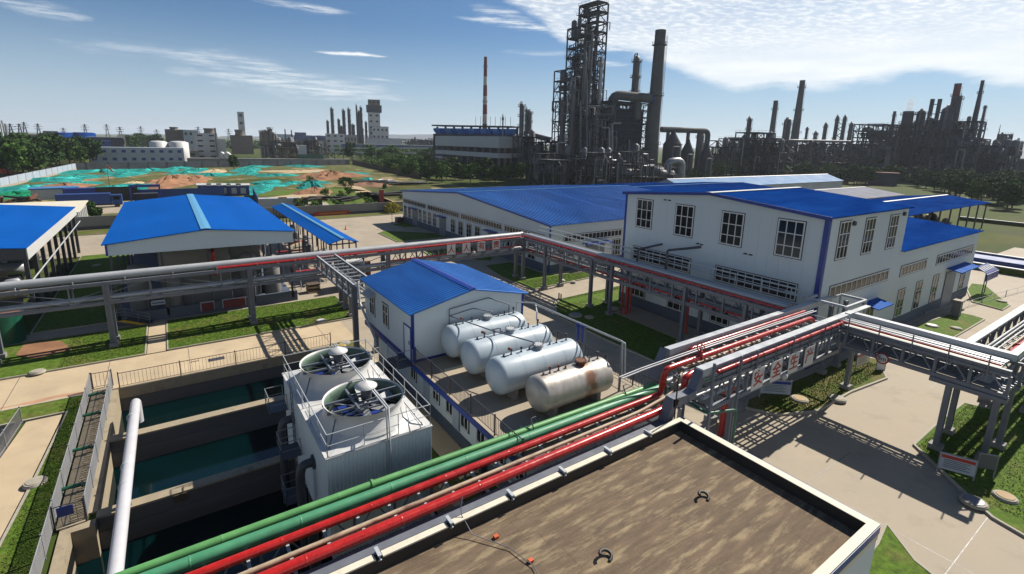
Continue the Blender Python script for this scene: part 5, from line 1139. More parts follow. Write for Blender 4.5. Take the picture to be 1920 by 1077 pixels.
gable_roof(tl, ax0, ax1, ay0, ay1, ae, ar, 'x', 'roof_dark', .75, .3, .03, 'white_trim', .3, ridge=27.1)
b = MB(); kk = (ar-ae)/10.1
for ya in (ay0-.3, ay1+.3): b.slab([(ax0-.34, ya, ae-.03+.05), (ax0-.34, 27.1, ar+.06), (ax0-.34, 27.1, ar-.2), (ax0-.34, ya, ae-.26)], (.05, 0, 0))
b.box(ax0-.06, ay0-.06, 0, ax0+.3, ay0-.002, ae); b.box(ax0-.06, ay0-.0019, 0, ax0-.002, ay0+.3, ae); b.box(ax0-.05, ay1-.2, 0, ax0-.002, ay1+.05, ae)
b.build('corner_trim', 'trim_blue', tl, fix=True)
MB().box(ax0-.05, ay0+.31, 0, ax0-.001, ay1-.21, 1.1).build('plinth', 'plinth', tl)
MB().box(ax0+.31, ay0-.05, 0, ax1, ay0-.001, 1.1).build('plinth', 'plinth', tl)
for yv, zt_ in ((0, 0),):
    for pl, pr, zb_, zt2 in ((35.6, 33.1, 8.35, 11.4),): pass
def onwall(u, v): d = ray(u, v); t = ax0/d.x; return d.y*t, H+d.z*t
for (a, b_) in (((1196, 372.6), (1220.5, 430)), ((1269, 383), (1297, 446)), ((1356, 396), (1389, 464)), ((1461, 410), (1501, 487))):
    y_l, z_t = onwall(*a); y_r, z_b = onwall(*b_); window(tl, (ax0, y_l, z_b), -Y, -X, y_l-y_r, z_t-z_b, 3, 3, t=.1, rows=[(z_t-z_b)*.3, (z_t-z_b)*.64])
for (a, b_, n_) in (((1188, 461), (1294, 500), 8), ((1343, 498), (1493, 550), 10)):
    y_l, z_t = onwall(*a); y_r, z_2 = onwall(*b_); window(tl, (ax0, y_l, z_t-1.35), -Y, -X, y_l-y_r, 1.35, n_, 2, t=.08)
for (a, b_) in (((1183, 520), (1208, 560)), ((1253, 548), (1286, 588)), ((1334, 575), (1365, 612))):
    y_l, z_t = onwall(*a); y_r, z_b = onwall(*b_); window(tl, (ax0, y_l, z_b), -Y, -X, y_l-y_r, z_t-z_b, 3, 2, t=.08, rows=[(z_t-z_b)*.45])
for a in ((1248, 375), (1256, 376), (1309, 457), (1316, 459), (1398, 476), (1408, 478)):
    y_l, z_t = onwall(*a); MB().box(ax0-.12, y_l-.14, z_t-.05, ax0-.004, y_l+.14, z_t+.05).build('wall_lamp', 'black', tl)
def onside(u, v): d = ray(u, v); t = ay0/d.y; return d.x*t, H+d.z*t
for (a, b_) in (((1576, 419), (1582, 484)), ((1625, 411), (1633, 473)), ((1671, 403), (1678, 463))):
    xl, zt_ = onside(*a); xr, zb_ = onside(*b_); window(tl, (xl, ay0, zb_), X, -Y, 1.9, 3.0, 3, 3, t=.1)
def ribbon(par, a, c, n_, ht):
    xl, zt_ = onside(*a); xr, z2 = onside(*c); window(par, (xl, ay0, zt_-ht), X, -Y, xr-xl, ht, n_, 1, t=.1)
ribbon(tl, (1556, 538), (1667, 504), 12, 1.0)
for a in ((1600, 419), (1694, 401)):
    xl, zt_ = onside(*a); MB().lathe((xl, ay0-.1, zt_), [(.18, -.1), (.2, .09)], 14, 'y').build('wall_lamp', 'steel_dark', tl)
c_ = MB(); xl, zt_ = onside(1615, 575); c_.slab([(xl, ay0-.01, zt_+.25), (xl+3.2, ay0-.01, zt_+.25), (xl+3.2, ay0-1.3, zt_), (xl, ay0-1.3, zt_)], (0, 0, .08)); c_.build('door_canopy', 'roof_deep', tl, fix=True)
window(tl, (xl+1.0, ay0, 1.2), X, -Y, 1.8, 2.2, 2, 2)
# low wing
wg = thing('wing_building', 'lower white wing with blue roof attached to the tall hall', 'building', (68, 27, 0))
each(wg, 'wall', 'wall_panel_x', [(ax1+.01, ay0, 0, 79.7, ay0+.15, 8.05), (ax1+.01, ay1-.15, 0, 79.7, ay1, 8.05)])
MB().slab([(79.55, ay0+.151, 0), (79.55, ay1-.151, 0), (79.55, ay1-.151, 8.05), (79.55, 27.1, 8.85), (79.55, ay0+.151, 8.05)], (.15, 0, 0)).build('gable_wall', 'wall_panel_y', wg, fix=True)
gable_roof(wg, ax1+.32, 79.7, ay0, ay1, 8.05, 8.9, 'x', 'roof_dark', .75, .3, .03, 'white_trim', .2, ridge=27.1)
MB().box(ax1+.02, ay0-.05, 0, 79.7, ay0-.001, 1.1).build('plinth', 'plinth', wg)
ribbon(wg, (1690, 500), (1739, 482), 8, 1.0); ribbon(wg, (1758, 480), (1826, 458), 14, 1.0)
for a in ((1685, 545), (1719, 530), (1751, 518), (1804, 503)):
    xl, zt_ = onside(*a); window(wg, (xl, ay0, 1.2), X, -Y, 1.7, max(1.5, zt_-1.2), 2, 3)
xl, zt_ = onside(1775, 507); d_ = MB().box(xl, ay0-.09, 0, xl+3.4, ay0-.055, zt_-.3).build('door', 'door_grey', wg); MB().slab([(xl-.3, ay0-.06, zt_+.2), (xl+6, ay0-.06, zt_+.2), (xl+6, ay0-1.4, zt_-.05), (xl-.3, ay0-1.4, zt_-.05)], (0, 0, .09)).build('door_canopy', 'roof_deep', d_, fix=True)
# ---- halls farther back
def hall(label, x0, x1, y0, y1, ze, zr, m, wallm='far_white', open_=False, pitch=1.2, cap='white_trim'):
    t = thing('canopy' if open_ else 'hall', label, 'canopy' if open_ else 'building', ((x0+x1)/2, (y0+y1)/2, 0))
    if open_:
        n = int((x1-x0)/6); each(t, 'post', 'steel_dark', [(x0+.3+(x1-x0-.6)*i/n-.12, y-.12, 0, x0+.3+(x1-x0-.6)*i/n+.12, y+.12, ze) for i in range(n+1) for y in (y0+.3, y1-.3)])
    else:
        yr = (y0+y1)/2
        MB().slab([(x0, y0, 0), (x0, y1, 0), (x0, y1, ze), (x0, yr, zr), (x0, y0, ze)], (.2, 0, 0)).build('gable_wall', wallm, t, fix=True)
        each(t, 'wall', wallm, [(x0+.201, y0, 0, x1, y0+.2, ze), (x0+.201, y1-.2, 0, x1, y1, ze), (x1-.2, y0+.201, 0, x1, y1-.201, ze)])
        b = MB()
        for i in range(6): b.box(x0+4+i*(x1-x0-8)/6, y0-.03, 1.5, x0+6+i*(x1-x0-8)/6, y0-.002, 3.5)
        b.build('window', 'black', t)
    gable_roof(t, x0, x1, y0, y1, ze, zr, 'x', m, pitch, .3, .05, cap, .35)
    return t
mat('roof_light', (.09, .27, .55), .65, var=.08, nscale=.3, spec=.15); mat('roof_grey', (.28, .3, .38), .7, spec=.1, var=.15, nscale=.3, col2=(.2, .22, .28), c2=(.4, .7), c2scale=.2)
hall('distant cream hall with light blue roof and white ridge beyond the tall building', 113.7, 206, 84.5, 96.0, 6.2, 8.2, 'roof_light')
hall('low hall with weathered grey roof between the tall building and the open blue canopy', 136, 166, 52.5, 72, 5.6, 6.9, 'roof_grey')
hall('open-sided blue canopy with white edges behind the wing', 107.5, 157, 33, 49, 6.0, 7.0, 'roof_dark', open_=True)
rr = random.Random(9)
for i in range(12):
    x = 112+i*3.8; y = 36+rr.uniform(0, 7); t = thing('yard_machine', f'dark machine under the open blue canopy, ' + ['nearest its left end', 'second from the left', 'third from the left', 'fourth from the left', 'fifth from the left', 'sixth from the left', 'seventh from the left', 'eighth from the left', 'ninth from the left', 'tenth from the left', 'eleventh from the left', 'at the right end'][i], 'machine', (x, y, 0), 'machines under the blue canopy')
    MB().box(x-1.3, y-.8, 0, x+1.3, y+.8, 1.3+rr.random()).lathe((x, y, 1.3), [(.6, 0), (.6, 1.1), (.3, 1.5)], 10).build('machine_body', rr.choice(['steel_dark', 'black', 'plant_grey']), t)
def car(label, x, y, rz_, m, grp=None):
    t = thing('parked_car', label, 'car', (x, y, 0), grp); c, s_ = math.cos(rz_), math.sin(rz_)
    def tr_(pts): return [(x+a*c-b_*s_, y+a*s_+b_*c, z) for a, b_, z in pts]
    side = [(-2.2, .35), (-2.25, .8), (-1.5, .95), (-1.0, 1.42), (.6, 1.45), (1.3, .98), (2.1, .85), (2.25, .6), (2.2, .35)]
    q = MB(); q._a(tr_([(a, -.85, z) for a, z in side]+[(a, .85, z) for a, z in side]), [tuple(range(9)), tuple(range(17, 8, -1))]+[(i, 9+i, 9+(i+1) % 9, (i+1) % 9) for i in range(9)]); q.build('body', m, t, fix=True)
    g_ = MB(); g_._a(tr_([(-1.28, -.87, .98), (-.92, -.87, 1.36), (.52, -.87, 1.38), (1.12, -.87, 1.0)]), [(0, 1, 2, 3)]); g_._a(tr_([(-1.28, .87, .98), (-.92, .87, 1.36), (.52, .87, 1.38), (1.12, .87, 1.0)]), [(0, 3, 2, 1)])
    g_.build('side_window', 'glass', t)
    for a in (-1.4, 1.4):
        for b_ in (-.82, .82): w_ = MB(); w_.lathe(tr_([(a, b_, .33)])[0], [(.33, -.1), (.33, .1)], 16, 'y' if abs(c) > .7 else 'x'); w_.build('wheel', 'black', t)
    return t
car('white car parked beyond the low blue roof of the wing', 170, 50.0, .1, 'white_trim'); car('white vehicle just showing above the left canopy roof', -24.5, 96.5, .1, 'white_trim')
# blue roofed small shelter (solar collectors) at the far right road
t = thing('solar_light', 'dark blue cluster of solar panels on two thin posts beside the road', 'solar panel rack', (82, 16.3, 0))
for i in range(6): MB().slab([(80.1+i*.78, 15.6, 2.9), (80.8+i*.78, 15.6, 2.9), (80.8+i*.78, 16.7, 3.5), (80.1+i*.78, 16.7, 3.5)], (0, 0, .06)).build('panel', 'louvre_blue', t, fix=True)
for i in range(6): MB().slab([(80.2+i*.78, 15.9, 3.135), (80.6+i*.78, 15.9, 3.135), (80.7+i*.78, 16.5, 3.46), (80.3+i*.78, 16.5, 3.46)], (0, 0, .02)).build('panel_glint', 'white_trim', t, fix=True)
b = MB(); b.box(80.0, 15.5, 2.0, 84.9, 15.6, 2.85); b.build('skirt', 'louvre_blue', t)
b = MB(); b.tube([(81.8, 16.0, 0), (81.8, 16.0, 3)], .06, 6); b.tube([(82.8, 16.0, 0), (82.8, 16.0, 3)], .06, 6); b.build('post', 'steel_dark', t)
t = thing('gate_post', 'small square concrete gate post at the corner of the lawn beside the wing', 'post', (68.3, 15, 0)); MB().box(67.6, 14.6, 0, 68.3, 15.3, 1.7).build('post_shaft', 'far_conc', t); MB().box(67.5, 14.5, 1.7, 68.4, 15.4, 1.82).build('cap', 'kerb', t)
fence('low_rail', 'low thin grey rail crossing the path beside the wing', (64.0, 16.4), (90.0, 13.4), 0, .7, 'rail_grey', 3.0, 6)
# boundary at the right
pw = struct(MB().box(100, 60, -.04, 260, 66, .0).build('yard', 'concrete'))
for lb, y_, x_, h_, z_ in (('near white-topped boundary wall right of the wing', 0, 99.2, .9, 0), ('second white-topped boundary wall right of the wing', 0, 110.8, .9, 0), ('third white-topped boundary wall below the dark trees', 0, 169.8, .8, 0)):
    t = thing('boundary_wall', lb, 'wall', (x_, 0, 0)); MB().box(x_, -60, -.05, x_+.3, 24 if x_ < 105 else (30 if x_ < 120 else 41), h_).build('wall_body', 'far_blue' if x_ > 105 and x_ < 120 else 'meadow', t); MB().box(x_-.15, -60, h_, x_+.45, 24.1 if x_ < 105 else (30.1 if x_ < 120 else 41.1), h_+.12).build('coping', 'white_trim', t)
t = thing('blue_trough', 'long dark blue covered trough between the white-topped walls', 'trough', (105, 0, 0)); MB().box(104, -60, -.04, 108, 26, 1.0).build('trough_body', 'far_blue', t)
for i in range(9): 
    bsh = None
# ---- perimeter wall
pm = thing('perimeter_wall', 'long pale grey perimeter wall with dark base behind the sheds', 'wall', (-5, 114.7, 0))
MB().box(-60, 114.6, -.05, 92, 114.85, 2.45).build('wall_body', 'far_conc', pm)
MATS['far_conc'].node_tree.nodes['Principled BSDF']
b = MB(); b.box(-60, 114.56, -.05, 92, 114.598, .7); b.build('base_band', 'steel_dark', pm)
b = MB()
for i in range(50): b.box(-60+i*3, 114.57, .7, -59.9+i*3, 114.6, 2.45)
b.build('seam', 'far_conc', pm)
t = thing('red_banner', 'red banner with small yellow lettering at the foot of the grey perimeter wall', 'banner', (29, 114.3, 0)); MB().box(25.8, 114.4, .15, 33.5, 114.46, 1.05).build('cloth', 'red_dull', t)
b = MB()
for i in range(12): b.box(27.0+i*.5, 114.385, .45, 27.3+i*.5, 114.395, .75)
b.build('lettering', 'yellow', t)
# =================================================================== CONSTRUCTION FIELD, WALLS, TREES
def patch(name, cx, cy, rx, ry, hgt, m, seed, n=22, rings=7, rough=.35, z=0, rot=0, parent=None):
    """a lumpy irregular mound or draped sheet"""
    rnd = random.Random(seed); ph = [rnd.uniform(0, 6.28) for _ in range(6)]; am = [rnd.uniform(.4, 1)*rough/(k*.6+1) for k in range(6)]
    b = MB(); vs = []; c, s_ = math.cos(rot), math.sin(rot)
    for i in range(rings+1):
        for j in range(n):
            a = 2*math.pi*j/n; rr_ = (1+sum(am[k]*math.sin((k+2)*a+ph[k]) for k in range(6)))*i/rings
            x, y = rx*rr_*math.cos(a), ry*rr_*math.sin(a)
            h = hgt*(1-(i/rings)**1.6)*(.45+.55*rnd.random())+(.03 if i < rings else -.02)
            vs.append((cx+x*c-y*s_, cy+x*s_+y*c, z+h))
    fs = []
    for i in range(rings):
        for j in range(n): k = (j+1) % n; fs.append((i*n+j, i*n+k, (i+1)*n+k, (i+1)*n+j))
    b._a(vs, fs, False); return b.build(name, m, parent)
gp = [at(u, v) for u, v in ((-60, 372), (143, 319), (400, 316), (655, 308), (785, 336), (800, 400), (380, 400), (-60, 420))]
ground('construction_ground', [(-60, 115), (-41, 210), (-34.5, 303), (98, 338), (107, 355), (93.5, 214), (92, 115)], 'earth', .02, .05)
def wall_seg(label, p, q, h, m, m2=None, th=.3, name='boundary_wall'):
    p, q = Vector((*p, 0)), Vector((*q, 0)); t = thing(name, label, 'wall', (p+q)/2)
    MB().beam(p+Zv*h/2, q+Zv*h/2, th, h).build('wall_body', m, t)
    d = (q-p).normalized(); n = int((q-p).length/8); b = MB()
    for i in range(n): x = p+d*(4+i*8); b.beam(x, x+Zv*(h+.15), .45, .45)
    b.build('pier', m, t)
    if m2: nn = Vector((d.y, -d.x, 0)); MB().beam(p+nn*(th/2+.06)+Zv*.35, q+nn*(th/2+.06)+Zv*.35, .1, .7).build('base_band', m2, t)
    return t
wall_seg('long blue-grey sheet fence along the left side of the netted field', (-46, 150), (-34.2, 305), 3.0, 'far_bluewhite', 'kerb')
wall_seg('long dark grey wall closing the far side of the netted field', (-34.2, 305.5), (98, 338), 3.2, 'plant_grey')
wall_seg('brown wall between the netted field and the dense trees', (107, 352), (94.4, 210), 2.8, 'bark')
nets = [(190,322,60,5,0),(235,327,40,4,0),(100,338,50,5,0),(140,333,40,3,0),(55,353,60,7,0),(150,347,30,4,0),(25,366,40,5,1),(60,368,28,6,1),(210,354,30,7,0),(255,351,40,6,0),(295,349,26,5,0),
 (330,317,30,4,0),(372,320,24,3.5,0),(345,325,22,2.5,0),(395,329,24,4,0),(473,314,28,5,0),(468,323,22,4.5,0),(512,330,30,2.2,0),(500,349,44,7,0),(545,345,20,3,0),(640,326,48,2,0),(583,352,18,3,0),(590,343,24,1.5,0),(425,350,24,4,0),(690,337,9,2,0),(280,320,28,3,0),(565,312,30,2,0)]
lbs = ['wide turquoise dust net near the far left corner of the field','turquoise net right of the far left corner net','turquoise net along the blue-grey sheet fence','thin turquoise strip behind the fence-side net','big turquoise net at the left picture edge','small turquoise net in the left middle of the field','green net at the left picture edge below the turquoise one','green net beside the small blue roof','dark turquoise net left of the orange flag','bright turquoise net at the foot of the orange flag','turquoise net touching the left side of the red earth mound',
 'turquoise net before the white office building','turquoise net right of the one before the office','thin turquoise net under the one before the office','turquoise net behind the red earth mound','turquoise net by the lone dark tree','turquoise net just below the one by the lone tree','thin turquoise strip in the middle of the field','large turquoise net behind the site cabins','turquoise net to the right of the large one behind the cabins','long thin turquoise net on top of the orange bank','peaked turquoise net over a heap by the sandy path','thin turquoise net under the orange bank','turquoise net left of the site cabins','tiny turquoise net beside the black pipe heaps','turquoise net between the two far left nets','pale turquoise net at the far wall']
for i, ((u, v, hw, hh, k), lb) in enumerate(zip(nets, lbs)):
    c = at(u, v); e1 = at(u+hw, v); e2 = at(u, v-hh); rx = (e1-c).length; ry = max(2, (e2-c).length)
    dr_ = (e1-c); o = patch('dust_net', c.x, c.y, rx, ry, 1.1 if i != 21 else 2.6, 'net_green' if k else 'net', 100+i, 34, 8, .62, .03, math.atan2(dr_.y, dr_.x))
    tag(o, lb, 'dust net', 'turquoise dust nets on the field')
for i, (u, v, hw, hh, h_, m_, lb) in enumerate(((325, 344, 46, 9, 3.2, 'red_soil', 'large red-brown earth mound in the middle of the field'), (368, 341, 22, 5, 2.6, 'red_soil', 'smaller red-brown mound right of the large one'), (120, 352, 45, 4, 1.5, 'red_soil', 'low orange mound behind the small blue roof'), (620, 332, 60, 5, 3.0, 'red_soil', 'long orange earth bank in the right half of the field'), (590, 360, 30, 6, 1.6, 'red_soil', 'orange earth heap under the peaked net'), (400, 322, 22, 4, 1.0, 'sand', 'pale sand heap behind the red mound'), (690, 347, 40, 4, 1.2, 'soil', 'brown heap under the black pipes'), (250, 346, 22, 3, 1.2, 'sand', 'tan earth strip right of the orange flag'), (560, 322, 50, 3, .8, 'sand', 'pale sandy strip at the back of the field'))):
    c = at(u, v); e1 = at(u+hw, v); e2 = at(u, v-hh); dr_ = e1-c
    tag(patch('earth_mound', c.x, c.y, (e1-c).length, max(2, (e2-c).length), h_, m_, 300+i, 26, 7, .3, .02, math.atan2(dr_.y, dr_.x)), lb, 'earth mound', 'earth mounds on the field')
def flat(name, px, m, z=.05):
    p = [at(u, v) for u, v in px]; return struct(MB().poly([(q.x, q.y, z) for q in p]).build(name, m, fix=False))
flat('dirt_path', [(640,345),(676,351),(712,368),(752,384),(800,398),(745,400),(705,384),(668,362)], 'sand')
flat('dirt_path', [(478,374),(560,364),(620,362),(618,367),(560,372),(500,380)], 'sand', .055)
flat('weed_patch', [(560,384),(600,368),(690,360),(735,378),(745,397),(640,400),(580,400)], 'grass', .05); flat('weed_patch', [(480,368),(520,358),(640,352),(690,358),(620,362),(560,366)], 'grass', .05)
flat('weed_patch', [(400,340),(520,334),(560,340),(440,346)], 'meadow', .045); flat('weed_patch', [(660,335),(800,345),(815,360),(700,362),(690,345)], 'meadow', .045)
flat('yard', [(0, 392), (240, 378), (250, 398), (0, 415)], 'concrete', .05)
# pole flag
t = thing('flag', 'thin pole with orange flag standing in the netted field', 'flag', at(209, 372)); c = at(209, 372); MB().tube([c, c+Zv*9], .08, 6).build('pole', 'steel', t); q = at(209, 336, 8.5)
MB().slab([c+Zv*8.9, c+Zv*7.2+Vector((1.2, -.9, 0)), c+Zv*6.6+Vector((1.4, -1.0, 0)), c+Zv*7.8+Vector((.2, -.1, 0))], (.03, .03, 0)).build('cloth', 'orange', t, fix=True)
# cabins, containers, trucks
def facing(px_, py_, w_, d_, h_, m_, label, cat, name, z0=0, roof=None, wins=0, grp=None, wm_='black', lines=0, door=False, wy=(.45, .8), rows=1, yaw_=None):
    """box whose long side is turned to face the camera; placed on the ground"""
    c = at(px_, py_) if not isinstance(px_, Vector) else px_
    a = math.atan2(c.y, c.x)-math.pi/2 if yaw_ is None else yaw_
    u = Vector((math.cos(a), math.sin(a), 0)); n = Vector((math.sin(a), -math.cos(a), 0)); t = thing(name, label, cat, (c.x, c.y, z0), grp)
    p = [c-u*w_/2, c+u*w_/2, c+u*w_/2-n*d_, c-u*w_/2-n*d_]
    MB().prism([(q.x, q.y) for q in p], z0, z0+h_).build('wall', m_, t)
    if roof:
        p = [c-u*(w_/2+.3)+n*.3, c+u*(w_/2+.3)+n*.3, c+u*(w_/2+.3)-n*(d_+.3), c-u*(w_/2+.3)-n*(d_+.3)]
        MB().prism([(q.x, q.y) for q in p], z0+h_+.002, z0+h_+.3).build('roof', roof, t)
    for r_ in range(rows):
        zb_ = z0+h_*(r_+wy[0])/rows; zt_ = z0+h_*(r_+wy[1])/rows
        for i in range(wins):
            x = -w_/2+w_*(i+.5)/wins; ww = w_/wins*.22; q = c+u*x+n*.03
            MB().slab([q-u*ww+Zv*zb_, q+u*ww+Zv*zb_, q+u*ww+Zv*zt_, q-u*ww+Zv*zt_], n*.04).build('window', wm_, t, fix=True)
    if door: q = c+u*(w_*.3)+n*.03; MB().slab([q, q+u*1.0, q+u*1.0+Zv*2.1, q+Zv*2.1], n*.04).build('door', 'door_grey', t, fix=True)
    return t
for i, u_ in enumerate((384, 403, 421, 440, 457)):
    facing(u_, 367, 3.1, 5, 2.8, 'far_blue', ['site cabin at the left end of the blue and white row', 'second site cabin in the blue and white row', 'middle site cabin in the blue and white row', 'fourth site cabin in the blue and white row', 'site cabin at the right end of the blue and white row'][i], 'cabin', 'site_cabin', roof='white_trim', wins=1, grp='blue and white site cabins', wm_='pale_sheet', wy=(.2, .8))
facing(335, 372, 22, .2, 2.6, 'far_blue', 'dark blue sheet fence left of the site cabins', 'fence', 'sheet_fence')
t = thing('sheet_fence', 'dark blue sheet fence running down from the cabins towards the narrow canopy', 'fence', (19, 150, 0)); MB().beam((20.5, 165, 1.2), (17.5, 132, 1.2), .15, 2.4).build('sheet', 'far_blue', t)
facing(513, 394, 6.2, 2.6, 2.7, 'pale_sheet', 'pale grey shipping container behind the narrow canopy, left one', 'container', 'container', grp='pale containers behind the wall'); facing(541, 393, 4.2, 2.6, 2.7, 'pale_sheet', 'pale grey shipping container behind the narrow canopy, right one', 'container', 'container', grp='pale containers behind the wall')
def lorry(label, u_, v_, L_, m_, yaw_=0.1):
    c = at(u_, v_); t = thing('lorry', label, 'lorry', c, 'lorries in the yard behind the wall'); x, y = c.x, c.y
    MB().box(x-L_/2, y, .9, x+L_/2-2.4, y+2.4, 3.3).build('cargo_box', m_, t)
    q = MB().box(x+L_/2-2.2, y+.05, .6, x+L_/2-.3, y+2.3, 2.9).build('cab', m_, t); MB().box(x+L_/2-1.9, y+.02, 1.8, x+L_/2-.7, y+.045, 2.6).build('cab_window', 'glass', q)
    MB().box(x-L_/2, y+.3, .55, x+L_/2-.4, y+2.1, .88).build('chassis', 'black', t)
    for xx in (x-L_/2+1, x-L_/2+2.3, x+L_/2-1.3):
        for yy in (y+.15, y+2.2): MB().lathe((xx, yy, .5), [(.5, -.15), (.5, .15)], 14, 'y').build('wheel', 'black', t)
lorry('long dark blue lorry parked behind the left perimeter wall', 172, 391, 12, 'far_blue'); lorry('blue lorry with bright cab farther back in the yard', 165, 378, 9, 'trim_blue')
facing(105, 374, 9, 5, 2.6, 'pale_sheet', 'small open shed with bright blue flat roof in the left yard', 'shed', 'yard_shed', roof='roof_light')
facing(222, 377, 8.5, .3, 3.6, 'black', 'black screen wall in the yard left of the big shed roof', 'wall', 'screen_wall')
t = thing('gantry', 'small bright blue gantry frame behind the big shed roof', 'gantry', at(275, 380)); c = at(275, 380)
q = MB(); 
for s_ in (-3, 3): q.beam(c+Vector((s_, 0, 0)), c+Vector((s_, 0, 4.2)), .35, .35)
q.beam(c+Vector((-3.2, 0, 4.2)), c+Vector((3.2, 0, 4.2)), .5, .6); q.build('frame', 'trim_blue', t); MB().box(c.x-2.5, c.y+.5, 0, c.x+2.5, c.y+3, 2.2).build('equipment', 'far_dark', t)
# pale roofed store left
t = thing('store_shed', 'store shed with weathered pale sheet roof behind the left canopy', 'shed', (-21, 122, 0))
MB().box(-27.5, 117, 0, -14, 131, 2.9).build('wall', 'pale_sheet', t); MB().slab([(-28, 116.6, 2.95), (-13.6, 116.6, 2.95), (-13.6, 131.4, 3.5), (-28, 131.4, 3.5)], (0, 0, .12)).build('roof', 'parapet', t, fix=True)
for i in range(6): MB().box(-13.9, 117.5+i*2.2, .2, -13.8, 118.2+i*2.2, 2.7).build('rib', 'white_trim', t)
t = thing('scrap_heap', 'rust-brown scrap heap beside the green nets in the left yard', 'scrap heap', at(40, 384)); 
q = at(45, 386)
for i in range(14): MB().beam(q+Vector((random.uniform(-4, 4), random.uniform(-2, 2), random.uniform(.1, 1.6))), q+Vector((random.uniform(-4, 4), random.uniform(-2, 2), random.uniform(.3, 3))), .5, .4).build('scrap_piece', 'rust' if i % 2 else 'black', t)
for i, (u_, v_, w_, n_, lb) in enumerate(((690, 345, 12, 12, 'long bundle of black pipes behind the warehouse corner'), (760, 347, 12, 14, 'wide heap of black and silver pipes at the edge of the trees'), (735, 368, 9, 10, 'black pipe stack left of the warehouse roof'), (650, 378, 6, 8, 'small black pipe stack among the weeds'), (600, 376, 6, 8, 'black pipe stack among the weeds near the containers'), (720, 343, 5, 8, 'silver pipe bundle on the bright sand'))):
    c = at(u_, v_); t = thing('pipe_stack', lb, 'pipe stack', c, 'pipe stacks beyond the wall')
    rr = random.Random(40+i)
    for k in range(n_):
        y_ = c.y+rr.uniform(-3, 3); q = MB(); q.tube([(c.x-w_/2+rr.uniform(-2, 2), y_, .3+rr.uniform(0, .9)), (c.x+w_/2+rr.uniform(-2, 2), y_+rr.uniform(-1.5, 1.5), .3+rr.uniform(0, .9))], .28, 7); q.build('pipe_length', 'plant_silver' if (i == 5 or (i == 1 and k % 3 == 0)) else 'black', t)
for i, (u_, v_) in enumerate(((574, 385), (601, 386), (717, 380))):
    c = at(u_, v_); t = thing('post', ['short black post beyond the wall, left one', 'short black post beyond the wall, right one', 'dark red square post beyond the wall near the warehouse'][i], 'post', c); h_ = (1.8, 1.8, 3.3)[i]; MB().box(c.x-.5, c.y, 0, c.x+.5, c.y+1, h_).build('post_shaft', 'red_dull' if i == 2 else 'black', t); MB().box(c.x-.55, c.y-.05, h_, c.x+.55, c.y+1.05, h_+.12).build('cap', 'rust', t)
flat('bright_slab', [(575, 380), (612, 380), (622, 389), (570, 389)], 'kerb', .07)

# ------------------------------------------------------------------ trees
def leafset(b, c, r, n, rnd, s=.45, flat_=1.0):
    for _ in range(n):
        while True:
            v = Vector((rnd.uniform(-1, 1), rnd.uniform(-1, 1), rnd.uniform(-1, 1)))
            if .35 < v.length < 1: break
        p = c+Vector((v.x*r, v.y*r, v.z*r*flat_)); a = Vector((rnd.gauss(0, 1), rnd.gauss(0, 1), rnd.gauss(0, 1))).normalized(); k = s*rnd.uniform(.5, 1.2)
        bb_ = a.cross(Vector((rnd.gauss(0, 1), rnd.gauss(0, 1), rnd.gauss(0, 1)))).normalized()
        b._a([p-a*k-bb_*k*.4, p+a*k-bb_*k*.2, p+a*k*.6+bb_*k*.5, p-a*k*.5+bb_*k*.5], [(0, 1, 2, 3)])
def make_tree(name, seed, h, cr, m, clumps=16, leaves=70, s=.45, label='tree', cat='tree', trunk=True, squash=.8, lo=.35):
    rnd = random.Random(seed); t = thing(name, label, cat, (0, 0, 0))
    if trunk:
        k = MB(); k.tube([(0, 0, 0), (rnd.uniform(-.2, .2), rnd.uniform(-.2, .2), h*.35), (rnd.uniform(-.4, .4), rnd.uniform(-.3, .3), h*.8)], h*.028, 7, r2=h*.008)
    b = MB()
    for i in range(clumps):
        a = rnd.uniform(0, 6.28); zz_ = h*(lo+(.93-lo)*rnd.random()); q = (zz_/h-lo)/(1-lo); rr_ = cr*math.sqrt(max(.08, 1-(q*1.25-.35)**2))*rnd.uniform(.25, .85)
        c = Vector((rr_*math.cos(a), rr_*math.sin(a), zz_)); leafset(b, c, cr*rnd.uniform(.25, .42), leaves, rnd, s, squash)
        if trunk and i < 7: k.tube([(0, 0, h*rnd.uniform(.25, .5)), c*.6+Vector((0, 0, c.z*.35)), c], h*.009, 5, r2=h*.003)
    if trunk: k.build('trunk', 'bark', t)
    b.build('crown', m, t); return t
protos = [make_tree('tree', 1, 7.5, 3.4, 'leaf', 22, 60, .5), make_tree('tree', 2, 6.5, 3.2, 'leaf', 20, 60, .5), make_tree('tree', 3, 8.5, 3.8, 'leaf_dark', 24, 60, .55), make_tree('tree', 4, 5.0, 3.0, 'leaf_light', 18, 55, .45)]
used = [False]*4
def plant(kind, x, y, s_, rz_, label, group):
    o = protos[kind]
    if not used[kind]: used[kind] = True; o.location = (x, y, 0); o['_w'] = [x, y, 0]; o.rotation_euler = (0, 0, rz_); o.scale = (s_,)*3; o['label'] = label; o['group'] = group; return o
    c = copy_tree(o, None, (x, y, 0), rz_, label, s_); c['group'] = group; return c
rr = random.Random(77)
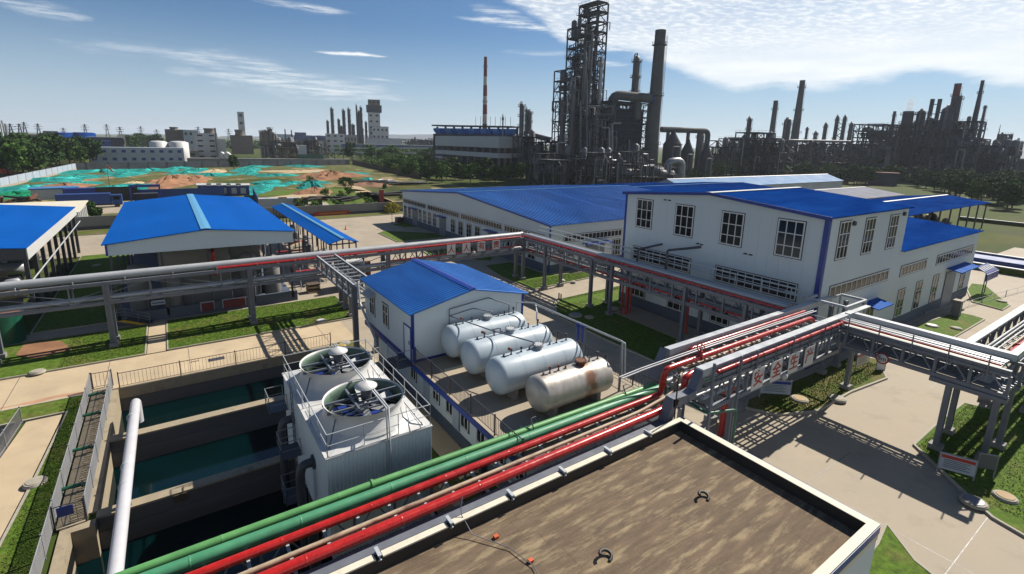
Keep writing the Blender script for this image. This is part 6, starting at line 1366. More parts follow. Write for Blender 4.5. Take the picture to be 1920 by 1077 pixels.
def belt(pts, n, kinds, label, group, smin=.75, smax=1.15, mind=2.6, keep=999):
    """trees scattered over a ground outline"""
    P2 = [at(u, v) for u, v in pts]; xs = [q.x for q in P2]; ys = [q.y for q in P2]; put = []; tries = 0
    def inside(x, y):
        c = False; j = len(P2)-1
        for i in range(len(P2)):
            if (P2[i].y > y) != (P2[j].y > y) and x < (P2[j].x-P2[i].x)*(y-P2[i].y)/(P2[j].y-P2[i].y)+P2[i].x: c = not c
            j = i
        return c
    while len(put) < n and tries < 20000:
        tries += 1; x, y = rr.uniform(min(xs), max(xs)), rr.uniform(min(ys), max(ys))
        if not inside(x, y) or any((x-a)**2+(y-b_)**2 < mind**2 for a, b_ in put): continue
        put.append((x, y))
    put.sort(key=lambda q: q[0]**2+q[1]**2)
    for x, y in put[:keep]: plant(rr.choice(kinds), x, y, rr.uniform(smin, smax), rr.uniform(0, 6.28), label, group)
    if len(put) > keep:                       # the rest, farther back, reads as one mass
        b = MB()
        for x, y in put[keep:]:
            s_ = rr.uniform(smin, smax)
            for k in range(7): a = rr.uniform(0, 6.28); q = rr.uniform(.3, 2.2)*s_; leafset(b, Vector((x+q*math.cos(a), y+q*math.sin(a), rr.uniform(2.0, 6.0)*s_)), 1.5*s_, 22, rr, .6*s_)
        o = b.build('wood', 'leaf'); o['kind'] = 'stuff'
belt([(662, 309), (790, 300), (1000, 318), (1030, 336), (900, 343), (800, 345), (790, 338), (700, 318)], 190, (0, 1, 0, 2, 3), 'bushy green tree in the dense belt between the field and the refinery', 'trees between the field and the refinery', .75, 1.1, 2.9, keep=85)
belt([(590, 296), (800, 292), (900, 306), (790, 306), (662, 304)], 90, (0, 1, 2), 'small green tree in the hazy far part of the belt behind the field', 'far trees behind the field', 1.2, 1.7, 5, keep=20)
belt([(990, 342), (1030, 347), (1125, 351), (1240, 346), (1330, 343), (1330, 334), (1240, 334), (1100, 342)], 80, (0, 1, 3), 'low green tree in the row before the foot of the refinery tower', 'trees at the foot of the refinery', .65, .95, 2.4, keep=45)
belt([(1330, 330), (1440, 324), (1600, 316), (1760, 318), (1760, 330), (1600, 340), (1450, 340), (1340, 340)], 150, (0, 2, 1), 'dark bushy tree before the right-hand refinery', 'trees before the right-hand refinery', .9, 1.3, 3.5, keep=50)
belt([(1560, 346), (1640, 334), (1760, 336), (1925, 342), (1925, 402), (1850, 394), (1800, 376), (1700, 350)], 170, (2, 2, 0), 'dark tree in the grove at the right edge beyond the white-topped wall', 'trees at the right edge', .8, 1.15, 3.0, keep=55)
belt([(0, 330), (0, 306), (60, 298), (165, 298), (175, 312), (143, 316), (40, 336)], 60, (2, 0, 2), 'tall dark tree in the grove at the left edge beyond the sheet fence', 'trees at the left edge', 1.3, 1.85, 4.2, keep=35)
belt([(225, 275), (290, 274), (300, 284), (225, 288)], 14, (0, 2), 'dark tree behind the white office block', 'trees behind the white office', 1.5, 2.0, 6)
lone = make_tree('tree', 11, 7.5, 2.6, 'leaf_dark', 18, 60, .5, 'lone round dark tree standing at the back of the netted field'); q = at(439, 319); lone.location = (q.x, q.y, 0)
def bush(label, u, v, r, m_, seed, group=None, z=0):
    t = make_tree('shrub', seed, r*1.35, r*1.1, m_, 14, 60, .2 if r < 2.2 else .35, label, 'shrub', trunk=True, lo=.15); c = at(u, v); t.location = (c.x, c.y, z)
    if group: t['group'] = group
    return t
q = bush('round yellow-green shrub at the foot of the perimeter wall', 731, 396, 1.9, 'leaf_yellow', 21); q.location = (43.3, 113.0, 0); bush('small yellow shrub beside the big shed roof by the wall', 207, 425, 1.1, 'leaf_yellow', 22)
bush('dark leafy shrub growing over the perimeter wall left of the big shed', 170, 408, 2.3, 'leaf_dark', 23)
for i, (u, v, r) in enumerate(((649, 352, 2.6), (582, 343, 2.0), (636, 375, 1.8), (655, 366, 1.6), (565, 395, 2.0), (690, 385, 1.5), (676, 372, 1.3), (705, 391, 1.2), (632, 389, 1.5), (610, 366, 1.4), (757, 375, 1.3), (592, 396, 1.6), (667, 395, 1.2), (722, 354, 1.2))):
    bush(['dark round shrub on the sandy path', 'dark green shrub behind the peaked net', 'shrub among the weeds between two pipe stacks', 'small shrub right of the dark round one', 'brown-green shrub beside the pale containers', 'shrub near the small black pipe stack', 'little shrub in the middle of the weeds', 'little shrub left of the dark red post', 'shrub right above the perimeter wall in the middle', 'shrub on the edge of the thin sandy strip', 'shrub beside the black pipe stack at the warehouse', 'shrub behind the right black post', 'shrub at the wall between black post and red post', 'small shrub below the long pipe bundle'][i], u, v, r, 'leaf_dark' if i in (0, 4) else 'leaf', 50+i, 'shrubs in the waste ground')
for i, (u, v, r) in enumerate(((38, 311, 3.0), (150, 300, 3), (157, 297, 2.5), (255, 270, 4))):
    bush(['yellow shrub below the left grove', 'yellow shrub left of the office', 'small yellow shrub beside the office end', 'yellow-green crown behind the office'][i], u, v, r, 'leaf_yellow', 80+i)
t = thing('parasol', 'orange red tarp at the left picture edge', 'tarp', at(3, 322)); q = at(2, 325); patch('tarp_sheet', q.x, q.y, 5, 3, 2.5, 'orange', 5, parent=t)
# =================================================================== FAR PLANT AND REFINERY
def depth(v): return (v-Vector((0, 0, H))).dot(FW)
def onx(u, v, x0): d = ray(u, v); t = x0/d.x; return d.y*t, H+d.z*t
def ony(u, v, y0): d = ray(u, v); t = y0/d.y; return d.x*t, H+d.z*t
def tower(label, u, v, D, wpx, m='plant_steel', rings=5, r0=1.0, cat='column', name='distillation_column', z0=0, dome=True, group=None, bands=None, ladder=True, pipe=True, n=14, ringw=1.7):
    T = far(u, v, D); r = wpx/2*depth(T)/FPX; h = T.z; t = thing(name, label, cat, (T.x, T.y, z0), group); c = (T.x, T.y, 0)
    prof = [(r*r0, z0), (r, h*.93)]+([(r*.9, h*.97), (r*.5, h*.992), (.05, h)] if dome else [(r, h)])
    if bands:
        zz_ = z0
        for zf, mm in bands: z1 = h*zf; ra = r*r0+(r-r*r0)*(zz_/h); rb_ = r*r0+(r-r*r0)*zf; MB().lathe(c, [(ra, zz_), (rb_, z1)], 20).build('shaft_band', mm, t); zz_ = z1
    else: MB().lathe(c, prof, n).build('shell', m, t)
    for i in range(rings):
        zf = (i+.8)/rings*.97 if rings > 1 else .96; z = h*zf; rr_ = r*r0+(r-r*r0)*zf; rw = rr_*ringw; q = MB(); q.lathe(c, [(rr_*1.01, z), (rw, z), (rw, z+.22), (rr_*1.01, z+.22)], n, caps=False)
        for k in range(8): a = k*math.pi/4; q.beam((T.x+rw*math.cos(a), T.y+rw*math.sin(a), z), (T.x+rw*math.cos(a), T.y+rw*math.sin(a), z+1.3), .12, .12)
        q.tube([(T.x+rw*math.cos(k*math.pi/6), T.y+rw*math.sin(k*math.pi/6), z+1.3) for k in range(13)], .08, 4); q.build('platform', m, t)
    if ladder:
        q = MB(); x = T.x+r*1.25; 
        for s_ in (-.3, .3): q.beam((T.x+r*.9, T.y-r*.9+s_, z0+h*.1), (T.x+r*.9, T.y-r*.9+s_, h*.97), .12, .12)
        q.build('ladder', m, t)
    if pipe: q = MB(); q.pipe([(T.x-r*1.3, T.y-r*.2, h*.25), (T.x-r*1.3, T.y-r*.2, h*1.0), (T.x, T.y, h*1.02), (T.x, T.y, h*.95)], r*.2, 7); q.build('overhead_pipe', 'plant_grey', t)
    return t
def pframe(label, x0, y0, x1, y1, h, nl, nx=2, ny=2, m='plant_steel', bar=.4, seed=1, fill=.5, z0=0, name='process_structure', cat='steel structure', pipes=8, deck=True, group=None, pm='plant_grey'):
    t = thing(name, label, cat, ((x0+x1)/2, (y0+y1)/2, z0), group); rnd = random.Random(seed); c = MB()
    xs = [x0+(x1-x0)*i/nx for i in range(nx+1)]; ys = [y0+(y1-y0)*i/ny for i in range(ny+1)]; zs = [z0+(h-z0)*k/nl for k in range(nl+1)]
    for x in xs:
        for y in ys: c.beam((x, y, z0), (x, y, h), bar, bar)
    c.build('column_frame', m, t); b = MB()
    for z in zs[1:]:
        for y in (ys[0], ys[-1]): b.beam((x0, y, z), (x1, y, z), bar*.8, bar*.9)
        for x in (xs[0], xs[-1]): b.beam((x, y0, z), (x, y1, z), bar*.8, bar*.9)
    b.build('floor_beam', m, t); br_ = MB()
    for k in range(nl):
        z, z2 = zs[k], zs[k+1]
        for i in range(nx):
            for y in (ys[0], ys[-1]):
                if rnd.random() < .75: a = rnd.random() < .5; br_.beam((xs[i+a], y, z), (xs[i+1-a], y, z2), bar*.45, bar*.45)
                if rnd.random() < .45: mx = (xs[i]+xs[i+1])/2; br_.beam((xs[i], y, z), (mx, y, z2), bar*.4, bar*.4); br_.beam((xs[i+1], y, z), (mx, y, z2), bar*.4, bar*.4)
        for i in range(ny):
            for x in (xs[0], xs[-1]):
                if rnd.random() < .75: a = rnd.random() < .5; br_.beam((x, ys[i+a], z), (x, ys[i+1-a], z2), bar*.45, bar*.45)
    br_.build('brace', m, t)
    if deck:
        d_ = MB()
        for z in zs[1:]:
            if rnd.random() < .75:
                o = rnd.uniform(0, 1.2); a = rnd.random()*.4; d_.box(x0-o, y0-o, z+bar*.46, x0+(x1-x0)*(.6+a), y1+o*.5, z+bar*.46+.12)
                for q_, w_ in (((x0-o, y0-o), (x0+(x1-x0)*(.6+a), y0-o)), ((x0-o, y0-o), (x0-o, y1+o*.5))):
                    d_.beam((*q_, z+1.3), (*w_, z+1.3), .08, .08); k_ = 5
                    for j in range(k_+1): xx = q_[0]+(w_[0]-q_[0])*j/k_; yy = q_[1]+(w_[1]-q_[1])*j/k_; d_.beam((xx, yy, z+.2), (xx, yy, z+1.3), .08, .08)
        d_.build('deck', m, t)
    v_ = MB()
    for k in range(int(nl*fill*2)):
        x, y = rnd.uniform(x0+1, x1-1), rnd.uniform(y0+1, y1-1); kk = rnd.randrange(nl); z = zs[kk]+.3; hh = (zs[1]-zs[0])*rnd.uniform(.5, 1.9); r_ = rnd.uniform(.6, min(1.9, (x1-x0)*.2))
        if rnd.random() < .6: v_.lathe((x, y, 0), [(r_, z), (r_, z+hh), (r_*.3, z+hh+r_*.5)], 10)
        else: v_.lathe((0, y, z+r_), [(r_*.3, x-r_*1.8), (r_, x-r_*1.4), (r_, x+r_*1.4), (r_*.3, x+r_*1.8)], 10, 'x')
    if v_.v: v_.build('vessels', 'plant_grey', t)
    for k in range(pipes):
        x, y = rnd.choice([x0-.5, x0-.3, rnd.uniform(x0, x1)]), rnd.choice([y0-.5, y0-.4, rnd.uniform(y0, y1)])
        za, zb_ = z0+(h-z0)*rnd.uniform(0, .4), z0+(h-z0)*rnd.uniform(.5, .98); dx, dy = rnd.choice([(2.5, 0), (0, 3), (-2, 0), (4, 0)])
        MB().pipe([(x, y, za), (x, y, zb_), (x+dx, y+dy, zb_), (x+dx, y+dy, zb_-rnd.uniform(2, 10))], rnd.uniform(.14, .32), 7).build('pipe', rnd.choice([pm, pm, 'plant_silver', 'plant_steel']), t)
    return t
# ---- main refinery tower block
c1 = far(1121, 5, 242); yl, _ = onx(1087, 8, c1.x); xr, _ = ony(1141, 6, c1.y)
pframe('tallest dark steel lattice tower of the refinery, cut by the top picture edge', c1.x, c1.y, xr, yl, c1.z+.5, 19, 1, 2, bar=.55, seed=2, fill=.75, pipes=14)
c2 = far(1098, 47, 238); yl, _ = onx(1065, 50, c2.x); xr2, _ = ony(1118, 47, c2.y)
pframe('second highest lattice tower built against the left of the tallest one', c2.x, c2.y, xr2, yl, c2.z, 16, 1, 2, bar=.5, seed=3, fill=.75, pipes=14)
c3 = far(1080, 128, 232); yl, _ = onx(1040, 130, c3.x); xr3, _ = ony(1104, 128, c3.y)
pframe('lower dark lattice tower at the left foot of the refinery block', c3.x, c3.y, xr3, yl, c3.z, 11, 2, 2, bar=.45, seed=4, fill=.8, pipes=16)
c4 = far(1118, 196, 226); xr4, _ = ony(1152, 196, c4.y)
pframe('dark process structure with silver pipes between the towers and the furnace', c4.x, c4.y, xr4, c4.y+12, c4.z, 7, 2, 2, bar=.4, seed=5, fill=1.2, pipes=18)
c5 = far(1148, 190, 236); xr5, _ = ony(1228, 196, c5.y)
t5 = pframe('large dark furnace block with a grid of blue-grey columns and beams', c5.x, c5.y, xr5, c5.y+14, c5.z, 12, 6, 2, m='plant_steel_blue', bar=.4, seed=6, fill=1.0, pipes=6)
MB().box(c5.x+1.2, c5.y+3, 0, xr5-4, c5.y+13, c5.z-3).build('furnace_casing', 'far_dark', t5)
MB().box(c5.x+.5, c5.y+1.0, 0, xr5-.5, c5.y+2.9, c5.z*.42).build('furnace_front', 'plant_steel', t5)
for i in range(9):
    for k in range(3): x = c5.x+2+i*(xr5-c5.x-4)/8; MB().box(x-.5, c5.y+.93, 2+k*6, x+.5, c5.y+.99, 4.2+k*6).build('burner_panel', 'plant_grey', t5)
T_ = tower('massive grey concrete chimney with ring platforms beside the furnace block', 1239, 57, 250, 20, 'stack_conc', 3, 1.42, 'chimney', 'chimney', dome=False, pipe=False, n=28, ringw=1.3)
S = far(1239, 57, 250); dz = far(1160, 181, 244)
q = MB(); a = far(1145, 196, 240); b_ = far(1150, 178, 240); e = far(1228, 186, 249); q.pipe([(a.x, a.y, a.z-4), (b_.x, b_.y, b_.z), (e.x, e.y, e.z)], 2.1, 16, 3.5)
t = thing('flue_duct', 'thick dark flue duct running from the furnace block to the concrete chimney', 'duct', (b_.x, b_.y, a.z)); q.build('duct', 'stack_conc', t)
a = far(1196, 190, 246); MB().tube([(a.x, a.y, a.z), (a.x, a.y, a.z-8)], 1.6, 14).build('duct_leg', 'stack_conc', t)
a = far(1223, 186, 248.5); MB().lathe((a.x, a.y, a.z), [(2.2, -1.3), (2.2, 1.3)], 16, 'x').build('blue_band', 'far_blue', t)
tower('slim grey column with side platforms between the furnace and the big chimney', 1195, 104, 275, 13, 'plant_grey', 8, 1.15, ringw=1.5, pipe=True)
for i, (u, v, D, w_) in enumerate(((1098, 95, 233, 6), (1111, 60, 237, 5), (1128, 105, 240, 7), (1075, 160, 229, 7), (1055, 185, 228, 6))):
    tower(['tall thin vessel inside the second tower', 'thin vessel standing inside the tallest tower', 'pale vessel at the right side of the tallest tower', 'vessel inside the lower left tower', 'short vessel at the left foot of the block'][i], u, v, D, w_, 'plant_grey' if i != 2 else 'plant_silver', 4, 1.0, group='vessels inside the refinery towers')
for i, (pts, r) in enumerate((([(1104, 200), (1150, 200), (1150, 215), (1116, 215)], .3), ([(1118, 210), (1118, 225), (1141, 225), (1141, 218)], .3), ([(1129, 240), (1143, 240), (1143, 330)], .35), ([(1148, 330), (1148, 232), (1165, 232)], .35), ([(1060, 250), (1060, 268), (1045, 268), (1045, 300)], .4), ([(1100, 140), (1100, 330)], .35), ([(1088, 190), (1088, 320)], .3), ([(1180, 262), (1178, 335)], .3), ([(1063, 180), (1063, 215), (1050, 215)], .4))):
    P_ = [far(u, v, 222) for u, v in pts]; t = thing('pipe', ['silver pipe loop near the top of the refinery block', 'second silver pipe loop under the top one', 'silver downpipe in the middle of the block', 'silver pipe rising left of the furnace grid', 'stepped silver pipe at the left foot of the block', 'long vertical silver pipe up the towers', 'thin vertical pipe left of the long one', 'vertical pipe down the furnace front', 'bent silver pipe at the lower left tower'][i], 'pipe', P_[0], 'silver pipes on the refinery front'); MB().pipe(P_, r, 8).build('pipe_body', 'plant_silver' if i in (2, 3, 4) else 'plant_grey', t)
# low equipment at the foot
rr = random.Random(12)
def clutter(base, n, u0, u1, D0, D1, h0, h1, w0, w1, m='plant_steel', seed0=500, group=None, bar=.35):
    for i in range(n):
        u = u0+(u1-u0)*(i+.5)/n; D = rr.uniform(D0, D1); p = far(u, 280, D); h_ = rr.uniform(h0, h1); w_ = rr.uniform(w0, w1); d_ = rr.uniform(w0, w1)*.7
        od = ['leftmost of', 'second from left in', 'third from left in', 'fourth from left in', 'fifth from left in', 'sixth from left in', 'seventh from left in', 'eighth from left in', 'ninth from left in', 'tenth from left in', 'eleventh from left in', 'twelfth from left in', 'thirteenth from left in', 'fourteenth from left in'][i]
        pframe(f'low process structure, {od} {base}', p.x, p.y, p.x+w_, p.y+d_, h_, max(2, int(h_/4)), 2, 2, m, bar, seed0+i, .9, pipes=5, group=group, pm='plant_grey')
clutter('the row at the refinery foot', 10, 1000, 1260, 195, 225, 8, 15, 8, 14, group='low frames at the refinery foot', bar=.3)
# objects right of the chimney
a = far(1240, 243, 258); b_ = far(1328, 246, 275)
t = thing('overhead_duct', 'long horizontal pipe duct running right from the concrete chimney and bending down', 'duct', a); MB().pipe([a, b_, (b_.x, b_.y, b_.z-12)], 1.3, 14, 2.5).build('duct', 'stack_conc', t)
for u in (1253, 1291, 1311): p = far(u, 246, 262+(u-1253)*.15); MB().tube([(p.x, p.y, p.z), (p.x, p.y, 0)], .9, 10).build('duct_leg', 'stack_conc', t)
for i in range(14): p = a.lerp(b_, .02+i*.03); MB().lathe((p.x, p.y, p.z), [(1.45, -.2), (1.45, .2)], 14, 'x', caps=False).build('duct_ring', 'stack_conc', t)
for i, (u, v, D, w_, lb) in enumerate(((1263, 247, 255, 34, 'big cone-topped dark silo right of the concrete chimney'), (1291, 262, 262, 24, 'second cone-topped dark silo, middle of three'), (1326, 270, 268, 24, 'third dark silo under the bend of the long duct'))):
    p = far(u, v, D); r = w_/2*depth(p)/FPX; t = thing('silo', lb, 'silo', (p.x, p.y, 0), 'cone-topped silos'); MB().lathe((p.x, p.y, 0), [(r, 0), (r, p.z-6), (r*.3, p.z-1), (r*.25, p.z)], 24).build('silo_shell', 'plant_steel', t)
    q = MB(); q.lathe((p.x, p.y, p.z-6), [(r*1.1, 0), (r*1.1, .2)], 20); q.build('platform', 'plant_steel', t); MB().pipe([(p.x-r*1.1, p.y-r, p.z*.3), (p.x-r*1.1, p.y-r, p.z-7), (p.x-r*.2, p.y-r*1.2, p.z-7), (p.x-r*.2, p.y-r*1.2, 2)], .25, 7).build('pipe', 'plant_grey', t)
p = far(1262, 305, 215); t = thing('white_duct', 'shiny white elbow duct with blue stripe at the refinery foot', 'duct', (p.x, p.y, 0)); MB().pipe([(p.x-3, p.y, 6), (p.x-3, p.y, 11), (p.x+3, p.y-2, 11.5), (p.x+3.2, p.y-2, 4)], 1.5, 14, 2.5).build('duct', 'plant_silver', t); MB().box(p.x-3, p.y-3, 0, p.x+2.5, p.y+2, 6).build('base_box', 'plant_grey', t)
tower('ribbed grey column under the bend of the long duct', 1315, 248, 285, 11, 'plant_grey', 2, 1.0)
# right-hand refinery: columns and chimneys
items = [
 ('chimney', 'tall tapering brown chimney with three ring platforms right of the refinery', 1505, 151, 430, 9.5, 'stack_conc', 4, 1.9, False),
 ('chimney', 'shorter tapering brown chimney left of the tall brown one', 1455, 189, 440, 8, 'stack_conc', 2, 1.6, False),
 ('distillation_column', 'thin column with stacked platforms left of the two brown chimneys', 1406, 220, 400, 8, 'plant_steel', 6, 1.1, True),
 ('distillation_column', 'thick column with a looping side pipe between the two brown chimneys', 1478, 222, 460, 13, 'plant_steel', 2, 1.0, True),
 ('distillation_column', 'short slim column right of the tall brown chimney', 1514, 238, 480, 4.5, 'far_dark', 4, 1.0, True),
 ('distillation_column', 'short column topped by a thin vent, right of the slim one', 1530, 247, 480, 7, 'far_dark', 4, 1.0, True),
 ('distillation_column', 'rounded column between the vented one and the braced pair', 1549, 231, 480, 6.5, 'far_dark', 3, 1.15, True),
 ('distillation_column', 'left column of the cross-braced pair', 1571, 217, 480, 6.5, 'far_dark', 3, 1.1, True),
 ('distillation_column', 'right column of the cross-braced pair', 1585, 217, 482, 6.5, 'far_dark', 3, 1.1, True),
 ('distillation_column', 'lower column with many platforms right of the braced pair', 1597, 230, 478, 7, 'far_dark', 7, 1.3, True),
 ('chimney', 'short dark chimney with flared top on the dense plant', 1678, 209, 430, 5, 'far_dark', 4, 1.1, False),
 ('distillation_column', 'dark column leaking white steam on the dense plant', 1704, 209, 400, 17, 'far_dark', 8, 1.2, False),
 ('distillation_column', 'dark domed column with curved top pipe on the dense plant', 1729, 206, 400, 14, 'far_dark', 6, 1.2, True),
 ('distillation_column', 'stubby dark column with many rings before the twin posts', 1745, 221, 390, 13, 'far_dark', 9, 1.1, True),
 ('chimney', 'dark red chimney rising behind the broad grey one', 1797, 157, 420, 11, 'stack_red', 2, 1.3, False),
 ('chimney', 'broad grey chimney with slanting top before the dark red one', 1797, 180, 390, 13, 'far_dark', 1, 1.4, False),
 ('distillation_column', 'wide dark domed vessel at the left side of the broad chimney', 1779, 200, 385, 19, 'far_dark', 4, 1.3, True),
 ('distillation_column', 'dark vessel crowned by a loop pipe right of the broad chimney', 1807, 232, 400, 17, 'far_dark', 3, 1.1, True),
 ('chimney', 'tall slender tapering chimney near the right edge', 1843, 151, 430, 5.5, 'far_dark', 2, 2.6, False),
 ('chimney', 'shorter slender tapering chimney right of the tall slender one', 1848, 198, 450, 4, 'far_dark', 1, 2.4, False),
 ('distillation_column', 'fat grey tank-like column below the slender chimneys', 1846, 262, 380, 15, 'plant_grey', 0, 1.0, True),
 ('distillation_column', 'leaning-looking slim grey column with pointed top at the right edge', 1868, 262, 390, 9, 'plant_grey', 0, 1.3, True),
 ('distillation_column', 'slim dark column next to a lattice block at the right edge', 1880, 248, 470, 4, 'far_dark', 2, 1.2, True)]
for nm, lb, u, v, D, w_, m_, rg, r0, dm in items:
    tower(lb, u, v, D, w_, m_, rg, r0, 'chimney' if nm == 'chimney' else 'column', nm, dome=dm, pipe=dm and w_ > 5, ringw=1.45)
t = thing('mast', 'thin mast on the pointed column at the right edge', 'mast', far(1872, 262, 390)); a = far(1870, 262, 390); b_ = far(1872, 234, 390); MB().tube([a, (a.x, a.y, b_.z)], .35, 6, r2=.1).build('pole', 'far_dark', t)
a = far(1574, 225, 481); b_ = far(1583, 225, 481); t = thing('brace_frame', 'zigzag bracing between the paired columns', 'bracing', a); q = MB()
for k in range(9): z = a.z-2-k*5; q.beam((a.x, a.y, z), (b_.x, b_.y, z-2.5), .5, .5); q.beam((b_.x, b_.y, z-2.5), (a.x, a.y, z-5), .5, .5)
q.build('brace', 'far_dark', t)
a = far(1749, 186, 395); b_ = far(1763, 186, 397); t = thing('twin_posts', 'pair of dark posts joined by rungs standing up from the dense plant', 'frame', (a.x, a.y, 0)); q = MB()
for p in (a, b_): q.tube([(p.x, p.y, 0), (p.x, p.y, p.z)], 1.1, 8)
for k in range(8): z = a.z-3-k*5.5; q.beam((a.x, a.y, z), (b_.x, b_.y, z), .4, .4)
q.build('frame', 'far_dark', t)
p = far(1893, 253, 500); pframe('small dark lattice block at the right edge of the skyline', p.x, p.y, p.x+8, p.y+6, p.z, 4, 2, 2, 'far_dark', .7, 91, 1, pipes=2)
p = far(1912, 266, 700); pframe('tiny hazy lattice block at the far right of the skyline', p.x, p.y, p.x+14, p.y+8, p.z, 3, 3, 1, 'far_dark', 1, 92, .5, pipes=1)
clutter('the row left of the brown chimneys', 9, 1335, 1470, 300, 420, 17, 27, 14, 22, group='low frames before the brown chimneys', bar=.5)
clutter('the row right of the brown chimneys', 12, 1480, 1670, 400, 470, 16, 24, 16, 26, 'far_dark', 520, 'low frames in the middle of the right refinery', .55)
clutter('the dense dark plant at the right', 12, 1640, 1830, 340, 420, 24, 38, 14, 24, 'far_dark', 540, 'frames of the dense right-hand plant', .55)
clutter('the plant right of the slender chimneys', 5, 1825, 1910, 330, 380, 18, 27, 12, 20, 'far_dark', 560, 'frames at the right edge', .5)
a = far(1350, 268, 380); b_ = far(1490, 264, 400); t = thing('overhead_pipe', 'long raised dark pipe passing behind the brown chimneys', 'pipe', a); MB().pipe([(a.x+30, a.y-20, a.z-10), far(1412, 264, 395), b_, far(1600, 266, 460)], .9, 10, 3).build('pipe_body', 'plant_grey', t)
# blocks of dark buildings
def fb(label, u0, u1, v, D, m, rows=0, wins=0, dep=14, roof=None, z0=0, name='plant_building', cat='building', wm_='black', group=None, wy=(.4, .7)):
    p = far((u0+u1)/2, v, D); w_ = (u1-u0)*depth(p)/FPX; c = Vector((p.x, p.y, 0)); return facing(c, 0, w_, dep, p.z-z0, m, label, cat, name, z0, roof, wins, group, wm_, rows=max(1, rows), wy=wy)
fb('long dark blue-grey sheet building at the right edge behind the grove', 1765, 1990, 297, 400, 'far_dark', dep=30); 
fb('dark rust-red tower block left of the long sheet building', 1768, 1786, 275, 398, 'bark', dep=10)
fb('long grey boundary building before the brown chimneys', 1500, 1632, 309, 455, 'plant_grey', dep=6)
fb('low khaki shed below the brown chimneys', 1432, 1462, 314, 350, 'tan_pipe', dep=8, name='yard_shed', cat='shed'); fb('long dark red sheet fence below the brown chimneys', 1458, 1500, 320, 340, 'red_dull', dep=.5, name='sheet_fence', cat='fence')
fb('small house with brick-red roof among the right-hand trees', 1635, 1680, 325, 318, 'far_dark', dep=8, roof='brick', name='house', cat='house')
struct(MB().beam(at(1455, 350), at(1560, 350), 1, 1.6).build('brick_wall', 'brick')) if False else None
wall_seg('low brick wall behind the light blue hall', tuple(at(1455, 351))[:2], tuple(at(1590, 345))[:2], 2.2, 'brick')
# ---- concrete frame building with white bands
c = far(935, 256, 245); zt_ = c.z; yl, _ = onx(816, 255, c.x); xr, _ = ony(986, 258, c.y)
t = thing('frame_building', 'concrete frame building with wide white fascia bands left of the refinery towers', 'building', (c.x, c.y, 0))
def zz(v): return far(935, v, 245).z
for k, (va, vb) in enumerate(((256, 278), (288, 297))):
    z1, z0_ = zz(va), zz(vb); MB().box(c.x, c.y, z0_, xr, yl, z1).build('fascia', 'pale_sheet', t)
MB().box(c.x, c.y+60, zz(307), xr, yl, zz(302)).build('fascia', 'pale_sheet', t)
b = MB()
for i in range(5): x = c.x+.6+(xr-c.x-1.2)*i/4; b.box(x-.5, c.y+.3, 0, x+.5, c.y+1.3, zz(260))
n_ = int((yl-c.y)/7)
for i in range(n_+1): y = c.y+.6+(yl-c.y-1.2)*i/n_; b.box(c.x+.3, y-.5, 0, c.x+1.3, y+.5, zz(260))
b.build('column', 'far_brown', t); MB().box(c.x+3, c.y+3, 0, xr-1, yl-1, zz(260)).build('dark_core', 'far_dark', t)
bc_ = thing('air_coolers', 'long bank of blue air coolers on a dark frame behind the white-banded building', 'air coolers', (c.x, c.y, 0))
a = far(820, 236, 330); e = far(970, 240, 300); MB().beam((a.x, a.y, a.z), (e.x, e.y, a.z-.5), 12, .8).build('top_deck', 'far_dark', bc_); each(bc_, 'column', 'far_dark', [((a.lerp(e, k/9)).x-.5, (a.lerp(e, k/9)).y-.5, 0, (a.lerp(e, k/9)).x+.5, (a.lerp(e, k/9)).y+.5, a.z-.6) for k in range(10)])
z_ = far(870, 252, 315).z; MB().beam((a.x, a.y, (a.z-4+0)/2), (e.x, e.y, (a.z-4)/2), 9, z_-1).build('support_frame', 'far_dark', bc_)
for i in range(13): p = a.lerp(e, (i+.5)/13.5); p.z = a.z-6.2; MB().lathe(p, [(1.6, 0), (4.2, 3.2), (4.2, 4.6)], 16).build('fan_cone', 'roof_deep' if i % 2 else 'roof_blue', bc_)
for i in range(8): p = a.lerp(e, .5+i*.06); MB().beam(p, p+Zv*6, .15, .15).build('vent_mast', 'far_dark', bc_)
tower('red and white banded chimney left of the refinery', 910.5, 107, 420, 6, 'stack_conc', 3, 1.9, 'chimney', 'chimney', dome=False, pipe=False, bands=[(.38, 'stack_conc'), (.47, 'stack_white'), (.56, 'stack_red'), (.64, 'stack_white'), (.74, 'stack_red'), (.82, 'stack_white'), (.955, 'stack_red'), (1, 'stack_red')], ladder=False, n=20, ringw=1.15)
for u, v, w_, lb in ((979, 193, 8, 'tallest slim column of the cluster right of the banded chimney'), (988, 203, 5, 'thin column just right of the tallest one in its cluster'), (994, 207, 6, 'rightmost slim column of the cluster right of the banded chimney'), (943, 215, 2, 'needle-thin mast above the white-banded building')):
    tower(lb, u, v, 290, w_, 'plant_grey', 7 if w_ > 3 else 3, 1.0, 'column', ringw=1.9)
p = far(1005, 262, 262); clutter('the row left of the towers', 4, 972, 1040, 235, 260, 15, 20, 9, 13, group='frames left of the towers', bar=.3)
a = far(985, 250, 290); e = far(1030, 262, 280); t = thing('conveyor', 'dark sloping conveyor left of the refinery towers', 'conveyor', a); MB().beam(a, e, 3, 2.5).build('gallery', 'far_dark', t)
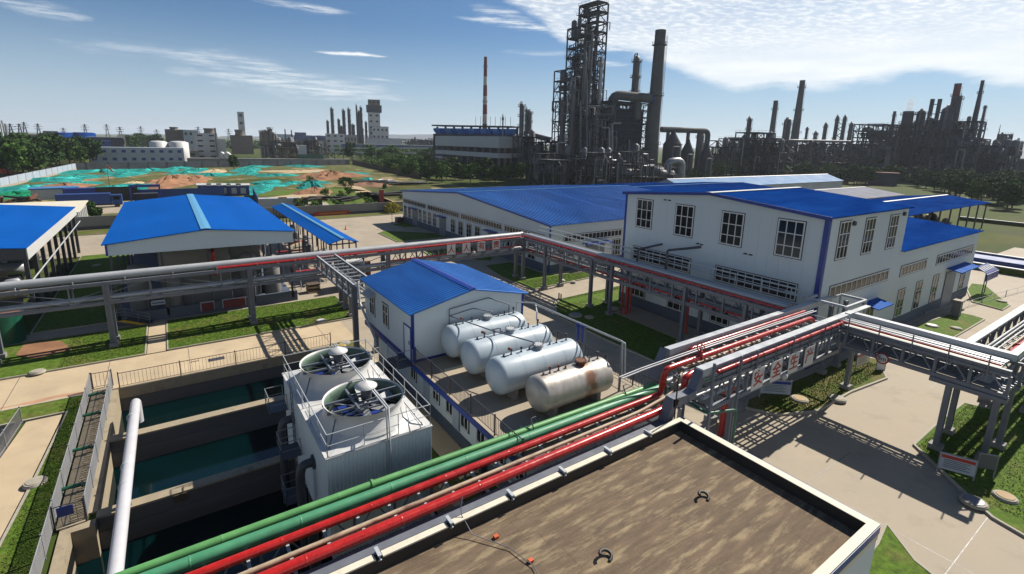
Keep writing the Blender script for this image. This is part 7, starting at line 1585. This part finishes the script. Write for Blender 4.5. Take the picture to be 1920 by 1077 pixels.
# ---- plant in the middle distance (centre-left)
for i, (u, v, w_, rg) in enumerate(((614, 226, 3.6, 5), (622, 202, 4.6, 8), (635, 223, 3.8, 5), (644, 205, 4.6, 6), (654, 203, 4.4, 8), (662, 233, 5, 4), (668, 196, 2.2, 3), (673, 208, 5.5, 4), (676.5, 200, 3.6, 7), (686, 228, 3.4, 4), (640, 236, 4, 3), (678, 240, 6, 3))):
    tower(['first and leftmost slim column of the middle-distance row', 'tall dark column second in the middle-distance row', 'third, shorter column of the middle-distance row', 'fourth, tall column of the middle-distance row', 'fifth, tall ringed column of the middle-distance row', 'stubby pointed column in the middle-distance row', 'needle-thin tall vent left of the capped white tower', 'thick column left of the capped white tower', 'tall ringed column left of the capped white tower', 'short column just left of the capped white tower', 'low column beside the fourth one', 'wide low column before the capped white tower'][i], u, v, 640, w_, 'plant_steel', rg, 1.0, 'column', group='slim columns in the middle distance', ringw=1.5)
fb('white tower block with dark brown overhanging top', 690, 712, 212, 640, 'far_white', 7, 2, 16, name='tower_block'); fb('dark brown square cap on top of the white tower block', 687, 715, 198, 638, 'far_dark', dep=20, z0=far(690, 210, 640).z, roof='bark', name='roof_storey'); fb('second darker stage of the cap on the white tower block', 690, 712, 187, 640, 'far_brown', 1, 3, 16, z0=far(690, 197.5, 640).z)
fb('stained white block at the right foot of the capped tower', 698, 728, 238, 630, 'far_white', 4, 4, 14, 'far_brown'); fb('long low white building with a row of dark windows', 688, 752, 260, 620, 'far_white', 1, 9, 12, 'far_brown', wy=(.3, .6))
fb('cubic white building with three window rows', 611, 645, 251, 600, 'far_white', 4, 3, 14); fb('grey block joined to the cubic white building', 645, 668, 253, 606, 'far_conc', 2, 4, 12); fb('low white annexe left of the cubic white building', 592, 611, 263, 605, 'far_white', 1, 3, 10)
fb('long blue shed roof line in front of the middle-distance buildings', 645, 812, 272, 580, 'far_blue', dep=12, roof='pale_sheet', name='hall'); fb('blue building with red roof line', 553, 612, 255, 800, 'far_blue', 2, 10, 16, 'stack_red'); fb('raised blue end with red roof of the blue building', 553, 573, 249, 802, 'far_blue', 1, 0, 16, 'stack_red'); fb('pale blue hazy building left of the red-roofed blue one', 516, 548, 252, 900, 'far_bluewhite', 1, 4, 16)
for i, (va, vb) in enumerate(((278, 277.5), (285, 287))):
    a = far(575, va, 420); e = far(820, vb+1, 420); t = thing('pipe_rack', ['long thin pale pipe rack behind the tree belt', 'second pale pipe rack lower behind the tree belt'][i], 'pipe rack', a); MB().beam(a, e, 1.2, 1.0).build('pipes', 'pale_sheet', t); q = MB()
    for k in range(16): p = a.lerp(e, k/15); q.beam((p.x, p.y, 0), p, .5, .5)
    q.build('post', 'far_conc', t)
for i, (u0, u1, v) in enumerate(((752, 775, 266), (775, 800, 263), (800, 818, 262))): clutter('the hazy row far left of the air coolers' if i == 0 else ('the hazy middle row left of the air coolers' if i == 1 else 'the hazy row touching the air coolers'), 2, u0, u1, 600, 700, 14, 20, 20, 26, group='low hazy frames left of the air coolers', bar=.7)
# ---- plant at the left
fb('two-storey white and blue office building behind the netted field', 186, 330, 277, 372, 'far_bluewhite', 2, 10, 10, None, name='office_building', wm_='louvre_blue', wy=(.35, .7))
p = far(258, 291.5, 371.6)
t = thing('storage_tank', 'white storage tank behind the office, left one of two', 'tank', far(296, 270, 400)); p = far(296, 264, 400); MB().lathe((p.x, p.y, 0), [(5, 0), (5, p.z-1), (3.5, p.z-.2), (.1, p.z)], 24).build('tank_shell', 'white_trim', t)
t = thing('storage_tank', 'white storage tank behind the office, right one of two', 'tank', far(334, 270, 400)); p = far(334, 264.5, 400); MB().lathe((p.x, p.y, 0), [(5.6, 0), (5.6, p.z-1), (3.5, p.z-.2), (.1, p.z)], 24).build('tank_shell', 'white_trim', t)
fb('dark brown cooling tower building with round fan on top, left one', 312, 345, 243, 520, 'far_brown', 1, 0, 16); q_ = far((318+333)/2, 238.5, 522); t = thing('fan_stack', 'round brown fan stack on the left cooling tower building', 'fan stack', (q_.x, q_.y, far(325, 243, 520).z)); MB().lathe((q_.x, q_.y, far(325, 243, 520).z-.5), [((333-318)*.5*depth(q_)/FPX, 0), ((333-318)*.42*depth(q_)/FPX, (q_.z-far(325, 243, 520).z)*.5), ((333-318)*.5*depth(q_)/FPX, q_.z-far(325, 243, 520).z+.5)], 20).build('stack_shell', 'far_brown', t)
fb('pale blue block with dark windows beside the left cooling tower', 345, 369, 244, 510, 'far_bluewhite', 3, 3, 12)
fb('white factory block with rows of dark windows and round fan', 366, 404, 250, 430, 'far_white', 5, 2, 14); q_ = far((382+402)/2, 241, 434); t = thing('fan_stack', 'brown fan stack on the white factory block', 'fan stack', (q_.x, q_.y, far(390, 250, 430).z)); MB().lathe((q_.x, q_.y, far(390, 250, 430).z-.5), [((402-382)*.5*depth(q_)/FPX, 0), ((402-382)*.42*depth(q_)/FPX, (q_.z-far(390, 250, 430).z)*.5), ((402-382)*.5*depth(q_)/FPX, q_.z-far(390, 250, 430).z+.5)], 20).build('stack_shell', 'far_brown', t); fb('lower pale annexe left of the white factory block', 330, 368, 282, 420, 'far_conc', 1, 2, 10); fb('pale annexe right of the white factory block', 404, 421, 261, 425, 'pale_sheet', 0, 0, 12)
tower('slim grey stack on the right corner of the white factory block', 403, 240, 424, 2.6, 'plant_grey', 0, 1.0, 'chimney', 'chimney', dome=False, pipe=False)
fb('tall slim white tower with a column of dark round windows', 445, 456, 210, 700, 'far_white', 5, 1, 10, name='tower_block'); fb('dark fan building below the slim white tower', 434, 471, 254, 560, 'far_brown', 1, 0, 16); q_ = far((440+458)/2, 243.5, 562); t = thing('fan_stack', 'round brown fan stack under the slim white tower', 'fan stack', (q_.x, q_.y, far(449, 254, 560).z)); MB().lathe((q_.x, q_.y, far(449, 254, 560).z-.5), [((458-440)*.5*depth(q_)/FPX, 0), ((458-440)*.42*depth(q_)/FPX, (q_.z-far(449, 254, 560).z)*.5), ((458-440)*.5*depth(q_)/FPX, q_.z-far(449, 254, 560).z+.5)], 20).build('stack_shell', 'far_brown', t)
for i, (u, v, w_) in enumerate(((490, 246, 6), (498, 245, 8), (506, 240, 7), (512, 249, 5))): tower(['left tan column of the brown group', 'second tan column of the brown group', 'arched tan column of the brown group', 'right small column of the brown group'][i], u, v, 480, w_, 'far_brown', 1, 1, 'column', group='tan columns in the brown group')
for i, (u, v) in enumerate(((534, 242), (546, 244))): tower(['left thin dark stack right of the tan columns', 'right thin dark stack right of the tan columns'][i], u, v, 600, 1.8, 'far_dark', 0, 1, 'chimney', 'chimney', dome=False, pipe=False)
clutter('the brown row behind the far field wall', 6, 488, 588, 375, 400, 12, 16, 12, 16, 'far_brown', 600, 'brown frames behind the field wall', .4)
fb('long low white shed behind the far field wall', 375, 650, 298, 352, 'far_conc', 0, 0, 6, name='hall'); fb('dark green sheet screen behind the far wall', 560, 605, 290, 356, 'green_dark', dep=.5, name='screen', cat='screen'); fb('pale square box building behind the far wall', 560, 574, 273, 360, 'pale_sheet', dep=8)
for i, (u, v) in enumerate(((414, 285), (424, 285))): t = thing('white_vent', ['white swan-neck vent before the white factory, left one', 'white swan-neck vent before the white factory, right one'][i], 'vent', far(u, 300, 355)); p = far(u, v, 355); MB().pipe([(p.x, p.y, 3), (p.x, p.y, p.z), (p.x+2.5, p.y, p.z-3)], 1.0, 8).build('vent_pipe', 'white_trim', t)
for i, u in enumerate((119, 156)): p = far(u, 248.5, 600); t = thing('storage_tank', ['round bright blue tank on the left skyline, left one', 'round bright blue tank on the left skyline, right one'][i], 'tank', (p.x, p.y, 0), 'blue tanks on the skyline'); MB().lathe((p.x, p.y, 0), [(8.6, 0), (8.6, p.z-.6), (6, p.z)], 28).build('tank_shell', 'roof_dark', t)
fb('long dark blue building before the blue tanks', 60, 190, 263, 520, 'far_blue', 0, 0, 16); fb('grey sheet silo building left of the blue tanks', 84, 105, 246, 610, 'plant_grey', 0, 0, 14); fb('long dark brown plant building at the left skyline', 8, 84, 252, 700, 'far_brown', 1, 12, 16); fb('dark navy building at the left edge', -20, 60, 262, 500, 'far_dark', dep=16); fb('dark shed right of the blue tanks', 172, 224, 258, 560, 'far_dark', dep=14, roof='pale_sheet'); fb('small cream house on the left skyline', 222, 232, 252, 650, 'parapet', 1, 2, 8, name='house', cat='house')
for i, (u, v, w_) in enumerate(((3, 226, 3), (10, 232, 4))): tower(['white stack at the left picture edge', 'second white stack beside the left picture edge'][i], u, v, 330, w_, 'far_white', 0, 1, 'chimney', 'chimney', dome=False, pipe=False)
t = thing('lamp_mast', 'thin white mast in front of the left grove', 'mast', at(9, 296)); p = far(1, 232, 300); MB().tube([(p.x, p.y, 0), (p.x, p.y, p.z)], .35, 8).build('pole', 'white_trim', t)
for i, (u, v, D) in enumerate(((18, 232, 800), (35, 232, 900), (44, 229, 900), (70, 232, 900), (118, 240, 1100), (158, 233, 900), (199, 233, 1000), (224, 238, 900), (263, 237, 1000), (293, 243, 1100), (371, 238, 900), (428, 242, 1000))):
    p = far(u, v, D); t = thing('power_pylon', ['lattice power pylon nearest the left picture edge', 'second power pylon from the left edge', 'third power pylon from the left edge', 'fourth pylon, left of the grey silo building', 'pylon above the left blue tank', 'tall pylon above the right blue tank', 'pylon right of the blue tanks', 'pylon over the small cream house', 'pylon left of the brown cooling tower', 'faint pylon just left of the brown cooling tower', 'pylon behind the white factory fan', 'pylon left of the slim white tower'][i], 'pylon', (p.x, p.y, 0), 'power pylons on the skyline')
    q = MB(); s_ = 3.0
    for a_, b_ in ((-1, -1), (1, -1), (-1, 1), (1, 1)): q.beam((p.x+a_*s_, p.y+b_*s_, 0), (p.x+a_*.3, p.y+b_*.3, p.z), .7, .7)
    for k in range(5): f_ = 1-k/5; w2 = s_*f_+.3; z = p.z*k/5; q.beam((p.x-w2, p.y, z), (p.x+w2*.8, p.y, z+p.z/5), .4, .4)
    q.build('mast', 'plant_grey', t); q = MB()
    for f_, w2 in ((.75, 5), (.86, 6), (.95, 4)): q.beam((p.x-w2*RX.x, p.y-w2*RX.y, p.z*f_), (p.x+w2*RX.x, p.y+w2*RX.y, p.z*f_), .5, .5)
    q.build('crossarm', 'plant_grey', t)
# steam puff
p = far(1705, 203, 400)
m = bpy.data.materials.new('steam'); m.use_nodes = True; nn = m.node_tree.nodes; b_ = nn['Principled BSDF']; nn.remove(b_); pv = nn.new('ShaderNodeVolumePrincipled'); pv.inputs['Density'].default_value = .25; pv.inputs['Color'].default_value = (1, 1, 1, 1); m.node_tree.links.new(pv.outputs[0], nn['Material Output'].inputs['Volume']); MATS['steam'] = m
b = MB()
for dx, dz, r in ((0, 0, 2.0), (.8, 2.4, 2.2), (1.2, 5.0, 1.6)): b.lathe((p.x+dx, p.y, p.z+dz), [(.01, -r), (r*.7, -r*.7), (r, 0), (r*.7, r*.7), (.01, r)], 12)
tag(b.build('steam', 'steam'), 'small puff of white steam over the dark column of the right-hand plant', 'steam', kind='stuff')
# far hills and far wood line
def ridge(name, D, u0, u1, v, amp, m, seed, vb=300):
    rnd = random.Random(seed); b = MB(); n = 120; pts = []
    for i in range(n+1):
        u = u0+(u1-u0)*i/n; h = sum(math.sin(u*.01*(k+1)+seed*k)/(k+1) for k in range(5)); p = far(u, v-amp*(h*.4+rnd.random()*.35), D); pts.append(p)
    for a, c in zip(pts, pts[1:]):
        k = 1.15; b._a([(a.x, a.y, -2), (c.x, c.y, -2), (c.x, c.y, c.z), (a.x, a.y, a.z), (a.x*k, a.y*k, -2), (c.x*k, c.y*k, -2)], [(0, 1, 2, 3), (3, 2, 5, 4)])
    return struct(b.build(name, m))
ridge('hills', 7000, -300, 1000, 255, 5, 'hill', 3); ridge('hills', 7500, 1500, 2300, 274, 7, 'hill', 4)
for i, (D, u0, u1, v) in enumerate(((900, -200, 340, 262), (850, 330, 700, 268), (800, 690, 1020, 274), (620, 1330, 1760, 286), (520, 1740, 2200, 302))):
    rnd = random.Random(900+i); b = MB(); n = int((u1-u0)/2.2)
    for k in range(n):
        u = u0+(u1-u0)*(k+rnd.random())/n; p = far(u, v, D*rnd.uniform(.92, 1.08)); hh = rnd.uniform(5, 9); c = Vector((p.x, p.y, hh*.5)); leafset(b, c, hh*.75, 16, rnd, 2.6)
    o = b.build('far_wood', 'leaf_dark'); o['kind'] = 'stuff'

# ------------------------------------------------------------------ haze
m = bpy.data.materials.new('haze'); m.use_nodes = True; nn = m.node_tree.nodes; nn.remove(nn['Principled BSDF']); pv = nn.new('ShaderNodeVolumePrincipled'); pv.inputs['Density'].default_value = HAZE; pv.inputs['Color'].default_value = (.82, .9, 1, 1); pv.inputs['Anisotropy'].default_value = .2
m.node_tree.links.new(pv.outputs[0], nn['Material Output'].inputs['Volume']); MATS['haze'] = m
tag(MB().box(-9600, -9600, -4, 9600, 9600, 120).build('haze', 'haze'), 'thin pale haze lying over the whole plant', 'haze', kind='stuff')
